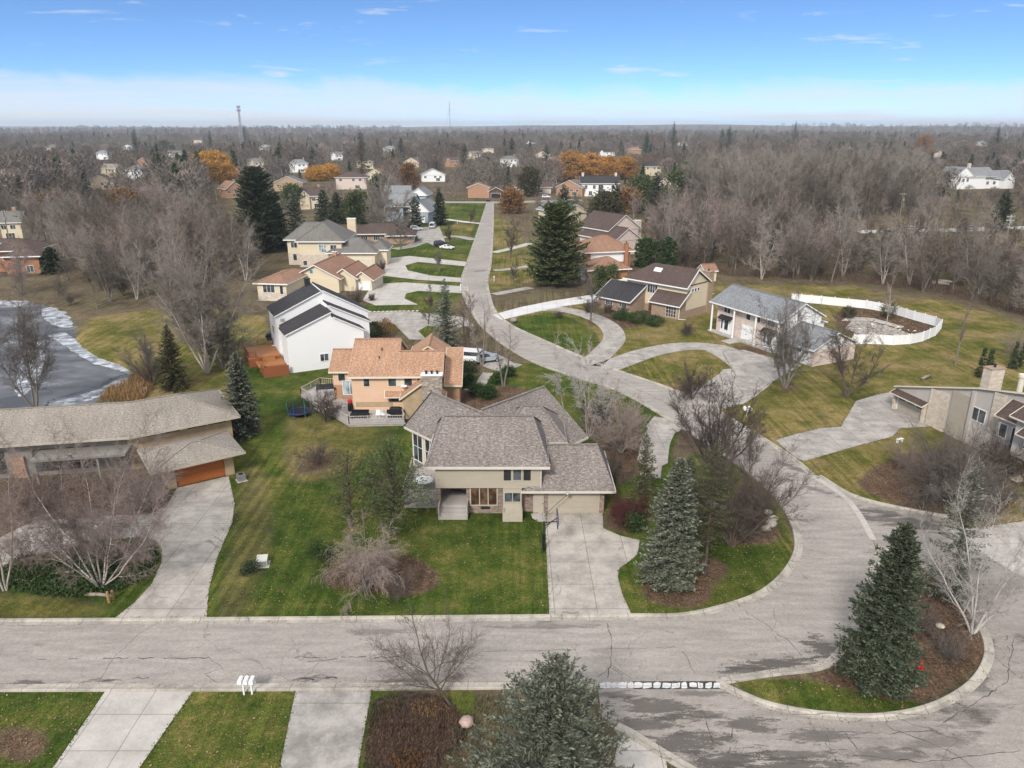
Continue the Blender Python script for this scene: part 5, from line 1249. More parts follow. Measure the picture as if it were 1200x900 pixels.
H.window('f', 0, 10.5, 2.6, 2.4, 3.4, 2); H.window('f', 0, 5, .5, 1.6, 2.2, 2); H.garage('f', 0, 16, 5)
H.done()
H = House('farm_house', 'large white farmhouse with grey gables among bare trees at the far right', 'house', (300, 490))
H.frame(266, 466, 14)
H.wall(SI_WHITE, 0, 22, 0, 14, 0, 7.5); H.gable_y(SH_BLUE, -1, 13, -1, 15, 7.6, 13.0, gw=SI_WHITE); H.gable_x(SH_BLUE, 8, 30, -.5, 14, 7.0, 12.4, gw=SI_WHITE); H.wall(SI_WHITE, 22, 44, 1, 13, 0, 6); H.gable_x(SH_BLUE, 28, 45, 0, 14, 6.1, 10.4, gw=SI_WHITE); H.gable_y(SH_BLUE, 33, 42, -3, 6, 5.6, 9.6, gw=SI_WHITE); H.wall(SI_WHITE, 33.5, 41.5, -2.5, 1, 0, 5.6)
for c in (3, 6, 9): H.window('f', 0, c, 4.4, 1.5, 1.8, 2)
for c in (25, 30): H.window('f', 1, c, 2.4, 1.8, 1.8, 2)
H.chimney(BR_PINK, 15, 7, 1.4, 1.4, 9, 14.6, 1)
H.done()
H = House('end_house', 'dark brown gabled house closing the view at the end of the straight street', 'house', (-10, 412))
H.frame(-15, 409, 0)
H.wall(BR_ORANGE, 0, 3, 0, 10, 0, 5.2); H.wall(P_BROWN, 3, 10, 0.5, 10, 0, 4.6); H.gable_y(SH_BROWN, 2.2, 11, 0, 10.5, 3.4, 5.6, gw=P_BROWN); H.gable_y(SH_RUST, -9, 3.4, 0, 11, 5.2, 7.6, gw=BR_ORANGE); H.wall(BR_ORANGE, -8.4, 0, .5, 10, 0, 5.1); H.garage('f', .5, 6.4, 5, 2.4, P_DARK)
H.done()
H = House('cottage', 'low brown cottage with a white arched gable right of the street end', 'house', (10, 440))
H.frame(2, 436, 0)
H.wall(BR_PINK, 0, 20, 0, 9, 0, 3.6); H.gable_x(SH_BROWN, -.8, 21, -.8, 10, 3.7, 6.6, gw=BR_PINK); H.gable_y(SH_BROWN, 3, 10, -2, 5, 3.6, 6.2, gw=SI_WHITE); H.wall(SI_WHITE, 3.5, 9.5, -1.4, 0, 0, 3.6); H.window('f', -1.4, 6.5, .6, 2.2, 2.6, 3); H.window('f', 0, 14, .8, 2.4, 1.6, 3)
H.done()
# small houses showing between the far trees: measured spot, width, wall, roof, roof rise, description
far_list = [
 (118, 222, 17, SI_CREAM, SH_BROWN, 10, 'cream house under brown roof between bare trees left of the orange willow'),
 (128, 207, 14, SI_PALE, SH_SAND, -15, 'sand roofed pale house behind the cream one left of the orange willow'),
 (158, 212, 14, SI_WHITE, SH_BLUE, 0, 'white gabled house in bare trees just left of the orange willow'),
 (168, 196, 12, BR_ORANGE, SH_RUST, 20, 'small rust roofed house among the bare trees above the orange willow'),
 (85, 190, 14, SI_WHITE, SH_GREY, 5, 'white house with grey roof in the grey wood at upper left'),
 (120, 187, 15, SI_WHITE, SH_BLUE, -8, 'white house with blue-grey roof far back at upper left'),
 (276, 232, 9, BR_ORANGE, SH_RUST, 40, 'narrow orange gable beside the dark pine'),
 (286, 212, 15, BR_BROWN, SH_BROWN, 0, 'long brown roof beyond the orange willow'),
 (350, 202, 15, SI_WHITE, SH_BLUE, 10, 'white house beside the small orange tree'),
 (338, 224, 17, BR_TAN, SH_GREY, 0, 'tan house with grey roof behind the dark spruces'),
 (366, 245, 12, SI_CREAM, SH_BROWN, 12, 'small cream house squeezed between two dark spruces'),
 (412, 222, 18, BR_PINK, SH_BROWN, 6, 'pink brick house with brown hip roof behind the big pale bare tree'),
 (440, 213, 14, SI_CREAM, SH_RUST, -20, 'cream gabled house with rust roof left of the slate blue roofs'),
 (395, 188, 13, SI_WHITE, SH_GREY, 10, 'small white house among far evergreens above the rust roofs'),
 (456, 180, 16, SI_WHITE, SH_BLUE, -5, 'white house with blue-grey roof far beyond the slate blue roofs'),
 (508, 213, 16, SI_WHITE, SH_BLUE, 8, 'white house with pale roof left of the street end'),
 (555, 187, 17, SI_CREAM, SH_GREY, 0, 'cream house far off above the street end'),
 (572, 180, 16, SI_PALE, SH_BROWN, 10, 'pale house with brown roof farthest above the street end'),
 (667, 230, 15, BR_ORANGE, SH_GREY, -25, 'orange gabled house with grey roof left of the white house with dark roof'),
 (710, 184, 22, SI_WHITE, SH_SLATE, 0, 'long white house with dark roof beyond the orange willows'),
 (744, 182, 17, BR_ORANGE, SH_RUST, 10, 'rust coloured house right of the orange willows'),
 (785, 222, 15, BR_PINK, SH_BROWN, 5, 'pink house with brown roof behind the green pines'),
 (802, 173, 14, SI_WHITE, SH_GREY, 35, 'white gabled house under the tall dark pines'),
 (1150, 172, 22, SI_WHITE, SH_BLUE, 0, 'white house beyond the farmhouse'),
 (1100, 186, 18, BR_PINK, SH_BROWN, 10, 'pink house in bare trees left of the farmhouse'),
 (205, 186, 15, SI_WHITE, SH_GREY, 8, 'white house in the far wood just above the gold willow'),
 (232, 168, 18, SI_CREAM, SH_BROWN, 0, 'cream house far back between the gold willow and the cell tower'),
 (310, 176, 18, SI_WHITE, SH_BLUE, -10, 'white house just right of the cell tower foot'),
 (300, 198, 14, BR_PINK, SH_GREY, 14, 'pink house with grey roof below the cell tower'),
 (428, 198, 15, SI_PALE, SH_BROWN, 0, 'pale house with brown roof above the pink hip roofed one'),
 (482, 196, 15, SI_CREAM, SH_GREY, -12, 'cream house with grey roof between the blue roofs and the street end'),
 (530, 196, 15, BR_ORANGE, SH_BROWN, 6, 'small orange house left of the street end'),
 (598, 196, 16, SI_WHITE, SH_GREY, 10, 'white house above the low cottage'),
 (636, 186, 17, BR_PINK, SH_RUST, 0, 'pink house with rust roof left of the orange willows'),
 (622, 170, 20, SI_WHITE, SH_SLATE, 5, 'white house with dark roof farthest left of the orange willows'),
 (765, 206, 14, SI_PALE, SH_SLATE, 18, 'pale house with dark roof between the pines behind the tan house'),
 (835, 192, 15, BR_PINK, SH_GREY, -15, 'pink house with grey roof at the left of the tall bare stand'),
 (45, 205, 14, BR_ORANGE, SH_BROWN, 10, 'small orange house in the pond wood near the left edge'),
 (60, 178, 16, SI_CREAM, SH_GREY, -6, 'cream house far back near the left edge'),
 (150, 176, 17, SI_WHITE, SH_BLUE, 12, 'white house beside the dark pointed spruce at upper left'),
 (4, 282, 12, SI_PALE, SH_GREY, 15, 'pale house behind the orange brick house at the left edge'),
]
for k, (px, py, wd, wm, rm, rot, lab) in enumerate(far_list):
    x, y = at(px, py); H = House('distant_house', lab, 'house', (x, y), 'houses among the far trees')
    H.frame(x, y, rot); h = 4.6 + (k % 3) * 1.2; dp = 9 + k % 4
    H.wall(wm, -wd / 2, wd / 2, 0, dp, 0, h)
    if k % 3 == 0: H.gable_y(rm, -wd / 2 - .6, wd / 2 + .6, -.6, dp + .6, h + .1, h + 4.0, gw=wm)
    elif k % 3 == 1: H.gable_x(rm, -wd / 2 - .6, wd / 2 + .6, -.6, dp + .6, h + .1, h + 3.4, gw=wm); H.gable_y(rm, -wd / 4 - 2.6, -wd / 4 + 2.6, -1.6, dp / 2, h, h + 2.6, gw=wm); H.wall(wm, -wd / 4 - 2.2, -wd / 4 + 2.2, -1.1, 0, 0, h)
    else: H.hip(rm, -wd / 2 - .6, wd / 2 + .6, -.6, dp + .6, h + .1, h + 3.2)
    for c in (-wd * .34, wd * .08, wd * .3): H.window('f', 0, c, h - 2.1, 1.5, 1.3, 2)
    H.window('f', 0, wd * .2, .5, 2.6, 1.9, 3)
    if k % 2 == 0: H.chimney(BR_BROWN, wd * .28, dp * .6, 1.1, 1.0, h, h + 4.4, 0, M_CONC)
    H.done()
# little shed in the wood
H = House('garden_shed', 'small pale shed with a pinkish roof at the edge of the bare wood', 'shed', at(832, 330))
x, y = at(832, 330); H.frame(x, y, 20)
H.wall(SI_PALE, -1.7, 1.7, 0, 3, 0, 2.6); H.gable_x(SH_RUST, -2, 2, -.3, 3.3, 2.65, 4.2, gw=SI_PALE, inset=.3); H.panel('door', P_DARK, 'f', 0, -.3, .05, 1.1, 2.0)
H.done()
# ================================================================== trees
BK_GREY = m_bark('bark_grey', (0.13, 0.115, 0.10), (0.22, 0.20, 0.18)); BK_BROWN = m_bark('bark_brown', (0.07, 0.05, 0.04), (0.13, 0.10, 0.08))
BK_PALE = m_bark('bark_pale', (0.26, 0.225, 0.19), (0.46, 0.41, 0.36)); BK_BIRCH = m_bark('bark_birch', (0.58, 0.54, 0.50), (0.12, 0.10, 0.09), 0.15, True); BK_BIRCH2 = m_bark('bark_birch_white', (0.14, 0.11, .095), (0.44, 0.39, 0.35), 0.1, True)
BK_DARK = m_bark('bark_dark', (0.04, 0.033, 0.03), (0.085, 0.07, 0.064))
TW_GREY = m_twigs('twigs_grey', [(0.10, 0.085, 0.072), (0.145, 0.122, 0.105), (0.175, 0.155, 0.135)])
TW_WOOD = m_twigs('twigs_wood', [(0.0492, 0.0394, 0.0303), (0.123, 0.0984, 0.0738), (0.0861, 0.0754, 0.064), (0.2378, 0.2132, 0.1763), (0.1558, 0.1107, 0.0738), (0.0697, 0.0574, 0.0459), (0.205, 0.1722, 0.1394), (0.1066, 0.0697, 0.0451)])
TW_PALE = m_twigs('twigs_pale', [(0.22, 0.19, 0.16), (0.34, 0.30, 0.26)]); TW_MAROON = m_twigs('twigs_maroon', [(0.075, 0.055, 0.050), (0.115, 0.086, 0.077)])
TW_PINK = m_twigs('twigs_pink', [(0.25, 0.19, 0.165), (0.36, 0.285, 0.25)]); TW_BIRCH = m_twigs('twigs_birch', [(0.16, 0.122, 0.108), (0.25, 0.195, 0.172)])
TW_BROWN = m_twigs('twigs_brown', [(0.088, 0.068, 0.055), (0.135, 0.107, 0.088)]); TW_RED = m_twigs('twigs_red', [(0.07, 0.022, 0.02), (0.12, 0.045, 0.04)])
TW_WHITE = m_twigs('twigs_white', [(0.36, 0.33, 0.30), (0.5, 0.46, 0.43)])
FO_BLUE = m_foliage('needles_blue', [(0.048, 0.055, 0.034), (0.125, 0.138, 0.095), (0.275, 0.285, 0.215)]); FO_SPRUCE = m_foliage('needles_spruce', [(0.026, 0.038, 0.019), (0.075, 0.098, 0.055), (0.180, 0.205, 0.135)])
FO_DARK = m_foliage('needles_dark', [(0.018, 0.030, 0.014), (0.048, 0.070, 0.030), (0.098, 0.125, 0.056)]); FO_PINE = m_foliage('needles_pine', [(0.026, 0.042, 0.014), (0.072, 0.096, 0.032), (0.145, 0.168, 0.062)])
FO_OLIVE = m_foliage('needles_olive', [(0.034, 0.034, 0.014), (0.068, 0.066, 0.028), (0.115, 0.105, 0.05)]); FO_FADED = m_foliage('needles_faded', [(0.045, 0.05, 0.022), (0.09, 0.092, 0.042), (0.14, 0.12, 0.062)])
FO_GREEN = m_foliage('leaves_green', [(0.016, 0.040, 0.010), (0.034, 0.070, 0.018), (0.06, 0.10, 0.03)]); FO_ORANGE = m_foliage('leaves_orange', [(0.26, 0.12, 0.025), (0.42, 0.21, 0.05), (0.52, 0.29, 0.08)]); FO_RUSTY = m_foliage('leaves_rusty', [(0.13, 0.06, 0.022), (0.22, 0.11, 0.04), (0.28, 0.16, 0.06)])
FO_GOLD = m_foliage('leaves_gold', [(0.26, 0.125, 0.012), (0.44, 0.22, 0.03), (0.54, 0.30, 0.06)])
FO_REED = m_foliage('dry_reed', [(0.24, 0.14, 0.06), (0.36, 0.22, 0.10), (0.46, 0.31, 0.16)]); FO_COVER = m_foliage('groundcover_leaves', [(0.022, 0.042, 0.012), (0.045, 0.078, 0.022), (0.075, 0.11, 0.035)])
FO_GRASS = m_foliage('grass_blades', [(0.040, 0.062, 0.013), (0.075, 0.090, 0.022), (0.16, 0.13, 0.05)])
FO_LEAF = m_foliage('fallen_leaf', [(0.11, 0.065, 0.035), (0.21, 0.135, 0.07), (0.34, 0.24, 0.13)])
FO_DRY = m_foliage('dry_leaves', [(0.055, 0.038, 0.034), (0.105, 0.070, 0.056), (0.21, 0.125, 0.085)])

def perp(rng, d):
    v = rng.normal(size=d.shape); v -= d * np.sum(v * d, -1, keepdims=True); return norm(v)

def grow(rng, P, D, L, RD, spec):
    """spec: one dict per level. Returns a list (per level) of (P0,P1,R0,R1)."""
    out = []
    for lv, sp in enumerate(spec):
        n = sp['n']; step = (L / n)[:, None]; p = P.copy(); d = D.copy(); S = []; cP = []; cD = []; cL = []; cR = []
        for i in range(n):
            d = norm(d + rng.normal(size=d.shape) * sp.get('jit', .15) + np.array([0, 0, sp.get('trop', 0.0)]) * (1 if 'tropend' not in sp else (sp['tropend'] if i > n * .5 else 1)))
            q = p + d * step; t0, t1 = i / n, (i + 1) / n; tip = sp.get('tip', .3)
            r0 = RD * (1 - t0 * (1 - tip)); r1 = RD * (1 - t1 * (1 - tip)); S.append((p, q, r0, r1))
            if lv + 1 < len(spec) and t1 > sp.get('start', .3):
                k = sp['kids']; nk = int(np.floor(k))
                for c in range(nk + 1):
                    m = np.ones(len(p), bool) if c < nk else rng.random(len(p)) < (k - nk)
                    if not m.any(): continue
                    u = rng.random((m.sum(), 1)); a = R(sp.get('ang', 45)) * rng.uniform(.65, 1.25, (m.sum(), 1))
                    dd = norm(d[m] * np.cos(a) + perp(rng, d[m]) * np.sin(a))
                    cP.append(p[m] + (q[m] - p[m]) * u); cD.append(dd)
                    cL.append(L[m] * sp.get('ratio', .5) * rng.uniform(.6, 1.15, m.sum()) * (1 - sp.get('taper', .5) * t0)); cR.append(np.maximum(r1[m] * sp.get('rr', .6), sp.get('rmin', .008)))
            p = q
        out.append([np.concatenate([s[j] for s in S]) for j in range(4)])
        if lv + 1 < len(spec):
            if sp.get('cont', True):
                cP.append(p); cD.append(d); cL.append(L * sp.get('ratio', .5) * .9); cR.append(np.maximum(RD * sp.get('tip', .3), .008))
            P, D, L, RD = np.concatenate(cP), np.concatenate(cD), np.concatenate(cL), np.concatenate(cR)
    return out

def tree_meshes(name, seed, h, stems, spec, mats, trunk_levels=2, rad=None, sides=(7, 5, 4, 3, 3, 3), base=0.15):
    """stems: list of (azimuth deg, lean deg, length factor)"""
    rng = np.random.default_rng(seed); n = len(stems)
    az = np.array([R(s[0]) for s in stems]); le = np.array([R(s[1]) for s in stems])
    D = np.stack([np.cos(az) * np.sin(le), np.sin(az) * np.sin(le), np.cos(le)], -1)
    P = np.stack([np.cos(az) * base * (n > 1), np.sin(az) * base * (n > 1), np.full(n, -.1)], -1)
    L = np.array([h * s[2] for s in stems]); RD = np.full(n, rad if rad else h * .018)
    lv = grow(rng, P, D, L, RD, spec)
    T = segs_mesh(name + '_trunk', [(*lv[i], sides[min(i, 5)], 0) for i in range(min(trunk_levels, len(lv)))], [mats[0]])
    C = segs_mesh(name + '_crown', [(*lv[i], sides[min(i, 5)], 0) for i in range(trunk_levels, len(lv))], [mats[1]])
    z = max(l[1][:, 2].max() for l in lv)
    return T, C, z

def both_mesh(name, seed, h, stems, spec, mats, trunk_levels=2, rad=None, sides=(5, 4, 3, 3, 3, 3)):
    rng = np.random.default_rng(seed); n = len(stems)
    az = np.array([R(s[0]) for s in stems]); le = np.array([R(s[1]) for s in stems])
    D = np.stack([np.cos(az) * np.sin(le), np.sin(az) * np.sin(le), np.cos(le)], -1)
    P = np.stack([np.cos(az) * .15 * (n > 1), np.sin(az) * .15 * (n > 1), np.full(n, -.1)], -1)
    lv = grow(rng, P, D, np.array([h * s[2] for s in stems]), np.full(n, rad if rad else h * .016), spec)
    z = max(l[1][:, 2].max() for l in lv)
    for l in lv:
        l[0] *= h / z; l[1] *= h / z
    return segs_mesh(name, [(*lv[i], sides[min(i, 5)], 0 if i < trunk_levels else 1) for i in range(len(lv))], mats)

TREE_N = 0; TWIG = 0.11; DENS = 1.0
def bare(kind, px, py, top, label, mats, stems=None, spec=None, group=None, seed=None, tl=2, rad=None, hmul=1.0, s=None, name='bare_tree', cat='tree', z0=None, dens=1.0, tw=1.0):
    """a leafless tree standing at the measured spot, as tall as measured"""
    global TREE_N; TREE_N += 1
    x, y = at(px, py); h = max(1.0, tall(px, py, top)) * hmul
    sp = spec or SPECS[kind]; st = stems or STEMS[kind]
    rm = max(.007, mpp(px, py) * TWIG * tw); sp = [dict(q_, rmin=max(rm * (1.5 if i_ == 0 else 1), q_.get('rmin', 0)), kids=q_.get('kids', 0) * DENS * dens) for i_, q_ in enumerate(sp)]
    T, C, z = tree_meshes(name, seed or TREE_N * 7 + 3, h, st, sp, mats, tl, rad)
    k = h / z
    r = thing(name, label, cat, (x, y, 0), 0, group)
    for nm, d in (('trunk', T), ('crown', C)): link(nm, d, r, (0, 0, 0), 0, k)
    return r

STEMS = {
 'oak': [(0, 2, .6)], 'maple': [(10, 24, .8), (170, 26, .8), (90, 12, .8), (270, 14, .8), (215, 34, .78), (330, 34, .78), (40, 8, .82)], 'birch': [(10, 12, .8), (100, 20, .72), (190, 24, .75), (280, 16, .8), (330, 30, .6)],
 'vase': [(30, 22, .8), (150, 24, .76), (270, 18, .8), (210, 34, .7), (330, 36, .7), (90, 10, .8)], 'dome': [(0, 14, .5), (120, 20, .48), (240, 17, .5)], 'weep': [(40, 26, .5), (160, 30, .5), (280, 28, .5), (90, 10, .5)], 'shrub': [(k * 45, 18 + (k % 3) * 14, .7) for k in range(8)],
 'pole': [(0, 1, .85)], 'pole2': [(30, 5, .85), (200, 8, .8)], 'big': [(0, 8, .75), (120, 16, .75), (230, 18, .75), (300, 10, .78), (60, 28, .65)], 'lean': [(165, 36, .42)],
}
# long, fairly straight limbs; side shoots leave at a steady angle and get finer level by level
def lim(n, jit, trop, start, kids, ang, ratio, rr, tip=.3, taper=.45): return dict(n=n, jit=jit, trop=trop, start=start, kids=kids, ang=ang, ratio=ratio, rr=rr, tip=tip, taper=taper)
TW1 = [dict(n=4, jit=.12, trop=.03, start=0, kids=1.0, ang=36, ratio=.62, rr=.75, tip=.5, taper=.3), dict(n=2, jit=.14, tip=.5)]
SPECS = {
 'oak': [lim(8, .06, .04, .24, 1.5, 50, .62, .48, .3, .5), lim(7, .10, .05, .15, 1.3, 42, .5, .5), lim(5, .12, .04, .1, 1.4, 40, .52, .6)] + TW1,
 'maple': [lim(9, .06, .035, .25, 1.15, 34, .42, .46, .22, .4), lim(6, .09, .05, .1, 1.25, 34, .5, .52), lim(5, .11, .04, .05, 1.2, 34, .55, .65)] + TW1,
 'birch': [lim(10, .075, .045, .22, 1.2, 40, .36, .42, .2, .4), lim(6, .11, .03, .1, 1.5, 38, .5, .5), lim(5, .13, .0, .0, 1.5, 38, .6, .65), dict(n=4, jit=.14, trop=-.07, start=0, kids=1.0, ang=34, ratio=.62, rr=.8, tip=.6), dict(n=2, jit=.14, trop=-.08, tip=.6)],
 'vase': [lim(8, .07, .02, .2, 1.3, 36, .46, .46, .22, .4), lim(6, .10, .03, .1, 1.4, 36, .5, .52), lim(5, .12, .02, .05, 1.3, 36, .55, .65)] + TW1,
 'dome': [lim(5, .08, .03, .2, 2.2, 58, .9, .5, .35, .3), lim(6, .11, .03, .1, 1.5, 40, .52, .52), lim(5, .12, .03, .05, 1.4, 40, .55, .62)] + TW1,
 'weep': [lim(5, .1, .02, .25, 2.0, 58, .95, .5, .35, .2), lim(6, .14, -.05, .1, 1.8, 46, .6, .52), lim(5, .18, -.10, .05, 1.7, 46, .6, .65), dict(n=4, jit=.2, trop=-.18, start=0, kids=1.2, ang=44, ratio=.62, rr=.8, tip=.6), dict(n=3, jit=.2, trop=-.22, tip=.6)],
 'shrub': [lim(5, .12, .04, .15, 1.4, 36, .6, .6, .4), lim(4, .15, .03, .05, 1.4, 38, .6, .65, .4), lim(3, .17, .02, 0, 1.3, 38, .65, .7, .5), dict(n=2, jit=.18, tip=.5)],
 'pole': [lim(10, .045, .08, .32, 1.4, 38, .3, .4, .18, .4), lim(5, .11, .06, .1, 1.4, 38, .52, .5), lim(4, .13, .04, 0, 1.6, 38, .6, .65)] + [dict(n=2, jit=.14, tip=.5)],
}
SPECS['big'] = [lim(10, .085, .03, .22, 1.3, 42, .46, .46, .22, .45), lim(7, .12, .035, .1, 1.3, 40, .5, .5), lim(5, .13, .03, .05, 1.4, 40, .55, .62)] + TW1
SPECS['lean'] = [lim(6, .06, .05, .45, 2.2, 62, 1.5, .6, .5, .1), lim(7, .10, .02, .15, 1.5, 40, .55, .5), lim(5, .12, .02, .05, 1.4, 38, .55, .62)] + TW1
SPECS['pole2'] = SPECS['pole']

# ---- conifers
def quads(c, ax, nr, ln, wd):
    """needle sprays: centre c, long axis ax, side axis nr"""
    a = ax * (ln / 2)[:, None]; b = nr * (wd / 2)[:, None]
    return np.stack([c - a - b * .55, c - a * .1 - b, c + a, c - a * .1 + b], 1)

def conifer_arrays(rng, h, Rr, nb, z0=.04, power=.85, droop=-.25, node=.28, twl=.45, width=.16, open_=0.0, up=.35, density=2, lump=.25):
    zt = (np.arange(nb) + rng.random(nb)) / nb; zt = zt ** 1.15
    z = (z0 + (1 - z0) * zt) * h * .985
    ln = Rr * np.maximum((1 - zt), 0.0) ** power * rng.uniform(.72, 1.12, nb) * (1 - .25 * np.clip(.12 - zt, 0, 1) / .12) + .12
    az = np.arange(nb) * 2.399963 + rng.normal(0, .35, nb)
    ln *= 1 + .16 * np.sin(az + h) + .10 * np.sin(2 * az + 1.7 * h)
    ln *= 1 - lump * np.clip(np.sin(az * 3 + z * 2.1) * np.sin(z * 3.3 + az) , 0, 1) * .7
    keep = rng.random(nb) > open_; z, ln, az, zt = z[keep], ln[keep], az[keep], zt[keep]
    pitch = up * zt + droop * (1 - zt) + rng.normal(0, .09, len(z))
    Q = []; seg = [[], [], [], []]
    mmax = int(np.ceil(ln.max() / node))
    for i in range(mmax):
        s = (i + .5) * node; m = s < ln + node * .5
        if not m.any(): break
        f = np.minimum(s, ln[m]) / ln[m]; a = az[m]; pt = pitch[m] + .28 * f * f
        dirh = np.stack([np.cos(a), np.sin(a), np.zeros_like(a)], -1)
        pos = dirh * (np.minimum(s, ln[m]) * np.cos(pitch[m]))[:, None]; pos[:, 2] = z[m] + np.sin(pitch[m]) * np.minimum(s, ln[m]) + .10 * (f ** 2) * ln[m]
        side = np.stack([-np.sin(a), np.cos(a), np.zeros_like(a)], -1)
        for sg in (-1, 1):
            for dd in range(density):
                ang = rng.uniform(.5, 1.15, len(a))[:, None]
                ax = norm(dirh * np.cos(ang) + side * sg * np.sin(ang) + np.array([0, 0, 1.]) * (np.sin(pt)[:, None] * .8 + rng.normal(-.06, .22, (len(a), 1))))
                tl = twl * rng.uniform(.6, 1.25, len(a)) * (1 - .35 * f) * np.minimum(1, ln[m] / (Rr * .5) + .25)
                c = pos + ax * (tl * .45)[:, None] + rng.normal(0, .05, pos.shape)
                nr = norm(np.cross(ax, np.array([0, 0, 1.]) + rng.normal(0, .55, ax.shape)))
                Q.append(quads(c, ax, nr, tl, width * rng.uniform(.7, 1.3, len(a))))
    dirh = np.stack([np.cos(az), np.sin(az), np.tan(pitch)], -1); p0 = np.stack([0 * z, 0 * z, z], -1); p1 = p0 + norm(dirh) * (ln * .9)[:, None]
    top = rng.normal(0, .03, (6, 3)) + np.array([0, 0, h * .985]); ax = norm(rng.normal(0, .25, (6, 3)) + np.array([0, 0, 1.]))
    Q.append(quads(top, ax, perp(rng, ax), np.full(6, .55), np.full(6, .1)))
    return np.concatenate(Q), p0, p1, ln

def conifer_meshes(seed, h, Rr, fo, bk, **kw):
    rng = np.random.default_rng(seed); nb = kw.pop('nb', 220)
    Q, p0, p1, ln = conifer_arrays(rng, h, Rr, nb, **kw)
    C = np_mesh('needles', Q, 4, [fo])
    zz = np.linspace(-.1, h * .96, 8); P0 = np.stack([0 * zz[:-1], 0 * zz[:-1], zz[:-1]], -1); P1 = np.stack([0 * zz[1:], 0 * zz[1:], zz[1:]], -1)
    r = h * .014; r0 = r * (1 - (zz[:-1] / h).clip(0, 1) * .95); r1 = r * (1 - (zz[1:] / h).clip(0, 1) * .95)
    T = segs_mesh('stem', [(P0, P1, r0, r1, 7, 0), (p0, p1, np.full(len(p0), .03) * (.4 + ln / Rr * .6), np.full(len(p0), .012), 3, 0)], [bk])
    return T, C

def conifer(px, py, top, hw, label, fo, bk=None, group=None, name='spruce_tree', seed=1, height=None, radius=None, **kw):
    x, y = at(px, py); h = height or tall(px, py, top); Rr = radius or hw * mpp(px, py)
    T, C = conifer_meshes(seed, h, Rr, fo, bk or BK_BROWN, **kw)
    r = thing(name, label, 'tree', (x, y, 0), 0, group)
    link('trunk', T, r); link('crown', C, r); return r

# ---- leafy clumps (pines, willows, arborvitae, evergreen shrubs)
def clump_arrays(rng, nclump, nleaf, h, Rr, z0, shape='round', leaf=(.3, .12), cl=.9, flat=.6, updir=.3, grid=None):
    u = rng.random(nclump); th = rng.uniform(0, 2 * np.pi, nclump)
    zt = rng.random(nclump)
    if shape == 'round': prof = np.sqrt(np.clip(1 - (2 * zt - .9) ** 2 / 1.22, .02, 1))
    elif shape == 'cone': prof = (1 - zt) ** .7 + .05
    elif shape == 'column': prof = np.where(zt < .75, 1.0, np.sqrt(np.clip((1 - zt) / .25, 0, 1))) * np.where(zt < .1, .8, 1)
    elif shape == 'pine': prof = np.clip(np.sin(np.pi * (zt * .82 + .15)), .1, 1) * rng.uniform(.75, 1.1, nclump)
    else: prof = np.ones(nclump)
    rr = Rr * prof * np.sqrt(.25 + .75 * u) * (1 + .16 * np.sin(3 * th + 5 * zt))
    c = np.stack([np.cos(th) * rr, np.sin(th) * rr, (z0 + (1 - z0) * zt) * h * .97], -1)
    k = np.repeat(np.arange(nclump), nleaf); off = rng.normal(0, 1, (len(k), 3)) * np.array([1, 1, flat]) * cl * .5
    p = c[k] + off; p[:, 2] = np.maximum(p[:, 2], .03)
    out = norm(p * np.array([1, 1, 0]) + rng.normal(0, .35 * Rr + .05, p.shape)); ax = norm(out * .8 + rng.normal(0, .5, p.shape) + np.array([0, 0, updir]))
    return quads(p, ax, perp(rng, ax), leaf[0] * rng.uniform(.6, 1.3, len(k)), leaf[1] * rng.uniform(.7, 1.3, len(k))), c

def leafy_meshes(seed, h, Rr, fo, bk, nclump=80, nleaf=40, z0=.15, limbs=True, **kw):
    rng = np.random.default_rng(seed)
    Q, c = clump_arrays(rng, nclump, nleaf, h, Rr, z0, **kw)
    C = np_mesh('leaves', Q, 4, [fo]); n = len(c)
    zz = np.linspace(-.1, h * .8, 7); P0 = np.stack([0 * zz[:-1], 0 * zz[:-1], zz[:-1]], -1); P1 = np.stack([0 * zz[1:], 0 * zz[1:], zz[1:]], -1); r = h * .02
    r0 = r * (1 - zz[:-1].clip(0) / h); r1 = r * (1 - zz[1:].clip(0) / h)
    G = [(P0, P1, r0, r1, 7, 0)]
    if limbs:
        b = c * np.array([.05, .05, .72]); G.append((b, c, np.full(n, r * .3), np.full(n, .012), 4, 0))
    return segs_mesh('stem', G, [bk]), C

def leafy(px, py, top, hw, label, fo, bk=None, group=None, name='pine_tree', cat='tree', seed=1, height=None, radius=None, parts=('trunk', 'crown'), **kw):
    x, y = at(px, py); h = height or max(.4, tall(px, py, top)); Rr = radius or hw * mpp(px, py)
    T, C = leafy_meshes(seed, h, Rr, fo, bk or BK_BROWN, **kw)
    r = thing(name, label, cat, (x, y, 0), 0, group); link(parts[0], T, r); link(parts[1], C, r); return r

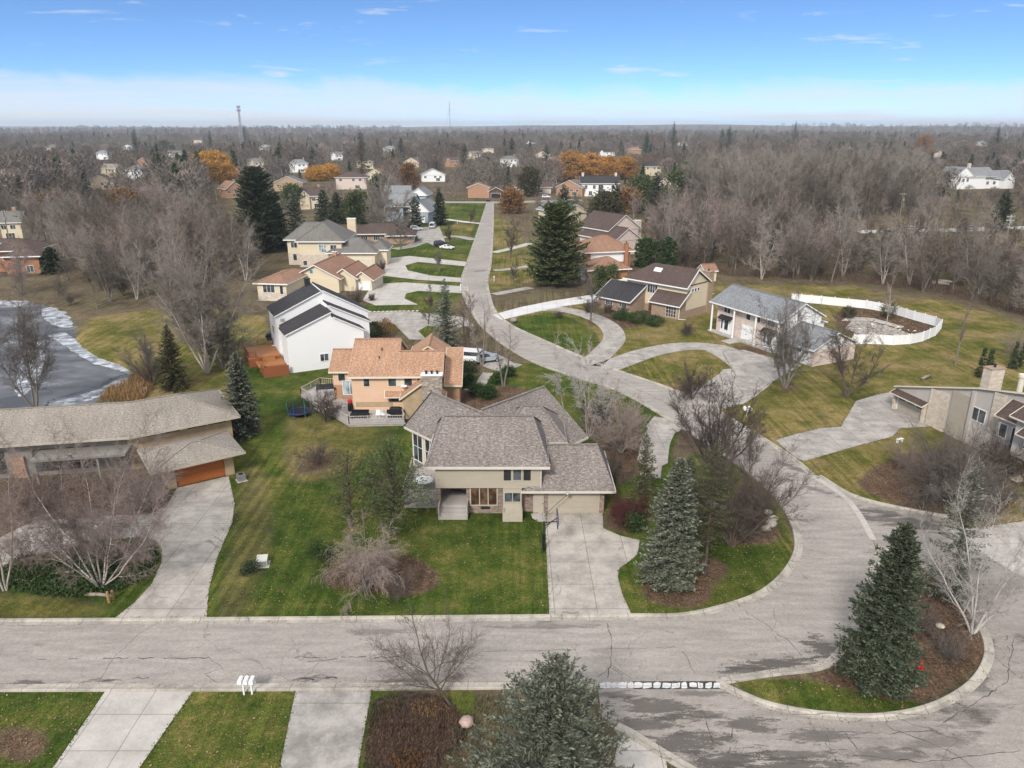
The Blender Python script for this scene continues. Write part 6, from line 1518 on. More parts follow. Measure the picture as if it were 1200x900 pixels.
# ------------------------------------------------------------------ evergreens near the camera
conifer(787, 688, 536, 37, 'large blue spruce in the bark bed right of the concrete driveway', FO_BLUE, seed=3, nb=620, node=.2, twl=.46, width=.12, droop=-.12, density=3, power=.68, lump=.5)
conifer(1026, 808, 612, 44, 'tallest dark green spruce standing on the kerbed island', FO_SPRUCE, seed=4, nb=640, node=.2, twl=.42, width=.12, droop=-.15, density=3, power=.6, lump=.5)
conifer(1112, 700, 535, 40, 'ragged grey-green spruce behind the white barked tree on the island', FO_BLUE, seed=5, nb=240, node=.25, twl=.42, width=.12, droop=-.3, density=2, open_=.25)
conifer(648, 960, 768, 88, 'big silvery blue spruce cut off by the lower edge of the view', FO_BLUE, seed=6, nb=540, node=.2, twl=.42, width=.085, droop=.08, density=3, power=.72, radius=5.6, lump=.9, open_=.2)
conifer(288, 509, 412, 25, 'dense blue spruce between the ranch house roof and the back lawn', FO_BLUE, seed=7, nb=420, node=.28, twl=.5, width=.17, density=3, power=.75)
conifer(206, 455, 380, 23, 'brownish green spruce by the frozen pond behind the ranch roof', FO_OLIVE, seed=8, nb=300, node=.32, twl=.5, width=.16, density=2)
conifer(523, 410, 326, 22, 'grey-green spruce between the peach house roof and the street', FO_BLUE, seed=9, nb=300, node=.32, twl=.52, width=.17, density=2, open_=.15)
conifer(752, 602, 508, 23, 'thin open spruce at the corner of the garage', FO_FADED, seed=10, nb=200, node=.26, twl=.42, width=.12, density=2, open_=.2)
conifer(800, 640, 533, 20, 'narrow green spruce half hidden behind the large blue one', FO_SPRUCE, seed=11, nb=260, node=.24, twl=.4, width=.12, density=2)
conifer(826, 672, 520, 26, 'spindly tall conifer with bare trunk and thin yellowish foliage', FO_FADED, seed=12, nb=150, node=.26, twl=.46, width=.10, density=2, open_=.25, z0=.25, droop=-.1, power=.5, name='pine_tree')
leafy(412, 618, 528, 27, 'airy dark pine with thin foliage on the side lawn', FO_PINE, seed=13, nclump=64, nleaf=30, z0=.2, shape='pine', leaf=(.34, .06), cl=.95, radius=2.5)
leafy(462, 628, 513, 42, 'full green pine close to the side deck of the taupe house', FO_PINE, seed=14, nclump=150, nleaf=38, z0=.12, shape='pine', leaf=(.36, .07), cl=1.0, radius=3.0)
leafy(440, 600, 530, 24, 'slender middle pine behind the drooping bare tree', FO_PINE, seed=15, nclump=60, nleaf=32, z0=.15, shape='pine', leaf=(.34, .06), cl=.9, radius=2.0)
leafy(375, 655, 632, 14, 'small dark green shrub at the edge of the bark bed', FO_GREEN, seed=16, nclump=26, nleaf=40, z0=.1, leaf=(.2, .08), cl=.6, name='evergreen_shrub', cat='shrub', parts=('stem', 'foliage'))
conifer(650, 336, 238, 36, 'massive dark pine beside the pale driveway right of the street', FO_PINE, name='pine_tree', seed=17, nb=560, node=.55, twl=1.15, width=.34, droop=.05, density=3, power=.36, radius=7.2, lump=.7, z0=.06)
conifer(307, 296, 195, 34, 'massive dark pine left of the grey roofed house', FO_DARK, name='pine_tree', seed=18, nb=560, node=.65, twl=1.3, width=.4, droop=.05, density=3, power=.42, radius=9.0, lump=.7, z0=.05)
conifer(326, 290, 222, 18, 'second dark pine leaning against the massive one', FO_DARK, name='pine_tree', seed=19, nb=300, node=.65, twl=1.3, width=.4, density=3, power=.6, radius=4.5, lump=.5, z0=.05)
leafy(703, 346, 312, 14, 'rounded green arborvitae left of its twin by the brick house', FO_PINE, seed=20, nclump=80, nleaf=50, z0=.02, shape='cone', leaf=(.5, .18), cl=1.1, limbs=False, name='arborvitae')
leafy(717, 347, 309, 14, 'rounded green arborvitae nearest the brown roofed garage wing', FO_PINE, seed=21, nclump=80, nleaf=50, z0=.02, shape='cone', leaf=(.5, .18), cl=1.1, limbs=False, name='arborvitae')
a0 = None
for i, (px, top) in enumerate([(748, 280), (754, 277), (760, 279), (775, 280), (781, 277), (788, 281), (768, 283)]):
    lab = 'green columnar arborvitae in the row behind the brown roofed house'
    if a0 is None: a0 = leafy(px, 312, top, 4.5, lab, FO_GREEN, group='arborvitae row behind the brown roofed house', seed=22, nclump=60, nleaf=36, z0=.01, shape='column', leaf=(.5, .2), cl=.5, limbs=False, name='arborvitae'); h0 = tall(748, 312, 280)
    else: copy_tree(a0, (*at(px, 312 + (i % 2) * 1.5), 0), i * 1.3, tall(px, 312, top) / h0)
for i, (px, py, top) in enumerate([(1148, 442, 412), (1157, 440, 412), (1186, 432, 404), (1196, 430, 403)]):
    lab = ['dark columnar arborvitae left of the pair by the stone chimney', 'dark columnar arborvitae right of the pair by the stone chimney', 'dark columnar arborvitae behind the pipe flue', 'dark columnar arborvitae at the right edge of the view'][i]
    leafy(px, py, top - 4, 5, lab, FO_DARK, seed=30 + i, nclump=70, nleaf=34, z0=.01, shape='cone', radius=.62, leaf=(.24, .09), cl=.22, limbs=False, name='arborvitae')
# conifers among the houses farther back
mid_con = [(349, 292, 220, 16, FO_BLUE, 'grey-blue spruce right of the massive dark pine'), (380, 262, 222, 14, FO_DARK, 'pair of dark spruces left member beyond the grey roofed house'), (396, 262, 225, 13, FO_DARK, 'pair of dark spruces right member beyond the grey roofed house'),
 (515, 264, 221, 10, FO_DARK, 'dark narrow spruce at the end of the pale blue house'), (487, 266, 230, 12, FO_BLUE, 'grey spruce in front of the pale blue house'), (660, 262, 216, 17, FO_BLUE, 'blue spruce left of the grey roofed cream gable'),
 (1170, 272, 222, 17, FO_DARK, 'dark spruce standing alone in the field by the far road'), (1030, 212, 163, 9, FO_DARK, 'narrow dark spruce in the grey wood at the right'), (162, 188, 150, 7, FO_DARK, 'dark pointed spruce standing above the far wood at upper left'),
 (768, 256, 200, 15, FO_DARK, 'dark spruce behind the tan gabled house'), (720, 262, 213, 14, FO_DARK, 'dark spruce in front of the white house with dark roof'), (905, 300, 262, 9, FO_DARK, 'dark young spruce inside the bare wood'), (788, 180, 141, 8, FO_DARK, 'very tall dark pine above the far right skyline'), (757, 185, 153, 8, FO_DARK, 'dark pine in the far wood left of the very tall one'), (853, 180, 147, 11, FO_DARK, 'broad dark pine on the far right skyline'), (930, 170, 141, 8, FO_DARK, 'dark pine beside the reddish trees on the right skyline'), (288, 172, 146, 8, FO_DARK, 'dark spruce under the cell tower'), (248, 182, 152, 5, FO_DARK, 'slim dark spruce right of the gold willow on the skyline'), (600, 186, 160, 10, FO_DARK, 'dark pine in the far wood above the street end'), (845, 175, 150, 7, FO_DARK, 'narrow dark pine left of the broad one on the far right skyline'), (1165, 182, 147, 9, FO_DARK, 'dark spruce on the skyline above the farmhouse'), (425, 205, 152, 12, FO_OLIVE, 'olive pine towering over the far houses'), (368, 200, 172, 7, FO_DARK, 'dark spruce behind the small orange tree'), (62, 320, 290, 14, FO_DARK, 'dark low conifer by the orange brick house')]
mid_con += [(183, 205, 172, 9, FO_DARK, 'dark broad spruce left of the gold willow'), (100, 230, 196, 9, FO_DARK, 'dark spruce inside the pond wood at upper left'), (30, 250, 205, 10, FO_OLIVE, 'olive spruce near the left edge above the brick house'), (215, 250, 212, 9, FO_OLIVE, 'olive spruce in the middle of the pond wood'), (330, 195, 165, 8, FO_DARK, 'dark spruce left of the small orange tree'), (470, 190, 160, 8, FO_DARK, 'dark spruce in the far wood above the blue roofs'), (545, 200, 168, 9, FO_OLIVE, 'olive spruce above the street end'), (640, 205, 168, 10, FO_DARK, 'dark spruce just left of the orange willows'), (845, 235, 195, 12, FO_PINE, 'green spruce at the left of the right wood'), (880, 215, 180, 9, FO_DARK, 'dark spruce in the tall stand of the right wood'), (980, 200, 165, 8, FO_DARK, 'dark spruce behind the tall stand of the right wood'), (1105, 230, 200, 8, FO_DARK, 'dark spruce just left of the farmhouse')]
for i, (px, py, top, hw, fo, lab) in enumerate(mid_con):
    conifer(px, py, top, hw, lab, fo, seed=60 + i, nb=150, node=.8, twl=1.4, width=.55, density=2, power=.75)
mid_leafy = [(795, 240, 200, 18, FO_PINE, 'bright green pine behind the tan gabled house'), (752, 246, 205, 16, FO_PINE, 'green pine left of the bright green one behind the tan house'), (810, 215, 185, 14, FO_PINE, 'green pine beyond the pink house roof'), (735, 250, 222, 13, FO_RUSTY, 'rusty leaved tree between the pines behind the tan house'), (708, 262, 226, 16, FO_OLIVE, 'olive leaved tree above the grey roofed cream gable'), (420, 262, 226, 14, FO_PINE, 'green pine under the big pale bare tree'), (195, 185, 165, 12, FO_DARK, 'dark clump of pine beyond the gold willow'), (445, 232, 205, 10, FO_DARK, 'dark rounded pine left of the slate blue roofs'), (770, 252, 225, 14, FO_DARK, 'dark rounded pine against the wood behind the tan house'), (1060, 205, 180, 10, FO_RUSTY, 'rusty brown tree in the right wood')]
mid_leafy += [(150, 262, 222, 17, FO_RUSTY, 'rusty brown crown in the pond wood left of the gold willow'), (60, 262, 226, 16, FO_RUSTY, 'rusty brown crown in the pond wood near the left edge'), (345, 245, 218, 11, FO_PINE, 'green pine between the tan house and the dark spruces'), (480, 222, 192, 10, FO_RUSTY, 'rusty crown behind the slate blue roofs'), (620, 230, 196, 12, FO_OLIVE, 'olive crown right of the street end'), (600, 250, 222, 9, FO_RUSTY, 'small rusty crown beside the cottage'), (910, 240, 205, 13, FO_RUSTY, 'rusty crown at the heart of the right wood'), (1080, 190, 158, 10, FO_RUSTY, 'reddish crown left of the farmhouse on the skyline')]
for i, (px, py, top, hw, fo, lab) in enumerate(mid_leafy):
    leafy(px, py, top, hw, lab, fo, seed=90 + i, nclump=110, nleaf=40, z0=.06, shape='round', leaf=(1.2, .5), cl=2.8)
# autumn colour
leafy(252, 215, 178, 26, 'rounded gold willow above the bare wood at left', FO_GOLD, seed=111, name='willow_tree', nclump=240, nleaf=50, z0=.1, shape='round', leaf=(1.6, .4), cl=3.0, updir=-.5)
for i, (px, py, top, hw, lab) in enumerate([(668, 213, 178, 20, 'leftmost and broadest of the orange willows above the white house'), (692, 212, 180, 16, 'second from left of the orange willows above the white house'), (712, 211, 183, 14, 'third from left of the orange willows above the white house'), (732, 210, 184, 13, 'rightmost of the orange willows above the white house'), (372, 212, 196, 12, 'low orange tree among the far roofs left of the street'), (388, 209, 194, 11, 'brighter low orange tree right of its neighbour among the far roofs')]):
    leafy(px, py, top, hw, lab, FO_ORANGE if i < 4 else FO_GOLD, seed=120 + i, name='willow_tree', nclump=150, nleaf=46, z0=.1, shape='round', leaf=(1.6, .45), cl=2.8, updir=-.3)

# ------------------------------------------------------------------ bare trees near the camera
bare('birch', 118, 688, 488, 'many stemmed birch rising from the green bed in front of the ranch house', [BK_BIRCH2, TW_BIRCH], dens=1.12, tw=1.25, stems=[(0, 30, .85), (40, 14, .95), (100, 22, .85), (165, 50, .8), (200, 20, .9), (270, 26, .75), (340, 50, .95), (15, 42, .9), (140, 30, .9)], seed=5, rad=.11, tl=2)
bare('birch', 6, 692, 470, 'tall thin birch at the left edge of the view', [BK_PALE, TW_PINK], stems=[(10, 9, .9), (30, 20, .8), (200, 6, .85)], seed=8, rad=.13)
bare('big', 243, 437, 243, 'largest pale bare tree with spreading limbs above the pond lawn', [BK_PALE, TW_PALE], stems=[(0, 8, .85), (60, 12, .8), (175, 34, .8), (150, 18, .8), (280, 14, .75), (20, 26, .7), (120, 26, .8), (330, 20, .8)], seed=11, rad=.26, dens=1.12, tw=1.5)
bare('big', 42, 480, 312, 'multi stemmed bare tree standing in front of the frozen pond', [BK_GREY, TW_GREY], stems=[(30, 8, .85), (170, 14, .85), (200, 22, .75), (340, 18, .7)], seed=12, rad=.22, tw=1.4)
bare('vase', 178, 452, 372, 'scrubby bare tree left of the brownish spruce by the pond', [BK_BROWN, TW_GREY], seed=13)
bare('vase', 262, 432, 355, 'leaning grey bare tree beside the largest pale one', [BK_GREY, TW_GREY], seed=14)
bare('weep', 432, 690, 592, 'drooping pinkish bare ornamental tree in the bark bed', [BK_GREY, TW_PINK], seed=15, rad=.15, hmul=.9, dens=.8)
bare('maple', 838, 556, 432, 'dark reddish bare maple spreading over the street corner', [BK_DARK, TW_MAROON], stems=[(10, 30, .8), (170, 30, .8), (90, 12, .8), (270, 12, .8), (215, 34, .75), (330, 34, .75), (0, 16, .85), (185, 14, .85)], seed=16, rad=.19, hmul=1.08, dens=1.16, tw=1.2)
bare('vase', 858, 640, 492, 'broad grey bare tree leaning over the bend of the kerb', [BK_BROWN, TW_BROWN], stems=[(0, 32, .8), (60, 22, .8), (160, 26, .75), (240, 14, .8), (310, 28, .75), (20, 14, .85), (340, 36, .75), (190, 34, .75), (120, 12, .85), (90, 30, .7)], seed=57, rad=.18, dens=1.12, tw=1.2, hmul=1.06)
bare('dome', 811, 468, 416, 'small dark crab tree on the lawn inside the curved drive', [BK_DARK, TW_MAROON], seed=18)
bare('lean', 530, 828, 722, 'small leaning bare tree over the near kerb', [BK_BROWN, TW_BROWN], seed=19, rad=.12, hmul=1.1)
bare('shrub', 604, 925, 838, 'grey twiggy shrub in front of the silvery blue spruce', [BK_GREY, TW_GREY], seed=20, name='bare_shrub', cat='shrub', rad=.05, stems=[(k * 40, 22 + (k % 3) * 16, .8) for k in range(9)])
bare('big', 1140, 742, 528, 'white barked bare tree on the right tip of the island', [m_bark('bark_white', (.36, .32, .29), (.62, .58, .54)), TW_WHITE], stems=[(100, 4, .9), (30, 12, .85), (160, 24, .62), (0, 27, .66), (200, 10, .8), (330, 15, .78)], seed=21, rad=.15, dens=.85)
bare('birch', 690, 512, 388, 'slender white birch behind the right rear roof wing', [BK_BIRCH2, TW_WHITE], stems=[(170, 7, .9), (40, 16, .8), (10, 30, .62), (90, 8, .85)], seed=22, rad=.1)
bare('birch', 660, 482, 385, 'single thin white birch stem left of the slender birch', [BK_BIRCH2, TW_WHITE], stems=[(180, 4, .9)], seed=23, rad=.08)
bare('dome', 728, 530, 452, 'rounded grey-pink bare tree on the lawn behind the garage', [BK_GREY, TW_PINK], seed=24, stems=[(k * 60, 18 + (k % 2) * 12, .55) for k in range(6)])
bare('vase', 698, 508, 450, 'brownish bare shrub tree beside the rear roof wing', [BK_BROWN, TW_BROWN], seed=25)
bare('vase', 716, 570, 520, 'small bare ornamental against the garage end wall', [BK_BROWN, TW_BROWN], seed=26)
bare('big', 920, 454, 330, 'large bare tree in front of the white pillared house', [BK_GREY, TW_GREY], stems=[(0, 10, .8), (90, 14, .75), (180, 22, .75), (240, 12, .7), (330, 26, .7)], seed=27, rad=.24)
bare('big', 992, 464, 352, 'bare tree with dark leaning limbs right of the pink brick garage', [BK_BROWN, TW_BROWN], stems=[(150, 14, .8), (20, 24, .7), (350, 34, .65), (90, 8, .8)], seed=28, rad=.2)
bare('pole', 1119, 428, 322, 'slim bare tree alone on the far right lawn', [BK_GREY, TW_GREY], seed=29, rad=.17, stems=[(0, 3, .75)])
bare('pole', 1036, 392, 316, 'pale slim bare tree inside the white fence', [BK_PALE, TW_PALE], seed=30, rad=.14)
bare('pole2', 565, 428, 340, 'thin brownish bare tree standing before the parked cars', [BK_GREY, TW_PINK], seed=31, tw=1.5)
bare('pole2', 590, 452, 368, 'bare tree in the red bark bed by the curved walk', [BK_GREY, TW_PINK], seed=32, tw=1.5)
bare('pole2', 547, 412, 330, 'bare tree left of the white van in the drive', [BK_BROWN, TW_BROWN], seed=33, tw=1.4)
bare('oak', 692, 376, 296, 'bare tree on the lawn before the brown roofed garage wing', [BK_GREY, TW_GREY], seed=34)
bare('dome', 1113, 590, 478, 'wide low bare thicket tree before the grey boarded house', [BK_DARK, TW_GREY], seed=35, stems=[(k * 40, 26 + (k % 3) * 16, .62) for k in range(9)], dens=1.1)
bare('dome', 1175, 560, 490, 'brown bare thicket tree at the right edge by the stone wall', [BK_BROWN, TW_BROWN], seed=36, stems=[(k * 60, 30, .5) for k in range(6)])
bare('oak', 502, 380, 325, 'small round headed bare tree beside the cream driveway', [BK_BROWN, TW_BROWN], seed=37)
bare('oak', 598, 302, 232, 'bare street tree on the right verge near the straight street', [BK_BROWN, TW_BROWN], seed=38, hmul=.9)
bare('oak', 602, 332, 298, 'small young bare tree on the right verge', [BK_GREY, TW_GREY], seed=39)
bare('big', 450, 278, 188, 'huge pale bare tree between the grey roofed house and the blue houses', [BK_PALE, TW_PALE], seed=40, rad=.4)
bare('oak', 470, 292, 235, 'bare tree right of the low brown house', [BK_GREY, TW_GREY], seed=41)
bare('dome', 383, 494, 446, 'small twisted bare tree at the corner of the silvery deck', [BK_DARK, TW_BROWN], seed=42)
bare('oak', 527, 285, 258, 'small bare tree beside the dark parked car', [BK_BROWN, TW_BROWN], seed=43)
bare('oak', 551, 262, 240, 'little bare tree on the green verge near the street end', [BK_BROWN, TW_BROWN], seed=44)
bare('oak', 515, 318, 288, 'bare tree on the loop of lawn by the grey roofed house', [BK_GREY, TW_GREY], seed=45)
for i, (px, py, top, hw, mats, lab) in enumerate([
 (372, 545, 508, 0, [BK_BROWN, TW_BROWN], 'round bare twig shrub alone on the back lawn'), (736, 614, 570, 0, [BK_DARK, TW_RED], 'burgundy bare shrub at the corner of the garage'), (725, 606, 584, 0, [BK_DARK, TW_RED], 'smaller burgundy shrub against the garage wall'),
 (805, 392, 374, 0, [BK_DARK, TW_BROWN], 'small dark shrub on the lawn by the pillared house'), (1060, 548, 505, 0, [BK_BROWN, TW_PINK], 'pinkish bare shrub at the end of the right driveway'), (1140, 600, 545, 0, [BK_BROWN, TW_GREY], 'grey bare shrub under the wide thicket tree'), (1190, 420, 376, 0, [BK_BROWN, TW_PINK], 'pinkish bare shrub at the far right lawn edge'),
 (418, 354, 332, 0, [BK_DARK, TW_BROWN], 'dark rounded bare shrub in front of the cream garage'), (436, 352, 342, 0, [BK_DARK, TW_BROWN], 'low brown shrub beside the cream driveway'), (447, 318, 302, 0, [BK_DARK, TW_MAROON], 'brown shrub at the corner of the grey roofed garage'), (880, 620, 585, 0, [BK_BROWN, TW_BROWN], 'tangled bare shrub beside the pale rocks on the bend'), (470, 698, 660, 0, [BK_DARK, TW_BROWN], 'dark bare shrub right of the drooping tree'), (655, 372, 362, 0, [BK_DARK, TW_BROWN], 'low shrub by the paired driveways'), (690, 366, 350, 0, [BK_DARK, TW_BROWN], 'dark hedge shrub in front of the garage wing'), (712, 366, 352, 0, [BK_DARK, TW_BROWN], 'second dark hedge shrub before the garage wing'), (730, 370, 354, 0, [BK_DARK, TW_BROWN], 'third dark hedge shrub nearest the tudor entrance'), (1080, 740, 700, 0, [BK_BROWN, TW_BROWN], 'low brown shrub in the middle of the island bed'), (1110, 770, 735, 0, [BK_BROWN, TW_GREY], 'greyish twig shrub at the right of the island bed'), (90, 618, 575, 0, [BK_DARK, TW_BROWN], 'dark bare shrub behind the many stemmed birch'), (30, 660, 620, 0, [BK_DARK, TW_BROWN], 'dark shrub at the left edge of the green bed'), (180, 600, 540, 0, [BK_BROWN, TW_BROWN], 'brown bare shrub before the cedar garage door'), (140, 590, 545, 0, [BK_DARK, TW_BROWN], 'bare shrub in shade along the ranch house front')]):
    bare('shrub', px, py, top, lab, mats, seed=200 + i, name='bare_shrub', cat='shrub', tl=1, rad=.03, dens=1.35 if 'burgundy' in lab else 1.1, stems=[(k * 36 + i, 14 + (k % 4) * 15, .8) for k in range(10)])
for i, (px, py, top, hw, fo, lab) in enumerate([
 (548, 452, 440, 9, FO_GREEN, 'rounded dark green shrub beside the peach house wall'), (560, 462, 450, 10, FO_GREEN, 'rounded green shrub left of the curved walk'), (572, 466, 454, 9, FO_GREEN, 'rounded green shrub nearest the red bark'), (550, 436, 424, 9, FO_DARK, 'dark shrub behind the peach house corner'), (583, 448, 438, 7, FO_GREEN, 'small clipped shrub right of the curved walk'), (596, 440, 431, 8, FO_GREEN, 'small clipped shrub under the bare tree in red bark'),
 (452, 392, 374, 13, FO_RUSTY, 'rusty brown shrub behind the copper roof'), (438, 396, 378, 9, FO_GREEN, 'dark green shrub at the corner of the white house'), (747, 378, 366, 12, FO_GREEN, 'low clipped green hedge shrub before the bay window'), (768, 381, 371, 10, FO_GREEN, 'clipped shrub nearest the downspout of the brown roofed house'), (728, 374, 365, 10, FO_GREEN, 'clipped green shrub left of the bay window hedge'), (994, 372, 360, 7, FO_OLIVE, 'left clipped yew inside the white fence'), (1040, 372, 353, 8, FO_OLIVE, 'larger clipped yew inside the white fence'), (706, 500, 478, 12, FO_GREEN, 'dark evergreen shrub behind the garage roof'), (742, 620, 605, 9, FO_GREEN, 'evergreen shrub at the garage corner'), (1150, 585, 560, 30, FO_OLIVE, 'olive green spreading juniper before the grey boarded house'), (150, 660, 640, 0, FO_DARK, 'dark evergreen tuft in the green bed'), (505, 540, 520, 9, FO_GREEN, 'evergreen shrub at the sunroom corner')]):
    leafy(px, py, top, hw or 10, lab, fo, seed=300 + i, nclump=50, nleaf=40, z0=.05, shape='round', leaf=(.26, .11), cl=.7, limbs=False, name='evergreen_shrub', cat='shrub', parts=('stem', 'foliage'))
# ================================================================== the bare woods
WOODSPEC = [dict(n=6, jit=.06, trop=.06, start=.28, kids=1.5, ang=42, ratio=.5, rr=.5, tip=.3, taper=.4), dict(n=4, jit=.15, trop=.07, start=.15, kids=1.5, ang=42, ratio=.55, rr=.5, tip=.3), dict(n=3, jit=.2, trop=.05, start=.05, kids=1.9, ang=42, ratio=.6, rr=.75, tip=.5), dict(n=2, jit=.22, trop=.02, start=0, kids=1.0, ang=40, ratio=.8, rr=.9, tip=.6), dict(n=1, jit=.2, tip=.6)]
def fat(spec, rmin):
    s = [dict(d) for d in spec]
    for d in s: d['rmin'] = rmin
    return s
protos = []
for i, (h, st, ms, rmin) in enumerate([
  (16, [(0, 2, .66)], [BK_GREY, TW_WOOD], .022), (14, [(20, 9, .66), (190, 11, .62)], [BK_BROWN, TW_WOOD], .02), (17, [(0, 3, .72)], [BK_BROWN, TW_WOOD], .022), (12, [(30, 14, .6), (150, 16, .6), (270, 12, .6)], [BK_GREY, TW_WOOD], .02),
  (18, [(0, 6, .66), (130, 12, .66), (240, 14, .6)], [BK_PALE, TW_PALE], .024), (13, [(0, 10, .5), (90, 16, .5), (180, 12, .5), (270, 16, .5)], [BK_GREY, TW_PINK], .022), (9, [(k * 60, 18 + 8 * (k % 2), .7) for k in range(6)], [BK_BROWN, TW_WOOD], .018)]):
    protos.append((both_mesh('wood_tree', 500 + i, h, st, fat(WOODSPEC, rmin), ms, 1, h * (.014 if len(st) < 3 else .010)), h))
rngw = np.random.default_rng(77)
ZONES = {
 'bare grey tree crowding the wood behind the white fenced yard': ([(748, 298), (800, 312), (850, 326), (920, 330), (1000, 333), (1060, 338), (1110, 348), (1215, 382), (1240, 330), (1120, 306), (1030, 290), (960, 290), (900, 276), (770, 264)], 5.0),
 'bare tree in the tangled wood between the pond and the far roofs': ([(-30, 335), (40, 338), (95, 368), (150, 355), (215, 345), (290, 330), (300, 300), (290, 262), (180, 250), (-30, 262)], 5.6),
 'bare tree among the roofs left of the straight street': ([(300, 262), (340, 258), (400, 256), (460, 246), (530, 240), (545, 226), (300, 226)], 8.5),
 'bare tree among the houses right of the straight street': ([(590, 298), (615, 302), (640, 262), (690, 255), (760, 262), (830, 268), (900, 272), (1000, 262), (1060, 258), (1215, 258), (1215, 240), (590, 240)], 8.0),
}
taken = []
for o in list(COL.objects):
    if o.parent is None and o.get('category') in ('house', 'shed'):
        taken.append((o.location.x, o.location.y, 13.0, {'farm_house': 17, 'manor_house': 13, 'blue_house': 12, 'orange_brick_house': 13, 'cottage': 13, 'end_house': 13}.get(o.name, 9)))
    elif o.parent is None and o.name.startswith('willow_tree'): taken.append((o.location.x, o.location.y, 7.0, 8))
    elif o.parent is None and o.location.y > 180 and o.get('category') == 'tree' and not o.name.startswith('bare'): taken.append((o.location.x, o.location.y, 4.0, 3.5))
keep_out = [gpoly([(520, 300), (535, 225), (625, 225), (640, 300)]), gpoly([(985, 300), (985, 255), (1215, 255), (1215, 300)]), gpoly([(455, 302), (455, 262), (560, 262), (560, 302)]), gpoly([(560, 262), (632, 262), (632, 345), (560, 345)])]
cand = []
for lab, (poly, sp) in ZONES.items():
    w_ = gpoly(poly); xs = [p[0] for p in w_]; ys = [p[1] for p in w_]
    n = int((max(xs) - min(xs)) * (max(ys) - min(ys)) / (sp * sp) * 2.2)
    X = rngw.uniform(min(xs), max(xs), n); Y = rngw.uniform(min(ys), max(ys), n)
    ok = inside(X, Y, w_)
    for kp in keep_out: ok &= ~inside(X, Y, kp)
    grid = {}
    for x, y in zip(X[ok], Y[ok]):
        if any((x - a) ** 2 + (y - b) ** 2 < r * r or (b > 190 and abs(x - a * y / b) < hw * .75 and b - 10 - .09 * b < y < b) for a, b, r, hw in taken): continue
        key = (int(x // sp), int(y // sp)); bad = False
        for i in (-1, 0, 1):
            for j in (-1, 0, 1):
                q = grid.get((key[0] + i, key[1] + j))
                if q and (q[0] - x) ** 2 + (q[1] - y) ** 2 < (sp * .8) ** 2: bad = True
        if bad: continue
        grid[key] = (x, y); cand.append((math.hypot(x, y), x, y, lab, sp))
cand.sort()
GROUPS = {k: v for k, v in zip(ZONES, ('bare trees of the right wood', 'bare trees of the pond wood', 'bare trees among the left houses', 'bare trees among the right houses'))}
def pick(lab, r):
    if 'fenced' in lab: return [0, 2, 2, 1, 3, 0, 6, 6, 4, 5, 2, 4][int(r * 12)]
    if 'pond' in lab: return [0, 1, 3, 6, 4, 6, 5, 2][int(r * 8)]
    return [0, 1, 2, 3, 5, 4, 5, 0][int(r * 8)]
stuff_pts = []
NIND = 285
for k, (d, x, y, lab, sp) in enumerate(cand):
    pi = pick(lab, rngw.random()); me, h0 = protos[pi]
    low = .5 if any(b > 190 and abs(x - a * y / b) < hw * 1.1 and .62 * b < y < b for a, b, r, hw in taken if hw > 7) else 1.0
    hgt = low * rngw.uniform(.7, 1.2) * (17.0 if pi != 6 else 8.0) * (1.0 if 'fenced' in lab else .98 if 'pond' in lab else .82)
    if k < NIND:
        o = link('bare_tree', me, None, (x, y, 0), rngw.uniform(0, 6.28), hgt / h0); tag(o, lab, 'tree', GROUPS[lab])
    else: stuff_pts.append((x, y, hgt / h0, rngw.uniform(0, 6.28), pi))
# pinkish-grey rounded trees standing out of the right wood
for i, (px, py, top, lab) in enumerate([(800, 300, 218, 'rounded pale grey bare tree left of its taller twin behind the brown roofed house'), (828, 298, 210, 'taller rounded pale grey bare tree at the near edge of the right wood'), (770, 290, 232, 'low rounded pinkish bare tree behind the arborvitae row'), (860, 310, 225, 'rounded pinkish bare tree above the garden shed'), (985, 318, 205, 'upright pale bare tree in the middle of the right wood'), (1085, 300, 195, 'tall pale bare tree near the far utility pole'), (935, 322, 222, 'pinkish upright bare tree behind the white fenced yard'), (75, 300, 215, 'pale bare tree above the orange brick house'), (160, 345, 262, 'tall grey bare tree at the back of the pond lawn'), (25, 345, 275, 'round grey bare tree at the far end of the pond')]):
    x, y = at(px, py); h = tall(px, py, top); me, h0 = protos[5 if 'round' in lab else 4]
    tag(link('bare_tree', me, None, (x, y, 0), i * 1.1, (h / h0 * (1.12 if 'round' in lab else .8), h / h0 * (1.12 if 'round' in lab else .8), h / h0)), lab, 'tree')

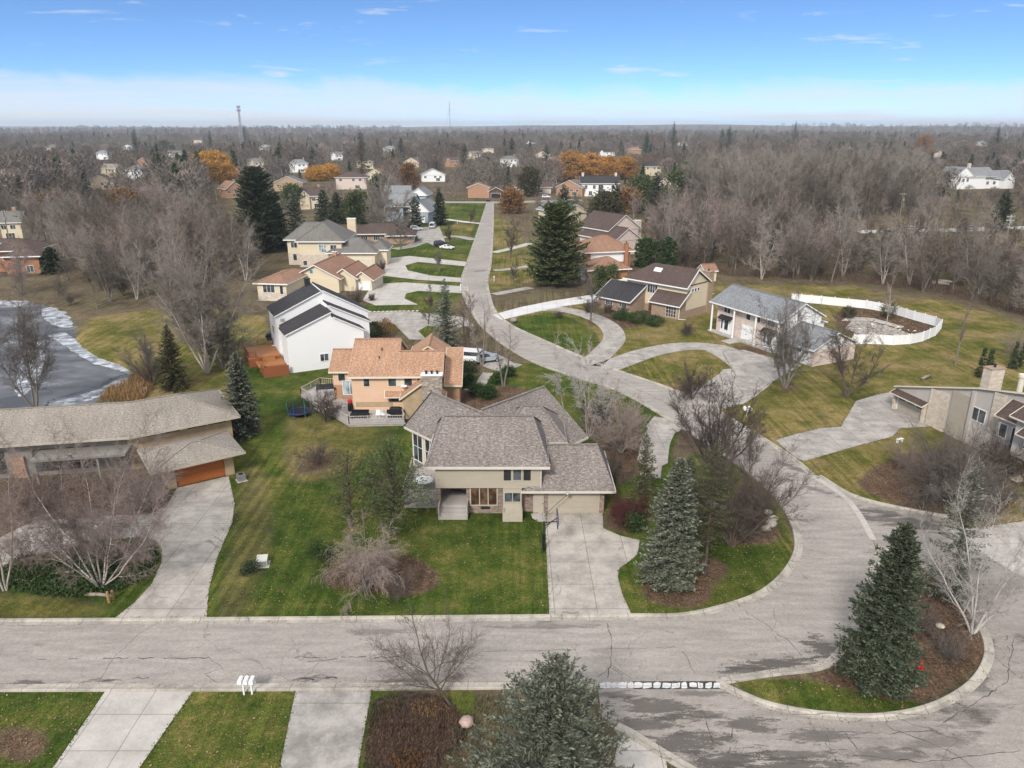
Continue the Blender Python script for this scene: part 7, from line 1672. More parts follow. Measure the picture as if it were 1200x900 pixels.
# the farther wood reads as one mass
def far_proto(seed, h, mats, n=130, spread=.36, evergreen=False):
    rng = np.random.default_rng(seed)
    zt = rng.random(n) ** .8; th = rng.uniform(0, 6.28, n)
    prof = np.sqrt(np.clip(1 - (2 * zt - .95) ** 2 / 1.1, .03, 1)) if not evergreen else (1 - zt) * 1.0 + .05
    r = h * spread * prof * np.sqrt(rng.random(n)); c = np.stack([np.cos(th) * r, np.sin(th) * r, h * ((.25 if not evergreen else .05) + (.75 if not evergreen else .95) * zt) * .93], -1)
    ax = norm(np.stack([np.cos(th), np.sin(th), 0 * th], -1) * (.55 if not evergreen else .9) + np.array([0, 0, .75 if not evergreen else -.2]) + rng.normal(0, .35, (n, 3)))
    Q = quads(c, ax, perp(rng, ax), h * (.15 if not evergreen else .10) * rng.uniform(.7, 1.4, n), (h * .016 if not evergreen else h * .035) * rng.uniform(.7, 1.5, n))
    t = np.linspace(0, 6.28, 4)[:3]; z1 = h * .6
    tr = np.array([[[np.cos(a) * .016 * h, np.sin(a) * .016 * h, -.2], [np.cos(b) * .016 * h, np.sin(b) * .016 * h, -.2], [np.cos(b) * .006 * h, np.sin(b) * .006 * h, z1], [np.cos(a) * .006 * h, np.sin(a) * .006 * h, z1]] for a, b in zip(t, np.roll(t, -1))])
    V = np.concatenate([Q, tr]); mi = np.concatenate([np.zeros(n), np.ones(3)])
    return np_mesh('far_tree', V, 4, mats, mi)
far_p = [far_proto(900, 14, [TW_WOOD, BK_BROWN], 220), far_proto(901, 14, [TW_WOOD, BK_GREY], 240, .42), far_proto(902, 14, [TW_GREY, BK_PALE], 220, .4), far_proto(903, 14, [TW_BROWN, BK_BROWN], 240, .44), far_proto(904, 15, [FO_DARK, BK_BROWN], 320, .22, True), far_proto(905, 14, [FO_RUSTY, BK_BROWN], 150, .4), far_proto(906, 14, [TW_PINK, BK_GREY], 230, .42)]
src = bpy.data.collections.new('far_tree_kinds')
for i, me in enumerate([p[0] for p in protos] + far_p):
    o = bpy.data.objects.new('kind_%02d' % i, me); src.objects.link(o)
NP = len(protos)
fy = np.exp(rngw.uniform(math.log(318), math.log(5200), 12500)); fx = rngw.uniform(-.80, .80, len(fy)) * (fy * CP + CAM_H * SP)
ok = np.ones(len(fy), bool)
for kp in keep_out[:2]: ok &= ~inside(fx, fy, kp)
w1 = gpoly([(590, 300), (590, 240), (1215, 240), (1215, 300)]); w2 = gpoly([(-60, 330), (-60, 262), (300, 262), (300, 226), (545, 226), (545, 300)])
ok &= ~(inside(fx, fy, w1) | inside(fx, fy, w2)); ok &= fy > at(600, 240)[1] * .9
for a, b, r, hw in taken: ok &= ~((np.abs(fx - a * fy / b) < hw) & (fy > b - 18 - b * .15) & (fy < b + 14))
def stand(x, y):
    return .5 + .25 * (math.sin(x / 47 + 1.3 * math.sin(y / 90)) + math.sin(y / 83 + 1.1 * math.sin(x / 61) + 2))
for x, y in zip(fx[ok], fy[ok]):
    sn = stand(x, y) + rngw.normal(0, .12); r = rngw.random()
    pi = NP + (4 if (r < .05 or (sn > .80 and r < .4)) else 5 if r > .985 else 3 if sn < .22 else 0 if sn < .45 else 1 if sn < .6 else 2 if sn < .75 else 6 if r < .5 else 2)
    s = rngw.uniform(.75, 1.35) * (1.12 + max(0, (y - 1200) / 5000)) * (1 + .35 * (stand(x * .31 + 400, y * .31) - .5))
    if any(abs(x - a * y / b) < hw * 1.05 and .66 * b < y < b for a, b, r, hw in taken if hw > 7): s *= .48
    stuff_pts.append((x, y, s, rngw.uniform(0, 6.28), pi))
# a tall bare stand closes the view behind the right wood
tx, ty = rngw.uniform(85, 235, 900), rngw.uniform(285, 470, 900)
okt = inside(tx, ty, gpoly([(800, 268), (870, 280), (960, 284), (985, 262), (1080, 240), (1090, 222), (1010, 212), (830, 216), (790, 240)]))
for a, b, r, hw in taken: okt &= ~((np.abs(tx - a * ty / b) < hw) & (ty > b - 18 - b * .12) & (ty < b + 8))
for x, y in zip(tx[okt], ty[okt]): stuff_pts.append((x, y, rngw.uniform(1.25, 1.75), rngw.uniform(0, 6.28), int(rngw.choice([0, 1, 2, 2, 4, 3]))))
print('individual wood trees', min(NIND, len(cand)), 'of', len(cand), 'stuff', len(stuff_pts))
me = bpy.data.meshes.new('far_wood'); sp_ = np.array(stuff_pts)
gz = np.zeros(len(sp_)); dd = np.hypot(sp_[:, 0], sp_[:, 1])
gz += np.clip((dd - 700) / 2500, 0, 1) * (7 * np.sin(sp_[:, 0] / 610 + 1) * np.sin(sp_[:, 1] / 830) + 4 * np.sin(sp_[:, 0] / 240)) + np.clip((dd - 4200) / 3200, 0, 1) * (26 + 18 * np.sin(sp_[:, 0] / 1900 + .6) + 9 * np.sin(sp_[:, 0] / 700 + sp_[:, 1] / 1300))
co = np.stack([sp_[:, 0], sp_[:, 1], gz - .2], -1)
me.vertices.add(len(co)); me.vertices.foreach_set('co', co.astype(np.float32).ravel())
for nm, ty, arr in (('s', 'FLOAT', sp_[:, 2]), ('r', 'FLOAT', sp_[:, 3]), ('k', 'INT', sp_[:, 4].astype(np.int32))):
    a = me.attributes.new(nm, ty, 'POINT'); a.data.foreach_set('value', arr.astype(np.float32 if ty == 'FLOAT' else np.int32))
me.update()
fw = tag(link('far_wood', me), kind='stuff')
ng = bpy.data.node_groups.new('scatter_wood', 'GeometryNodeTree')
ng.interface.new_socket('Geometry', in_out='INPUT', socket_type='NodeSocketGeometry'); ng.interface.new_socket('Geometry', in_out='OUTPUT', socket_type='NodeSocketGeometry')
N = ng.nodes; gi = N.new('NodeGroupInput'); go = N.new('NodeGroupOutput'); ci = N.new('GeometryNodeCollectionInfo'); ci.inputs['Collection'].default_value = src; ci.inputs['Separate Children'].default_value = True; ci.inputs['Reset Children'].default_value = True
ip = N.new('GeometryNodeInstanceOnPoints'); ip.inputs['Pick Instance'].default_value = True
def na(nm, ty):
    n = N.new('GeometryNodeInputNamedAttribute'); n.data_type = ty; n.inputs['Name'].default_value = nm; return n.outputs['Attribute']
cx = N.new('ShaderNodeCombineXYZ'); L_ = ng.links
L_.new(na('r', 'FLOAT'), cx.inputs[2]); L_.new(gi.outputs[0], ip.inputs['Points']); L_.new(ci.outputs[0], ip.inputs['Instance']); L_.new(na('k', 'INT'), ip.inputs['Instance Index'])
L_.new(cx.outputs[0], ip.inputs['Rotation']); L_.new(na('s', 'FLOAT'), ip.inputs['Scale']); L_.new(ip.outputs[0], go.inputs[0])
fw.modifiers.new('scatter', 'NODES').node_group = ng
# ================================================================== pond, reeds, ground cover
m, nt, b = nt_new('pond_water'); g = NT(nt); o = g.n('ShaderNodeTexCoord').outputs['Object']
n = g.noise(g.mapping(o, (1, 1.6, 1)), 0.11, 5, .6)
g.l(g.ramp(n, [(0.40, (0.080, 0.079, 0.075)), (0.50, (0.115, 0.114, 0.110)), (0.60, (0.165, 0.165, 0.163)), (0.70, (0.30, 0.30, 0.31))]), b.inputs['Base Color'])
b.inputs['Roughness'].default_value = 0.4; b.inputs['Specular IOR Level'].default_value = 0.16
g.bump(g.noise(o, 1.2, 3), .12, .05, b); M_WATER = m
m, nt, b = nt_new('pond_ice'); g = NT(nt); o = g.n('ShaderNodeTexCoord').outputs['Object']
n = g.noise(g.mapping(o, (1, 1.6, 1)), 0.5, 6, .7)
g.l(g.ramp(n, [(0.40, (0.16, 0.16, 0.16)), (0.50, (0.32, 0.325, 0.335)), (0.60, (0.62, 0.63, 0.65))]), b.inputs['Base Color'])
b.inputs['Roughness'].default_value = 0.35; M_ICE = m
mb = MB(); q = [at(*p) for p in [(-200, 345), (0, 342), (100, 360), (165, 432), (168, 455), (130, 500), (-200, 520)]][::-1]
mb.add([(x, y, -.42) for x, y in q], [tuple(range(len(q)))]); tag(mb.build('pond_water', M_WATER), kind='structure')
def wobble(pts, amp, seed):
    rr = np.random.default_rng(seed); return [(x + rr.normal(0, amp), y + rr.normal(0, amp)) for x, y in pts]
for i, px in enumerate([[(56, 393), (78, 390), (96, 404), (118, 418), (140, 426), (156, 436), (150, 438), (128, 431), (112, 427), (98, 420), (80, 408)], [(-40, 349), (0, 347), (30, 350), (34, 355), (18, 360), (0, 357), (-40, 360)], [(158, 441), (150, 447), (128, 458), (108, 468), (60, 480), (62, 472), (95, 462), (118, 455), (140, 444)], [(48, 362), (70, 360), (82, 372), (84, 384), (66, 382), (52, 374)], [(30, 410), (44, 400), (52, 412), (48, 440), (30, 462), (18, 460), (22, 430)]]):
    tag(sheet('pond_ice', wobble(smooth_line(gpoly(px, -.4) + [at(*px[0], -.4)], 5)[:-1], .14, i), -.385, M_ICE), kind='structure')
rng = np.random.default_rng(5)
def tuft_mesh(name, pts, hmin, hmax, wid, fo, tilt=.25):
    n = len(pts); h = rng.uniform(hmin, hmax, n); ax = norm(rng.normal(0, tilt, (n, 3)) + np.array([0, 0, 1.])); c = np.concatenate([pts, np.zeros((n, 1))], 1) + ax * (h * .45)[:, None]
    return np_mesh(name, quads(c, ax, perp(rng, ax), h, np.full(n, wid)), 4, [fo])
def scatter(poly_px, n, z=0):
    w_ = np.array(gpoly(poly_px)); lo, hi = w_.min(0), w_.max(0); P = rng.uniform(lo, hi, (n * 4, 2)); return P[inside(P[:, 0], P[:, 1], [tuple(a) for a in w_])][:n]
tag(link('reeds', tuft_mesh('reeds', np.concatenate([scatter([(118, 470), (126, 458), (150, 450), (160, 436), (175, 436), (178, 458), (165, 472)], 2600), scatter([(1010, 262), (1130, 262), (1130, 266), (1010, 268)], 900)]), .5, 1.5, .09, FO_REED)), kind='stuff')
# low evergreen ground cover in the birch bed
P = scatter([(0, 672), (20, 655), (60, 652), (110, 636), (165, 634), (184, 640), (188, 652), (176, 676), (140, 694), (90, 702), (40, 698), (0, 690)], 9000)
c = np.concatenate([P, rng.uniform(.05, .4, (len(P), 1))], 1); ax = norm(rng.normal(0, .8, (len(P), 3)) + np.array([0, 0, .35]))
tag(link('ground_cover', np_mesh('ground_cover', quads(c, ax, perp(rng, ax), rng.uniform(.2, .4, len(P)), rng.uniform(.1, .17, len(P))), 4, [FO_COVER])), kind='stuff')
# dry perennials in the near planting bed, sheltering twigs on the island
def dry_bed(name, poly, n, fo, h0, h1, w_):
    tag(link(name, tuft_mesh(name, scatter(poly, n), h0, h1, w_, fo, .6)), kind='stuff')
dry_bed('dry_undergrowth', [(436, 822), (470, 812), (520, 815), (540, 835), (545, 865), (520, 890), (500, 930), (424, 930), (428, 870)], 9000, FO_DRY, .12, .4, .05)
dry_bed('rusty_undergrowth', [(455, 888), (478, 876), (498, 884), (490, 905), (462, 908)], 700, FO_RUSTY, .1, .35, .07); dry_bed('tan_undergrowth', [(478, 822), (512, 818), (528, 832), (505, 842), (484, 838)], 900, FO_REED, .08, .3, .04)
dry_bed('island_undergrowth', [(985, 778), (1005, 740), (1030, 700), (1060, 662), (1080, 672), (1130, 712), (1148, 750), (1140, 780), (1090, 808), (1030, 812)], 4200, FO_DRY, .1, .4, .045)
dry_bed('bark_bed_undergrowth', [(372, 660), (400, 645), (480, 650), (512, 672), (500, 692), (440, 700), (385, 690)], 1800, FO_DRY, .1, .4, .05)
dry_bed('house_front_undergrowth', [(0, 610), (30, 575), (90, 560), (190, 560), (205, 580), (170, 602), (90, 606), (40, 612)], 4200, FO_DRY, .3, 1.1, .05)
dry_bed('front_lawn_scrub', [(540, 846), (560, 815), (600, 815), (590, 870), (560, 930), (505, 930)], 1800, FO_FADED, .1, .5, .06)
dry_bed('wood_edge_scrub', [(748, 306), (850, 324), (1000, 331), (1108, 346), (1215, 376), (1215, 366), (1108, 338), (1000, 324), (850, 316), (748, 300)], 12000, FO_DRY, .6, 2.4, .06)

# fallen leaves on turf and along the kerbs, grass creeping over the edges of the concrete
def flat_leaves(name, P, s0, s1, fo, z=.035):
    n = len(P); c = np.concatenate([P, rng.uniform(z, z + .03, (n, 1))], 1); ax = norm(np.concatenate([rng.normal(0, 1, (n, 2)), rng.normal(0, .25, (n, 1))], 1)); sd = norm(np.cross(ax, np.array([0, 0, 1.]) + rng.normal(0, .3, (n, 3))))
    tag(link(name, np_mesh(name, quads(c, ax, sd, rng.uniform(s0, s1, n), rng.uniform(s0, s1, n) * .7), 4, [fo])), kind='stuff')
def along(path, n, spread, bias=0.0):
    path = np.array(path); d = np.diff(path, axis=0); L = np.linalg.norm(d, axis=1); k = rng.choice(len(L), n, p=L / L.sum()); t = rng.random((n, 1)); nn = np.stack([-d[k, 1], d[k, 0]], 1) / L[k][:, None]
    return path[k] + d[k] * t + nn * (rng.normal(bias, spread, (n, 1)))
LP = [scatter([(242, 722), (270, 560), (420, 500), (510, 600), (640, 610), (644, 720)], 2600), scatter([(-20, 812), (120, 812), (60, 900), (-20, 900)], 300), scatter([(228, 812), (346, 812), (330, 900), (165, 900)], 350), scatter([(745, 722), (730, 670), (850, 540), (930, 630), (880, 705)], 1400), scatter([(940, 545), (1060, 505), (1190, 560), (1190, 640), (1010, 590)], 1500), scatter([(820, 480), (900, 450), (1040, 410), (1150, 400), (1150, 440), (1000, 480), (930, 515)], 1800), scatter([(600, 430), (780, 485), (720, 560), (690, 480)], 700), scatter([(860, 800), (960, 798), (1090, 825), (1040, 834)], 150)]
flat_leaves('fallen_leaves', np.concatenate(LP), .09, .2, FO_LEAF)
flat_leaves('gutter_leaves', np.concatenate([along(near_edge, 900, .16, .25), along(far_edge, 1100, .16, -.28), along(isl, 400, .2, -.3)]), .05, .13, FO_DRY)
EP = [along(list(pl) + [pl[0]], int(min(1400, 22 * sum(math.dist(pl[i], pl[(i + 1) % len(pl)]) for i in range(len(pl))))), .07) for pl in EDGES if min(p[1] for p in pl) < 100]
EP = np.concatenate(EP)
road_poly = [tuple(p) for p in far_edge + near_edge[::-1]]; EP = EP[~inside(EP[:, 0], EP[:, 1], road_poly)]
tag(link('edge_grass', tuft_mesh('edge_grass', EP, .05, .16, .09, FO_GRASS, .8)), kind='stuff')
flat_leaves('yard_debris', scatter([(985, 385), (1000, 356), (1060, 364), (1095, 380), (1050, 400), (1010, 398)], 900), .15, .6, FO_LEAF); flat_leaves('pale_debris', scatter([(1000, 395), (1010, 378), (1075, 385), (1080, 394), (1040, 400)], 90), .3, .9, P_CREAM)

# ================================================================== boulders, rocks, logs
def rock(name, label, px, py, r, mat, seed, flat=.7, group=None):
    rr = np.random.default_rng(seed); mb = MB(); k = 9; rings = []
    for j in range(6):
        t = math.pi * (j + .3) / 5.6; rad = math.sin(t) * r; z = r * flat * (1 - math.cos(t)) * .9 - .05
        rings.append([(math.cos(a) * rad * rr.uniform(.82, 1.14), math.sin(a) * rad * rr.uniform(.82, 1.14), max(-.05, (r * flat * (.62 + .62 * math.cos(t))) * rr.uniform(.93, 1.06))) for a in np.linspace(0, 2 * math.pi, k, endpoint=False)])
    mb.ring(rings[::-1]); o = mb.build(name, mat, None, True); x, y = at(px, py); o.location = (x, y, 0); return tag(o, label, 'rock', group)
ST_PINK = m_plain('granite_pink', (0.42, 0.30, 0.26), .85, .35, 4); ST_PALE = m_plain('limestone', (0.48, 0.43, 0.36), .9, .3, 4); ST_GREY = m_plain('rock_grey', (0.26, 0.24, 0.22), .9, .35, 4)
rock('boulder', 'pink granite boulder beside the dry planting bed', 547, 850, .5, ST_PINK, 1, .95); rock('boulder', 'pale flat boulder on the bark of the island', 1101, 735, .38, ST_PALE, 2, .6); rock('boulder', 'white round stone on the lawn under the wide thicket tree', 1092, 573, .45, P_WHITE, 3, .9); rock('boulder', 'small tan stone near the lower kerb of the island', 1072, 804, .24, ST_PALE, 4)
rock('boulder', 'grey boulder at the start of the paired driveways', 602, 378, .7, ST_GREY, 5, 1.1); rock('boulder', 'pale boulder right of the curved walk by the pond reeds', 170, 458, .6, ST_GREY, 6)
for i, (px, py, s) in enumerate([(900, 603, .5), (905, 610, .55), (903, 617, .6), (897, 622, .5), (890, 600, .35), (868, 618, .35), (866, 624, .3)]):
    rock('garden_rock', 'pale limestone rock in the ring of rocks on the street bend', px, py, s, ST_PALE, 10 + i, .8, 'limestone ring on the street bend')
for i, (px, py, s) in enumerate([(858, 600, .4), (848, 596, .4), (838, 592, .35), (834, 590, .4)]):
    rock('edging_rock', 'small grey edging rock under the dark reddish maple', px, py, s, ST_GREY, 30 + i, .6, 'edging rocks under the maple')
for i in range(14):
    rock('edging_rock', 'small pale edging rock along the grass by the white house drive', 424 + i * 5, 366.5 - .1 * i, .35, ST_PALE, 50 + i, .7, 'edging rocks by the white house drive')
BKL = m_bark('log_bark', (0.16, 0.12, 0.09), (0.30, 0.25, 0.2))
def log(name, label, p, q, r, z=.12, mat=None):
    a, b_ = at(*p), at(*q); c = ((a[0] + b_[0]) / 2, (a[1] + b_[1]) / 2); mb = MB()
    mb.tube([(a[0] - c[0], a[1] - c[1], z), (.04, .05, z + .05), (b_[0] - c[0], b_[1] - c[1], z)], [r, r * .95, r * .8], 8); o = mb.build(name, mat or BKL, None, True); o.location = (c[0], c[1], 0); return tag(o, label, 'log')
log('log', 'weathered log at the front of the green bed', (100, 698), (132, 700), .16); log('log', 'long weathered log across the middle of the green bed', (62, 674), (108, 671), .15); log('log', 'short weathered log at the left of the green bed', (18, 682), (32, 684), .16); log('log', 'weathered log nearest the birch stems', (118, 672), (136, 674), .14); log('log', 'thin log behind the others in the green bed', (66, 690), (92, 692), .12)
log('fallen_tree', 'pale fallen tree trunk at the right edge of the wood', (1120, 327), (1158, 341), .3, .8, BK_PALE); log('fallen_tree', 'leaning fallen trunk beside the log pile', (1114, 324), (1135, 335), .22, 1.2, BK_PALE); log('fallen_branch', 'broken reddish branch on the right lawn', (1080, 446), (1090, 442), .22, .3, BKL)
for i, (p, q) in enumerate([((1090, 332), (1108, 333)), ((1092, 334), (1112, 335)), ((1098, 331), (1116, 333))]): log('log', ['cut log at the left of the pile by the wood', 'front cut log of the pile by the wood', 'rear cut log of the pile by the wood'][i], p, q, .35, .3 + .1 * i, BK_PALE)
for i, (px, py) in enumerate([(128, 706), (133, 702)]):
    mb = MB(); h = [1.0, .8][i]; mb.lathe([(.11, -.05), (.12, h * .5), (.10, h), (.02, h + .03)], (0, 0, 0), 10); o = mb.build('timber_post', m_plain('post_wood', (0.34, 0.2, 0.09), .8, .25, 5)); x, y = at(px, py); o.location = (x, y, 0); tag(o, ['taller orange timber post at the tip of the green bed', 'shorter timber post behind the taller one'][i], 'post')

# ================================================================== basketball hoop
x, y = at(637, 646)
T = thing('basketball_hoop', 'dark basketball hoop on a padded pole at the left edge of the concrete driveway', 'basketball hoop', (x, y, 0))
mb = MB(); mb.tube([(0, 0, 0), (0, 0, 2.0)], .075, 8); mb.tube([(0, 0, 2.0), (0.0, .02, 3.0)], .06, 8); mb.build('pole', P_DARK, T)
mb = MB(); mb.lathe([(.13, .1), (.14, 1.7), (.13, 1.75)], (0, 0, 0), 10); mb.build('padding', P_BLACK, T)
mb = MB(); mb.bar((0, 0, 2.5), (1.15, 0, 3.35), .07); mb.bar((0, 0, 2.9), (1.15, 0, 3.0), .07); mb.bar((0, 0, 2.1), (.6, 0, 2.95), .05); mb.build('arm', P_DARK, T)
bbm = MB(); bbm.box(1.15, 1.2, -.8, .8, 2.75, 3.8); bo = bbm.build('backboard', m_plain('backboard_acrylic', (.62, .66, .70), .15, .05), T)
mb = MB()
for a0, a1, z0, z1 in ((-.84, -.8, 2.7, 3.85), (.8, .84, 2.7, 3.85), (-.8, .8, 2.7, 2.75), (-.8, .8, 3.8, 3.85)): mb.box(1.13, 1.22, a0, a1, z0, z1)
for a0, a1, z0, z1 in ((-.3, -.25, 2.95, 3.4), (.25, .3, 2.95, 3.4), (-.25, .25, 2.95, 3.0), (-.25, .25, 3.35, 3.4)): mb.box(1.201, 1.212, a0, a1, z0, z1)
mb.build('frame', m_plain('navy_paint', (.015, .02, .06), .4), bo)
mb = MB(); mb.tube([(1.45 + .23 * math.cos(t), .23 * math.sin(t), 3.05) for t in np.linspace(0, 2 * math.pi, 17)], .015, 6); mb.bar((1.2, 0, 3.05), (1.25, 0, 3.05), .1, .04); ro = mb.build('rim', m_plain('rim_orange', (.6, .16, .02), .4), T)
mb = MB()
for k in range(10):
    t = k * .628; mb.tube([(1.45 + .22 * math.cos(t), .22 * math.sin(t), 3.04), (1.45 + .14 * math.cos(t + .4), .14 * math.sin(t + .4), 2.62)], .008, 4); mb.tube([(1.45 + .22 * math.cos(t), .22 * math.sin(t), 3.04), (1.45 + .14 * math.cos(t - .4), .14 * math.sin(t - .4), 2.62)], .008, 4)
mb.build('net', P_WHITE, ro)
# thin dark pole with a lamp head leaning from the drive to the garage eave
x, y = at(637, 604); T = thing('yard_light', 'thin dark pole with a small lamp head leaning to the garage eave', 'light', (x, y, 0))
mb = MB(); mb.tube([(0, -.3, .0), (1.0, -.35, 1.2), (2.2, -.42, 2.45)], .025, 6); mb.build('pole', P_DARK, T); mb = MB(); mb.lathe([(.05, .0), (.16, .05), (.2, .2), (.12, .3)], (2.25, -.42, 2.42), 10); mb.build('lamp_head', P_METAL, T)

# ================================================================== mailboxes, utility box, hydrant
x, y = at(291, 814); T = thing('mailbox_stand', 'three white mailboxes side by side on two white posts at the near kerb', 'mailbox', (x, y, 0))
for sx in (-.27, .27):
    mb = MB(); mb.box(sx - .05, sx + .05, -.05, .05, 0, .979); mb.build('post', P_WHITE, T)
mb = MB(); mb.box(-.6, .6, -.07, .07, .98, 1.06); mb.build('crossbar', P_WHITE, T)
for k in range(3):
    cx_ = (k - 1) * .38; mb = MB(); pr = [(-.15, 0)] + [(.15 * -math.cos(t), .17 + .15 * math.sin(t)) for t in np.linspace(0, math.pi, 9)] + [(.15, 0)]
    mb.T = Matrix.Translation((cx_, -.05, 1.065)); mb.extrude_y(pr, -.26, .26); o_ = mb.build('mailbox', P_WHITE, T)
    mb = MB(); mb.T = Matrix.Translation((cx_, -.05, 1.065)); mb.extrude_y([(p[0] * .96, p[1] * .96 + .004) for p in pr], .262, .28); mb.build('door', P_WHITE, o_)
    mb = MB(); mb.box(cx_ + .152, cx_ + .165, .05, .2, 1.2, 1.28); mb.build('flag', P_RED, o_)
def mailbox(px, py, label):
    x, y = at(px, py); T = thing('mailbox', label, 'mailbox', (x, y, 0)); mb = MB(); mb.box(-.06, .06, -.06, .06, 0, 1.05); mb.box(-.06, .06, -.3, .3, 1.0, 1.06); mb.build('post', P_WHITE, T)
    pr = [(-.14, 0)] + [(.14 * -math.cos(t), .16 + .14 * math.sin(t)) for t in np.linspace(0, math.pi, 9)] + [(.14, 0)]; mb = MB(); mb.T = Matrix.Translation((0, 0, 1.065)); mb.extrude_y(pr, -.28, .28); mb.build('box', P_WHITE, T)
mailbox(579, 330, 'white mailbox at the right verge of the straight street'); mailbox(540, 340, 'white mailbox at the left verge of the straight street'); mailbox(536, 262, 'white mailbox on the green verge near the street end')
x, y = at(875, 489); T = thing('kerb_mailbox', 'white double mailbox on a post at the bend, behind the dark reddish maple', 'mailbox', (x, y, 0)); mb = MB(); mb.box(-.07, .07, -.07, .07, 0, 1.1); mb.box(-.5, .5, -.08, .08, 1.0, 1.08); mb.build('post', P_WHITE, T)
for k in (-1, 1):
    mb = MB(); mb.T = Matrix.Translation((k * .32, 0, 1.085)); mb.extrude_y([(-.2, 0)] + [(.2 * -math.cos(t), .2 + .2 * math.sin(t)) for t in np.linspace(0, math.pi, 9)] + [(.2, 0)], -.32, .32); mb.build('box', P_WHITE, T)
x, y = at(308, 662); T = thing('utility_box', 'small pale grey utility cabinet on the green side lawn', 'utility box', (x, y, 0), .15)
mb = MB(); mb.box(-.42, .42, -.36, .36, 0, .62); mb.slab([(-.46, -.42, .66), (.46, -.42, .66), (.46, .4, .8), (-.46, .4, .8)], .1); mb.build('cabinet', m_plain('utility_paint', (.5, .5, .46), .5, .1), T); mb = MB(); mb.box(-.36, .36, -.39, -.361, .06, .54); mb.build('door', P_METAL, T); mb = MB(); mb.box(-.6, .6, -.55, .55, -.02, .05); mb.build('pad', M_CONC, T)
leafy(293, 670, 660, 8, 'low dark shrub tuft beside the pale utility cabinet', FO_DARK, seed=350, nclump=24, nleaf=40, z0=.02, shape='round', leaf=(.2, .08), cl=.5, limbs=False, name='evergreen_shrub', cat='shrub', parts=('stem', 'foliage'), radius=.6)
x, y = at(1078, 787); T = thing('fire_hydrant', 'red fire hydrant in the bark of the island', 'fire hydrant', (x, y, 0))
mb = MB(); mb.lathe([(.17, 0), (.17, .06), (.115, .08), (.11, .52), (.15, .54), (.15, .6), (.13, .68), (.07, .76), (.03, .78)], (0, 0, 0), 14); mb.build('barrel', P_RED, T)
mb = MB(); mb.tube([(-.24, 0, .42), (.24, 0, .42)], .06, 10); mb.tube([(0, -.25, .38), (0, .05, .38)], .075, 10); mb.build('nozzle', P_RED, T); mb = MB(); mb.lathe([(.035, .78), (.035, .86), (.01, .87)], (0, 0, 0), 6); mb.build('cap_nut', P_RED, T)
# red pot ornament in the grey shrub, lawn bench, brush pile
x, y = at(612, 886); T = thing('glazed_pot', 'round red glazed ornament among the grey twigs at the lower edge', 'ornament', (x, y, 0)); mb = MB(); mb.lathe([(.1, 0), (.2, .1), (.28, .35), (.26, .5), (.15, .62), (.02, .66)], (0, 0, .5), 14); mb.build('globe', m_plain('terracotta', (.42, .1, .06), .4, .2), T, True); mb = MB(); mb.lathe([(.22, 0), (.12, .08), (.1, .45), (.16, .5)], (0, 0, 0), 12); mb.build('pedestal', M_CONC, T)
x, y = at(1054, 518); T = thing('garden_bench', 'tiny white bench at the edge of the pinkish shrubs', 'bench', (x, y, 0), .5); mb = MB(); mb.box(-.5, .5, -.18, .18, .38, .43); mb.build('seat', P_WHITE, T)
for sx in (-.4, .4):
    mb = MB(); mb.box(sx - .04, sx + .04, -.15, .15, 0, .379); mb.build('leg', P_WHITE, T)

# ================================================================== decks' furniture
def table(px, py, zt, label, r, mat, z0):
    x, y = at(px, py, z0); T = thing('patio_table', label, 'table', (x, y, z0)); mb = MB(); mb.lathe([(r, .72), (r, .76), (.02, .77)], (0, 0, 0), 22); mb.build('tabletop', mat, T); mb = MB(); mb.lathe([(.3, 0), (.05, .05), (.05, .718)], (0, 0, 0), 10); mb.build('pedestal', P_METAL, T)
table(497, 570, 0, 'large round white patio table on the side deck of the taupe house', .95, P_WHITE, .95)
def chair(x, y, z, rz, label, mat, group=None):
    T = thing('patio_chair', label, 'chair', (x, y, z), rz, group); mb = MB(); mb.box(-.26, .26, -.26, .26, .4, .44); mb.build('seat', mat, T); mb = MB(); mb.box(-.26, .26, .22, .26, .45, .95); mb.build('backrest', mat, T)
    for sx in (-.23, .23):
        for sy in (-.23, .23):
            mb = MB(); mb.box(sx - .02, sx + .02, sy - .02, sy + .02, 0, .4); mb.build('leg', mat, T)
chair(*at(500, 592, .95), .95, .5, 'pale chair near the front railing of the taupe house deck', P_METAL); chair(*at(490, 548, .95), .95, 2.4, 'pale chair behind the round white table', P_METAL)
for i, px in enumerate([443, 449, 455]): chair(*at(px, 489, ZD), ZD, i * .9, ['white chair left of the group on the silvery deck', 'white chair in the middle of the group on the silvery deck', 'white chair right of the group on the silvery deck'][i], P_WHITE)
x, y = at(464, 488, ZD); T = thing('covered_grill', 'wide barbecue under a black cover on the silvery deck', 'grill', (x, y, ZD)); mb = MB(); mb.ring([[(sx * .9 * f, sy * .4 * f2, z) for sx, sy in ((-1, -1), (1, -1), (1, 1), (-1, 1))] for f, f2, z in ((1.05, 1.15, 0), (1.0, 1.05, .8), (.85, .95, 1.15), (.5, .6, 1.3))]); mb.build('cover', P_BLACK, T); mb = MB(); mb.box(-1.15, -.9, -.3, .3, .6, .85); mb.box(.9, 1.15, -.3, .3, .6, .85); mb.build('side_shelf', P_BLACK, T)
x, y = at(422, 489, ZD); T = thing('covered_bench', 'long low black covered seat behind the silvery railing', 'bench', (x, y, ZD)); mb = MB(); mb.box(-1.2, 1.2, -.35, .35, 0, .5); mb.slab([(-1.22, -.38, .52), (1.22, -.38, .52), (1.1, .3, .66), (-1.1, .3, .66)], .1); mb.build('cover', P_BLACK, T); mb = MB(); mb.box(-1.15, 1.15, .28, .38, .66, .95); mb.build('backrest', P_BLACK, T)
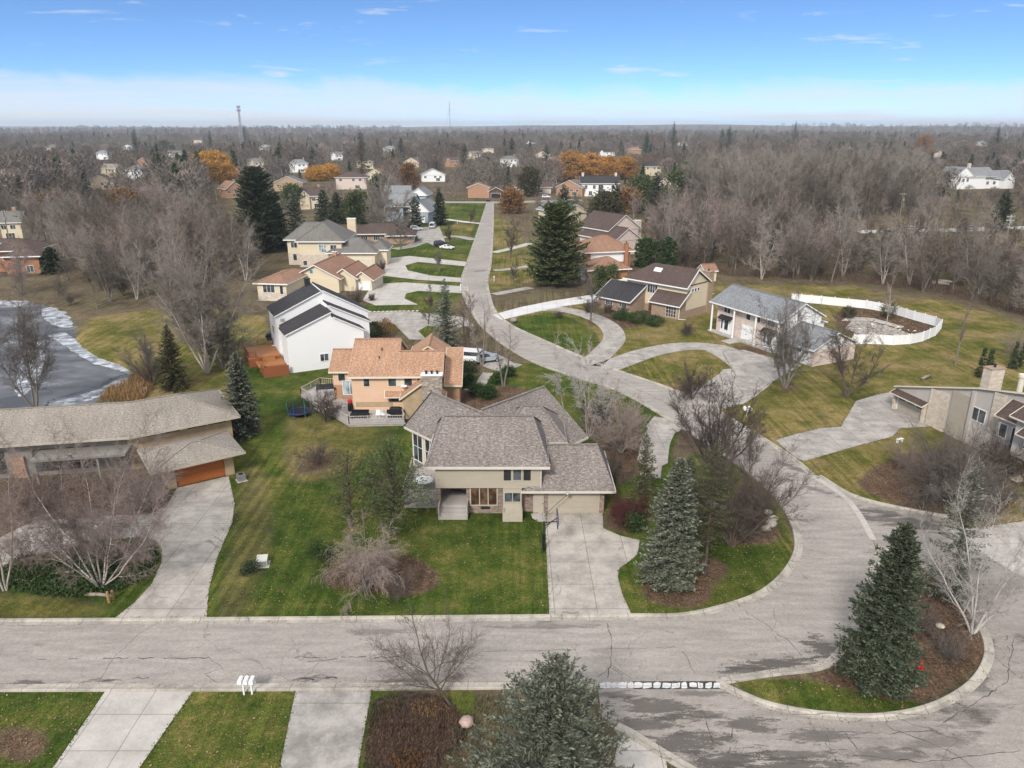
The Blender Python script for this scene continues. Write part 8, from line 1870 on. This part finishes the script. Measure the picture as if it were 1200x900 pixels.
x, y = at(411, 481, ZD); T = thing('patio_heater', 'black covered upright heater with a red top by the patio door', 'heater', (x, y, ZD)); mb = MB(); mb.lathe([(.36, 0), (.38, .5), (.33, 1.0), (.28, 1.12)], (0, 0, 0), 12); mb.build('cover', P_BLACK, T); mb = MB(); mb.lathe([(.3, 1.12), (.32, 1.3), (.25, 1.5), (.05, 1.6)], (0, 0, 0), 12); mb.build('lid', P_RED, T)
x, y = at(383, 466, ZD); T = thing('netted_frame', 'dark netted canopy frame in the corner of the silvery deck', 'canopy', (x, y, ZD), .2)
for sx in (-1.2, 1.2):
    for sy in (-.9, .9):
        mb = MB(); mb.tube([(sx, sy, 0), (sx, sy, 1.6)], .04, 6); mb.build('post', P_DARK, T)
mb = MB(); mb.slab([(-1.3, -1, 1.62), (1.3, -1, 1.62), (1.3, 1, 1.7), (-1.3, 1, 1.7)], .06); mb.build('net', P_BLACK, T)
x, y = at(351, 487); T = thing('trampoline', 'round trampoline with blue edge and black safety net on the back lawn', 'trampoline', (x, y, 0))
mb = MB(); mb.ring([[(1.45 * math.cos(t) * f, 1.45 * math.sin(t) * f, z) for t in np.linspace(0, 2 * math.pi, 14, endpoint=False)] for f, z in ((.8, .56), (1.0, .55), (1.04, .62), (1.0, .68), (.8, .66), (.79, .6))], False); mb.build('edge_pad', m_plain('dark_blue_vinyl', (.012, .035, .12), .5), T)
mb = MB(); mb.lathe([(1.16, .6), (.02, .58)], (0, 0, 0), 14); mb.build('mat', P_BLACK, T); mb = MB()
for k in range(40):
    t = k * 2 * math.pi / 40; mb.tube([(1.4 * math.cos(t), 1.4 * math.sin(t), .66), (1.42 * math.cos(t), 1.42 * math.sin(t), 1.9)], .012, 4)
for z in np.arange(.8, 1.95, .14): mb.tube([(1.42 * math.cos(t), 1.42 * math.sin(t), z) for t in np.linspace(0, 2 * math.pi, 25)], .012, 4)
mb.build('net', P_BLACK, T)
for k in range(6):
    t = k * math.pi / 3 + .3; mb = MB(); mb.tube([(1.4 * math.cos(t), 1.4 * math.sin(t), 0), (1.47 * math.cos(t), 1.47 * math.sin(t), 1.95)], .035, 6); mb.build('leg', P_TEAL if k % 2 else P_BLUE, T)
x, y = at(316, 392, 1.5); T = thing('covered_barbecue', 'barbecue under a dark blue cover on the orange cedar deck', 'grill', (*at(318, 398, 1.5), 1.5), .4); mb = MB(); mb.ring([[(sx * .75 * f, sy * .42 * f, z) for sx, sy in ((-1, -1), (1, -1), (1, 1), (-1, 1))] for f, z in ((1.05, 0), (1.0, .8), (.85, 1.1), (.4, 1.22))]); mb.build('cover', m_plain('navy_cover', (.03, .04, .07), .6), T); mb = MB(); mb.box(-.95, -.74, -.3, .3, .6, .82); mb.build('side_shelf', P_DARK, T)
x, y = at(322, 409, .95); T = thing('deck_table', 'small white table on the steps level of the cedar deck', 'table', (x, y, .95)); mb = MB(); mb.lathe([(.45, .6), (.45, .64), (.02, .65)], (0, 0, 0), 14); mb.build('tabletop', P_WHITE, T); mb = MB(); mb.lathe([(.2, 0), (.04, .04), (.04, .598)], (0, 0, 0), 8); mb.build('pedestal', P_WHITE, T)

# ================================================================== vehicles
def paint_mat(name, col):
    m, nt, b = nt_new(name); g = NT(nt); o = g.n('ShaderNodeTexCoord').outputs['Object']
    g.l(g.mix(g.noise(o, 1.5, 3), scl(col, .9), col), b.inputs['Base Color']); b.inputs['Roughness'].default_value = .3; b.inputs['Coat Weight'].default_value = .4; return m
LAMP_RED = m_plain('tail_lamp', (.35, .02, .02), .25, .1); LAMP = m_plain('head_lamp', (.7, .7, .68), .15, .05)
def vehicle(name, label, cat, x, y, rz, col, L=4.6, W=1.82, kind='sedan'):
    T = thing(name, label, cat, (x, y, 0), rz); pm_ = paint_mat('car_paint_' + name, col); hw = W / 2
    if kind == 'van': prof = [(-L / 2, .45), (-L / 2, 1.0), (-L / 2 + .1, 2.05), (-L / 2 + .4, 2.15), (L / 2 - 1.7, 2.15), (L / 2 - .95, 1.35), (L / 2 - .1, 1.1), (L / 2, .9), (L / 2, .45)]; gz = (1.3, 1.95); roof = 2.15
    elif kind == 'suv': prof = [(-L / 2, .45), (-L / 2, 1.0), (-L / 2 + .25, 1.65), (-L / 2 + .6, 1.72), (L / 2 - 2.2, 1.72), (L / 2 - 1.35, 1.12), (L / 2 - .15, .98), (L / 2, .8), (L / 2, .42)]; gz = (1.08, 1.62); roof = 1.72
    else: prof = [(-L / 2, .4), (-L / 2, .85), (-L / 2 + .2, .98), (-L / 2 + .75, 1.02), (-L / 2 + 1.5, 1.42), (L / 2 - 2.3, 1.44), (L / 2 - 1.35, .98), (L / 2 - .2, .84), (L / 2, .7), (L / 2, .38)]; gz = (.98, 1.36); roof = 1.44
    rings = []
    for yy, f in ((-hw, .0), (-hw * .985, 1), (hw * .985, 1), (hw, 0)):
        rings.append([(px, yy * (1 - .16 * max(0, (pz - .95) / (roof - .95))), pz if f else max(.45, min(pz, .97)) if pz > .97 else pz) for px, pz in prof])
    # shell: taper the sides above the waist
    mb = MB(); mb.ring([[(p[0], p[1], p[2]) for p in r] for r in rings[1:3]]); body = mb.build('body', pm_, T)
    # windows: side strips, windscreen, rear glass (proud of the shell)
    xs0 = [p for p in prof if p[1] > gz[0] + .05]; x0, x1 = min(p[0] for p in xs0) + .15, max(p[0] for p in xs0) - .1
    for s in (-1, 1):
        mb = MB(); yb = hw * .985 * (1 - .16 * max(0, (gz[0] - .95) / (roof - .95))) + .012; yt = hw * .985 * (1 - .16 * (gz[1] - .95) / (roof - .95)) + .012
        mb.add([(x0 - .05, s * yb, gz[0] + .03), (x1 + .45, s * yb, gz[0] + .03), (x1 - .05, s * yt, gz[1]), (x0 + .1, s * yt, gz[1])], [(0, 1, 2, 3) if s < 0 else (3, 2, 1, 0)]); mb.build('side_window', GLASS, T)
    k = max(range(len(prof) - 1), key=lambda i: (prof[i][1] - prof[i + 1][1]) if prof[i][0] > 0 or prof[i][1] == roof else -9)
    (xa, za), (xb, zb) = prof[k], prof[k + 1]; nx_, nz_ = (za - zb), (xb - xa); l_ = math.hypot(nx_, nz_); nx_, nz_ = nx_ / l_ * .015, nz_ / l_ * .015
    mb = MB(); mb.add([(xa + .06 + nx_, -hw * .74, za - .04 + nz_), (xb - .04 + nx_, -hw * .86, zb + .03 + nz_), (xb - .04 + nx_, hw * .86, zb + .03 + nz_), (xa + .06 + nx_, hw * .74, za - .04 + nz_)], [(0, 1, 2, 3)]); mb.build('windscreen', GLASS, T)
    (xa, za), (xb, zb) = [(p, q) for p, q in zip(prof, prof[1:]) if q[1] - p[1] > .3][-1]
    mb = MB(); mb.add([(xa - .012, -hw * .82, za + .06 * (zb - za)), (xb - .03, -hw * .72, zb - .06 * (zb - za)), (xb - .03, hw * .72, zb - .06 * (zb - za)), (xa - .012, hw * .82, za + .06 * (zb - za))], [(3, 2, 1, 0)]); mb.build('rear_window', GLASS, T)
    for sx in (-L * .31, L * .31):
        for s in (-1, 1):
            mb = MB(); mb.tube([(sx, s * (hw - .2), .33), (sx, s * (hw + .02), .33)], .33, 16); wo = mb.build('wheel', RUBBER, T); mb = MB(); mb.tube([(sx, s * (hw + .021), .33), (sx, s * (hw + .035), .33)], .2, 10); mb.build('rim', P_METAL, wo)
    for s in (-1, 1):
        mb = MB(); mb.box(L / 2 - .12, L / 2 + .02, s * hw * .72 - .18, s * hw * .72 + .18, .68, .82); mb.build('headlight', LAMP, T); mb = MB(); mb.box(-L / 2 - .02, -L / 2 + .1, s * hw * .78 - .12, s * hw * .78 + .12, .78, 1.0); mb.build('taillight', LAMP_RED, T); mb = MB(); mb.box(L / 2 - 1.62, L / 2 - 1.45, s * hw - .02 * s - .08, s * hw + .1, gz[0] - .04, gz[0] + .1) if s > 0 else mb.box(L / 2 - 1.62, L / 2 - 1.45, -hw - .1, -hw + .06, gz[0] - .04, gz[0] + .1); mb.build('mirror', pm_, T)
    mb = MB(); mb.box(L / 2 - .08, L / 2 + .04, -hw * .95, hw * .95, .34, .5); mb.build('front_bumper', P_DARK, T); mb = MB(); mb.box(-L / 2 - .04, -L / 2 + .08, -hw * .95, hw * .95, .34, .52); mb.build('rear_bumper', P_DARK, T)
    return T
vehicle('parked_van', 'white van parked nose in beside the peach house', 'van', *at(547, 424), 2.9, (.78, .78, .78), 5.0, 2.0, 'van'); vehicle('parked_car', 'silver hatchback parked right of the white van by the peach house', 'car', *at(571, 424), .45, (.36, .40, .42), 4.3, 1.8, 'suv')
vehicle('parked_sport_utility', 'white sport utility car on the court by the low brown house', 'car', *at(488, 270), .15, (.78, .78, .78), 4.7, 1.9, 'suv'); vehicle('delivery_van', 'white van facing the camera on the court by the low brown house', 'van', *at(507, 267), 1.55, (.75, .76, .78), 5.4, 2.1, 'van')
vehicle('dark_car', 'dark car parked behind the white saloon near the street', 'car', *at(517, 288), .6, (.03, .03, .035), 4.6, 1.85, 'suv'); vehicle('white_saloon', 'white saloon nosed out to the straight street', 'car', *at(524, 292), -.5, (.75, .75, .75), 4.5, 1.8, 'sedan'); vehicle('black_car', 'black car in the drive of the dark house at the street end', 'car', *at(572, 236), 1.57, (.02, .02, .022), 4.6, 1.85, 'suv'); vehicle('white_truck', 'white pickup sized car by the street end cottage', 'car', *at(640, 232), .1, (.76, .76, .76), 4.8, 1.9, 'suv'); vehicle('blue_car', 'pale blue car on the road at the right edge beyond the wood', 'car', *at(1194, 318), -.6, (.16, .24, .36), 4.6, 1.85, 'sedan')
vehicle('distant_car', 'white car driving on the pale far road', 'car', *at(1068, 270.5), .0, (.7, .7, .72), 4.6, 1.8, 'suv'); vehicle('grey_car', 'grey car driving on the pale far road by the dark spruce', 'car', *at(1138, 269.5), .0, (.3, .3, .32), 4.6, 1.8, 'suv')

# ================================================================== poles, wires, towers
WOODPOLE = m_plain('pole_wood', (0.20, 0.165, 0.13), .85, .25, 3)
def utility_pole(px, py, top, label, arms=1, col=None):
    x, y = at(px, py); h = tall(px, py, top); T = thing('utility_pole', label, 'utility pole', (x, y, 0)); mb = MB(); mb.tube([(0, 0, -.2), (0, 0, h)], [.22, .14], 8); mb.build('pole', col or WOODPOLE, T)
    for k in range(arms):
        mb = MB(); mb.box(-1.3, 1.3, -.08, .08, h - .7 - k * 1.2, h - .5 - k * 1.2); ca = mb.build('crossarm', col or WOODPOLE, T)
        for q in (-1.15, -.4, .4, 1.15):
            mb = MB(); mb.lathe([(.05, 0), (.09, .1), (.05, .25), (.01, .28)], (q, 0, h - .5 - k * 1.2), 6); mb.build('insulator', P_WHITE, ca)
    mb = MB(); mb.lathe([(.3, 0), (.3, .9), (.05, .95)], (.35, -.3, h - 3.0), 10); mb.build('transformer', P_METAL, T); return Vector((x, y, h - .4))
p1 = utility_pole(1053, 262, 226, 'wooden utility pole by the reeds and the pale far road'); p2 = utility_pole(1179, 282, 252, 'pale utility pole with two crossarms before the lone dark spruce', 2, m_plain('pole_pale', (.42, .4, .37), .8, .15)); p3 = utility_pole(14, 296, 246, 'dark utility pole with a transformer above the orange brick house')
def wire(a, b_, sag, label):
    mb = MB()
    for dx in (-.9, .9): mb.tube([tuple(a + (b_ - a) * t + Vector((dx, 0, -4 * sag * t * (1 - t))) - a) for t in np.linspace(0, 1, 17)], .022, 4)
    o = mb.build('power_line', P_DARK); o.location = a; tag(o, label, 'wire')
wire(p1, p2, 1.6, 'pair of thin power lines slung between the two right hand utility poles'); wire(p2, p2 + Vector((70, -38, 1)), 1.2, 'power lines running off to the right from the pale utility pole')
x, y = at(285, 178); h = tall(285, 178, 124); T = thing('cell_tower', 'lattice cell tower standing over the far wood at left', 'tower', (x, y, 0)); mb = MB(); wd = 3.0
for k in range(4):
    a = k * math.pi / 2 + .5; mb.tube([(math.cos(a) * wd, math.sin(a) * wd, 0), (math.cos(a) * .8, math.sin(a) * .8, h)], .28, 5)
for j in range(14):
    z = h * j / 14; z2 = h * (j + 1) / 14; r_ = wd + (.8 - wd) * j / 14; r2 = wd + (.8 - wd) * (j + 1) / 14
    for k in range(4):
        a, b2 = k * math.pi / 2 + .5, (k + 1) * math.pi / 2 + .5; mb.bar((math.cos(a) * r_, math.sin(a) * r_, z), (math.cos(b2) * r2, math.sin(b2) * r2, z2), .16)
mb.build('mast', P_METAL, T)
for z in (h - 1, h - 6):
    for k in range(6):
        a = k * math.pi / 3; mb = MB(); mb.box(-.35, .35, -.35, .35, -1.6, 1.6); pn = mb.build('antenna', P_METAL, T); pn.location = (math.cos(a) * 2.6, math.sin(a) * 2.6, z)
    mb = MB(); mb.lathe([(2.5, -.1), (2.7, 0), (2.5, .1)], (0, 0, z), 14); mb.build('platform', P_METAL, T)
x, y = at(528, 170); h = tall(528, 170, 119); mb = MB(); T = thing('radio_mast', 'hair thin radio mast on the horizon left of the street end', 'mast', (x, y, 0))
mb.tube([(0, 0, 0), (0, 0, h)], [.8, .5], 5); mb.build('mast', P_METAL, T)
for k in range(3):
    a = k * 2.094; mb = MB(); mb.tube([(0, 0, h * .9), (math.cos(a) * h * .4, math.sin(a) * h * .4, 0)], .1, 4); mb.build('guy_wire', P_METAL, T)

# ================================================================== the air
m = bpy.data.materials.new('haze_air'); m.use_nodes = True; nt = m.node_tree; nt.nodes.clear()
pv = nt.nodes.new('ShaderNodeVolumePrincipled'); out = nt.nodes.new('ShaderNodeOutputMaterial'); nt.links.new(pv.outputs[0], out.inputs['Volume'])
pv.inputs['Color'].default_value = (0.86, 0.92, 1.0, 1); pv.inputs['Density'].default_value = HAZE; pv.inputs['Anisotropy'].default_value = 0.2
mb = MB(); mb.box(-8000, 8000, -300, 9000, -8, 82); tag(mb.build('haze', m), kind='stuff')
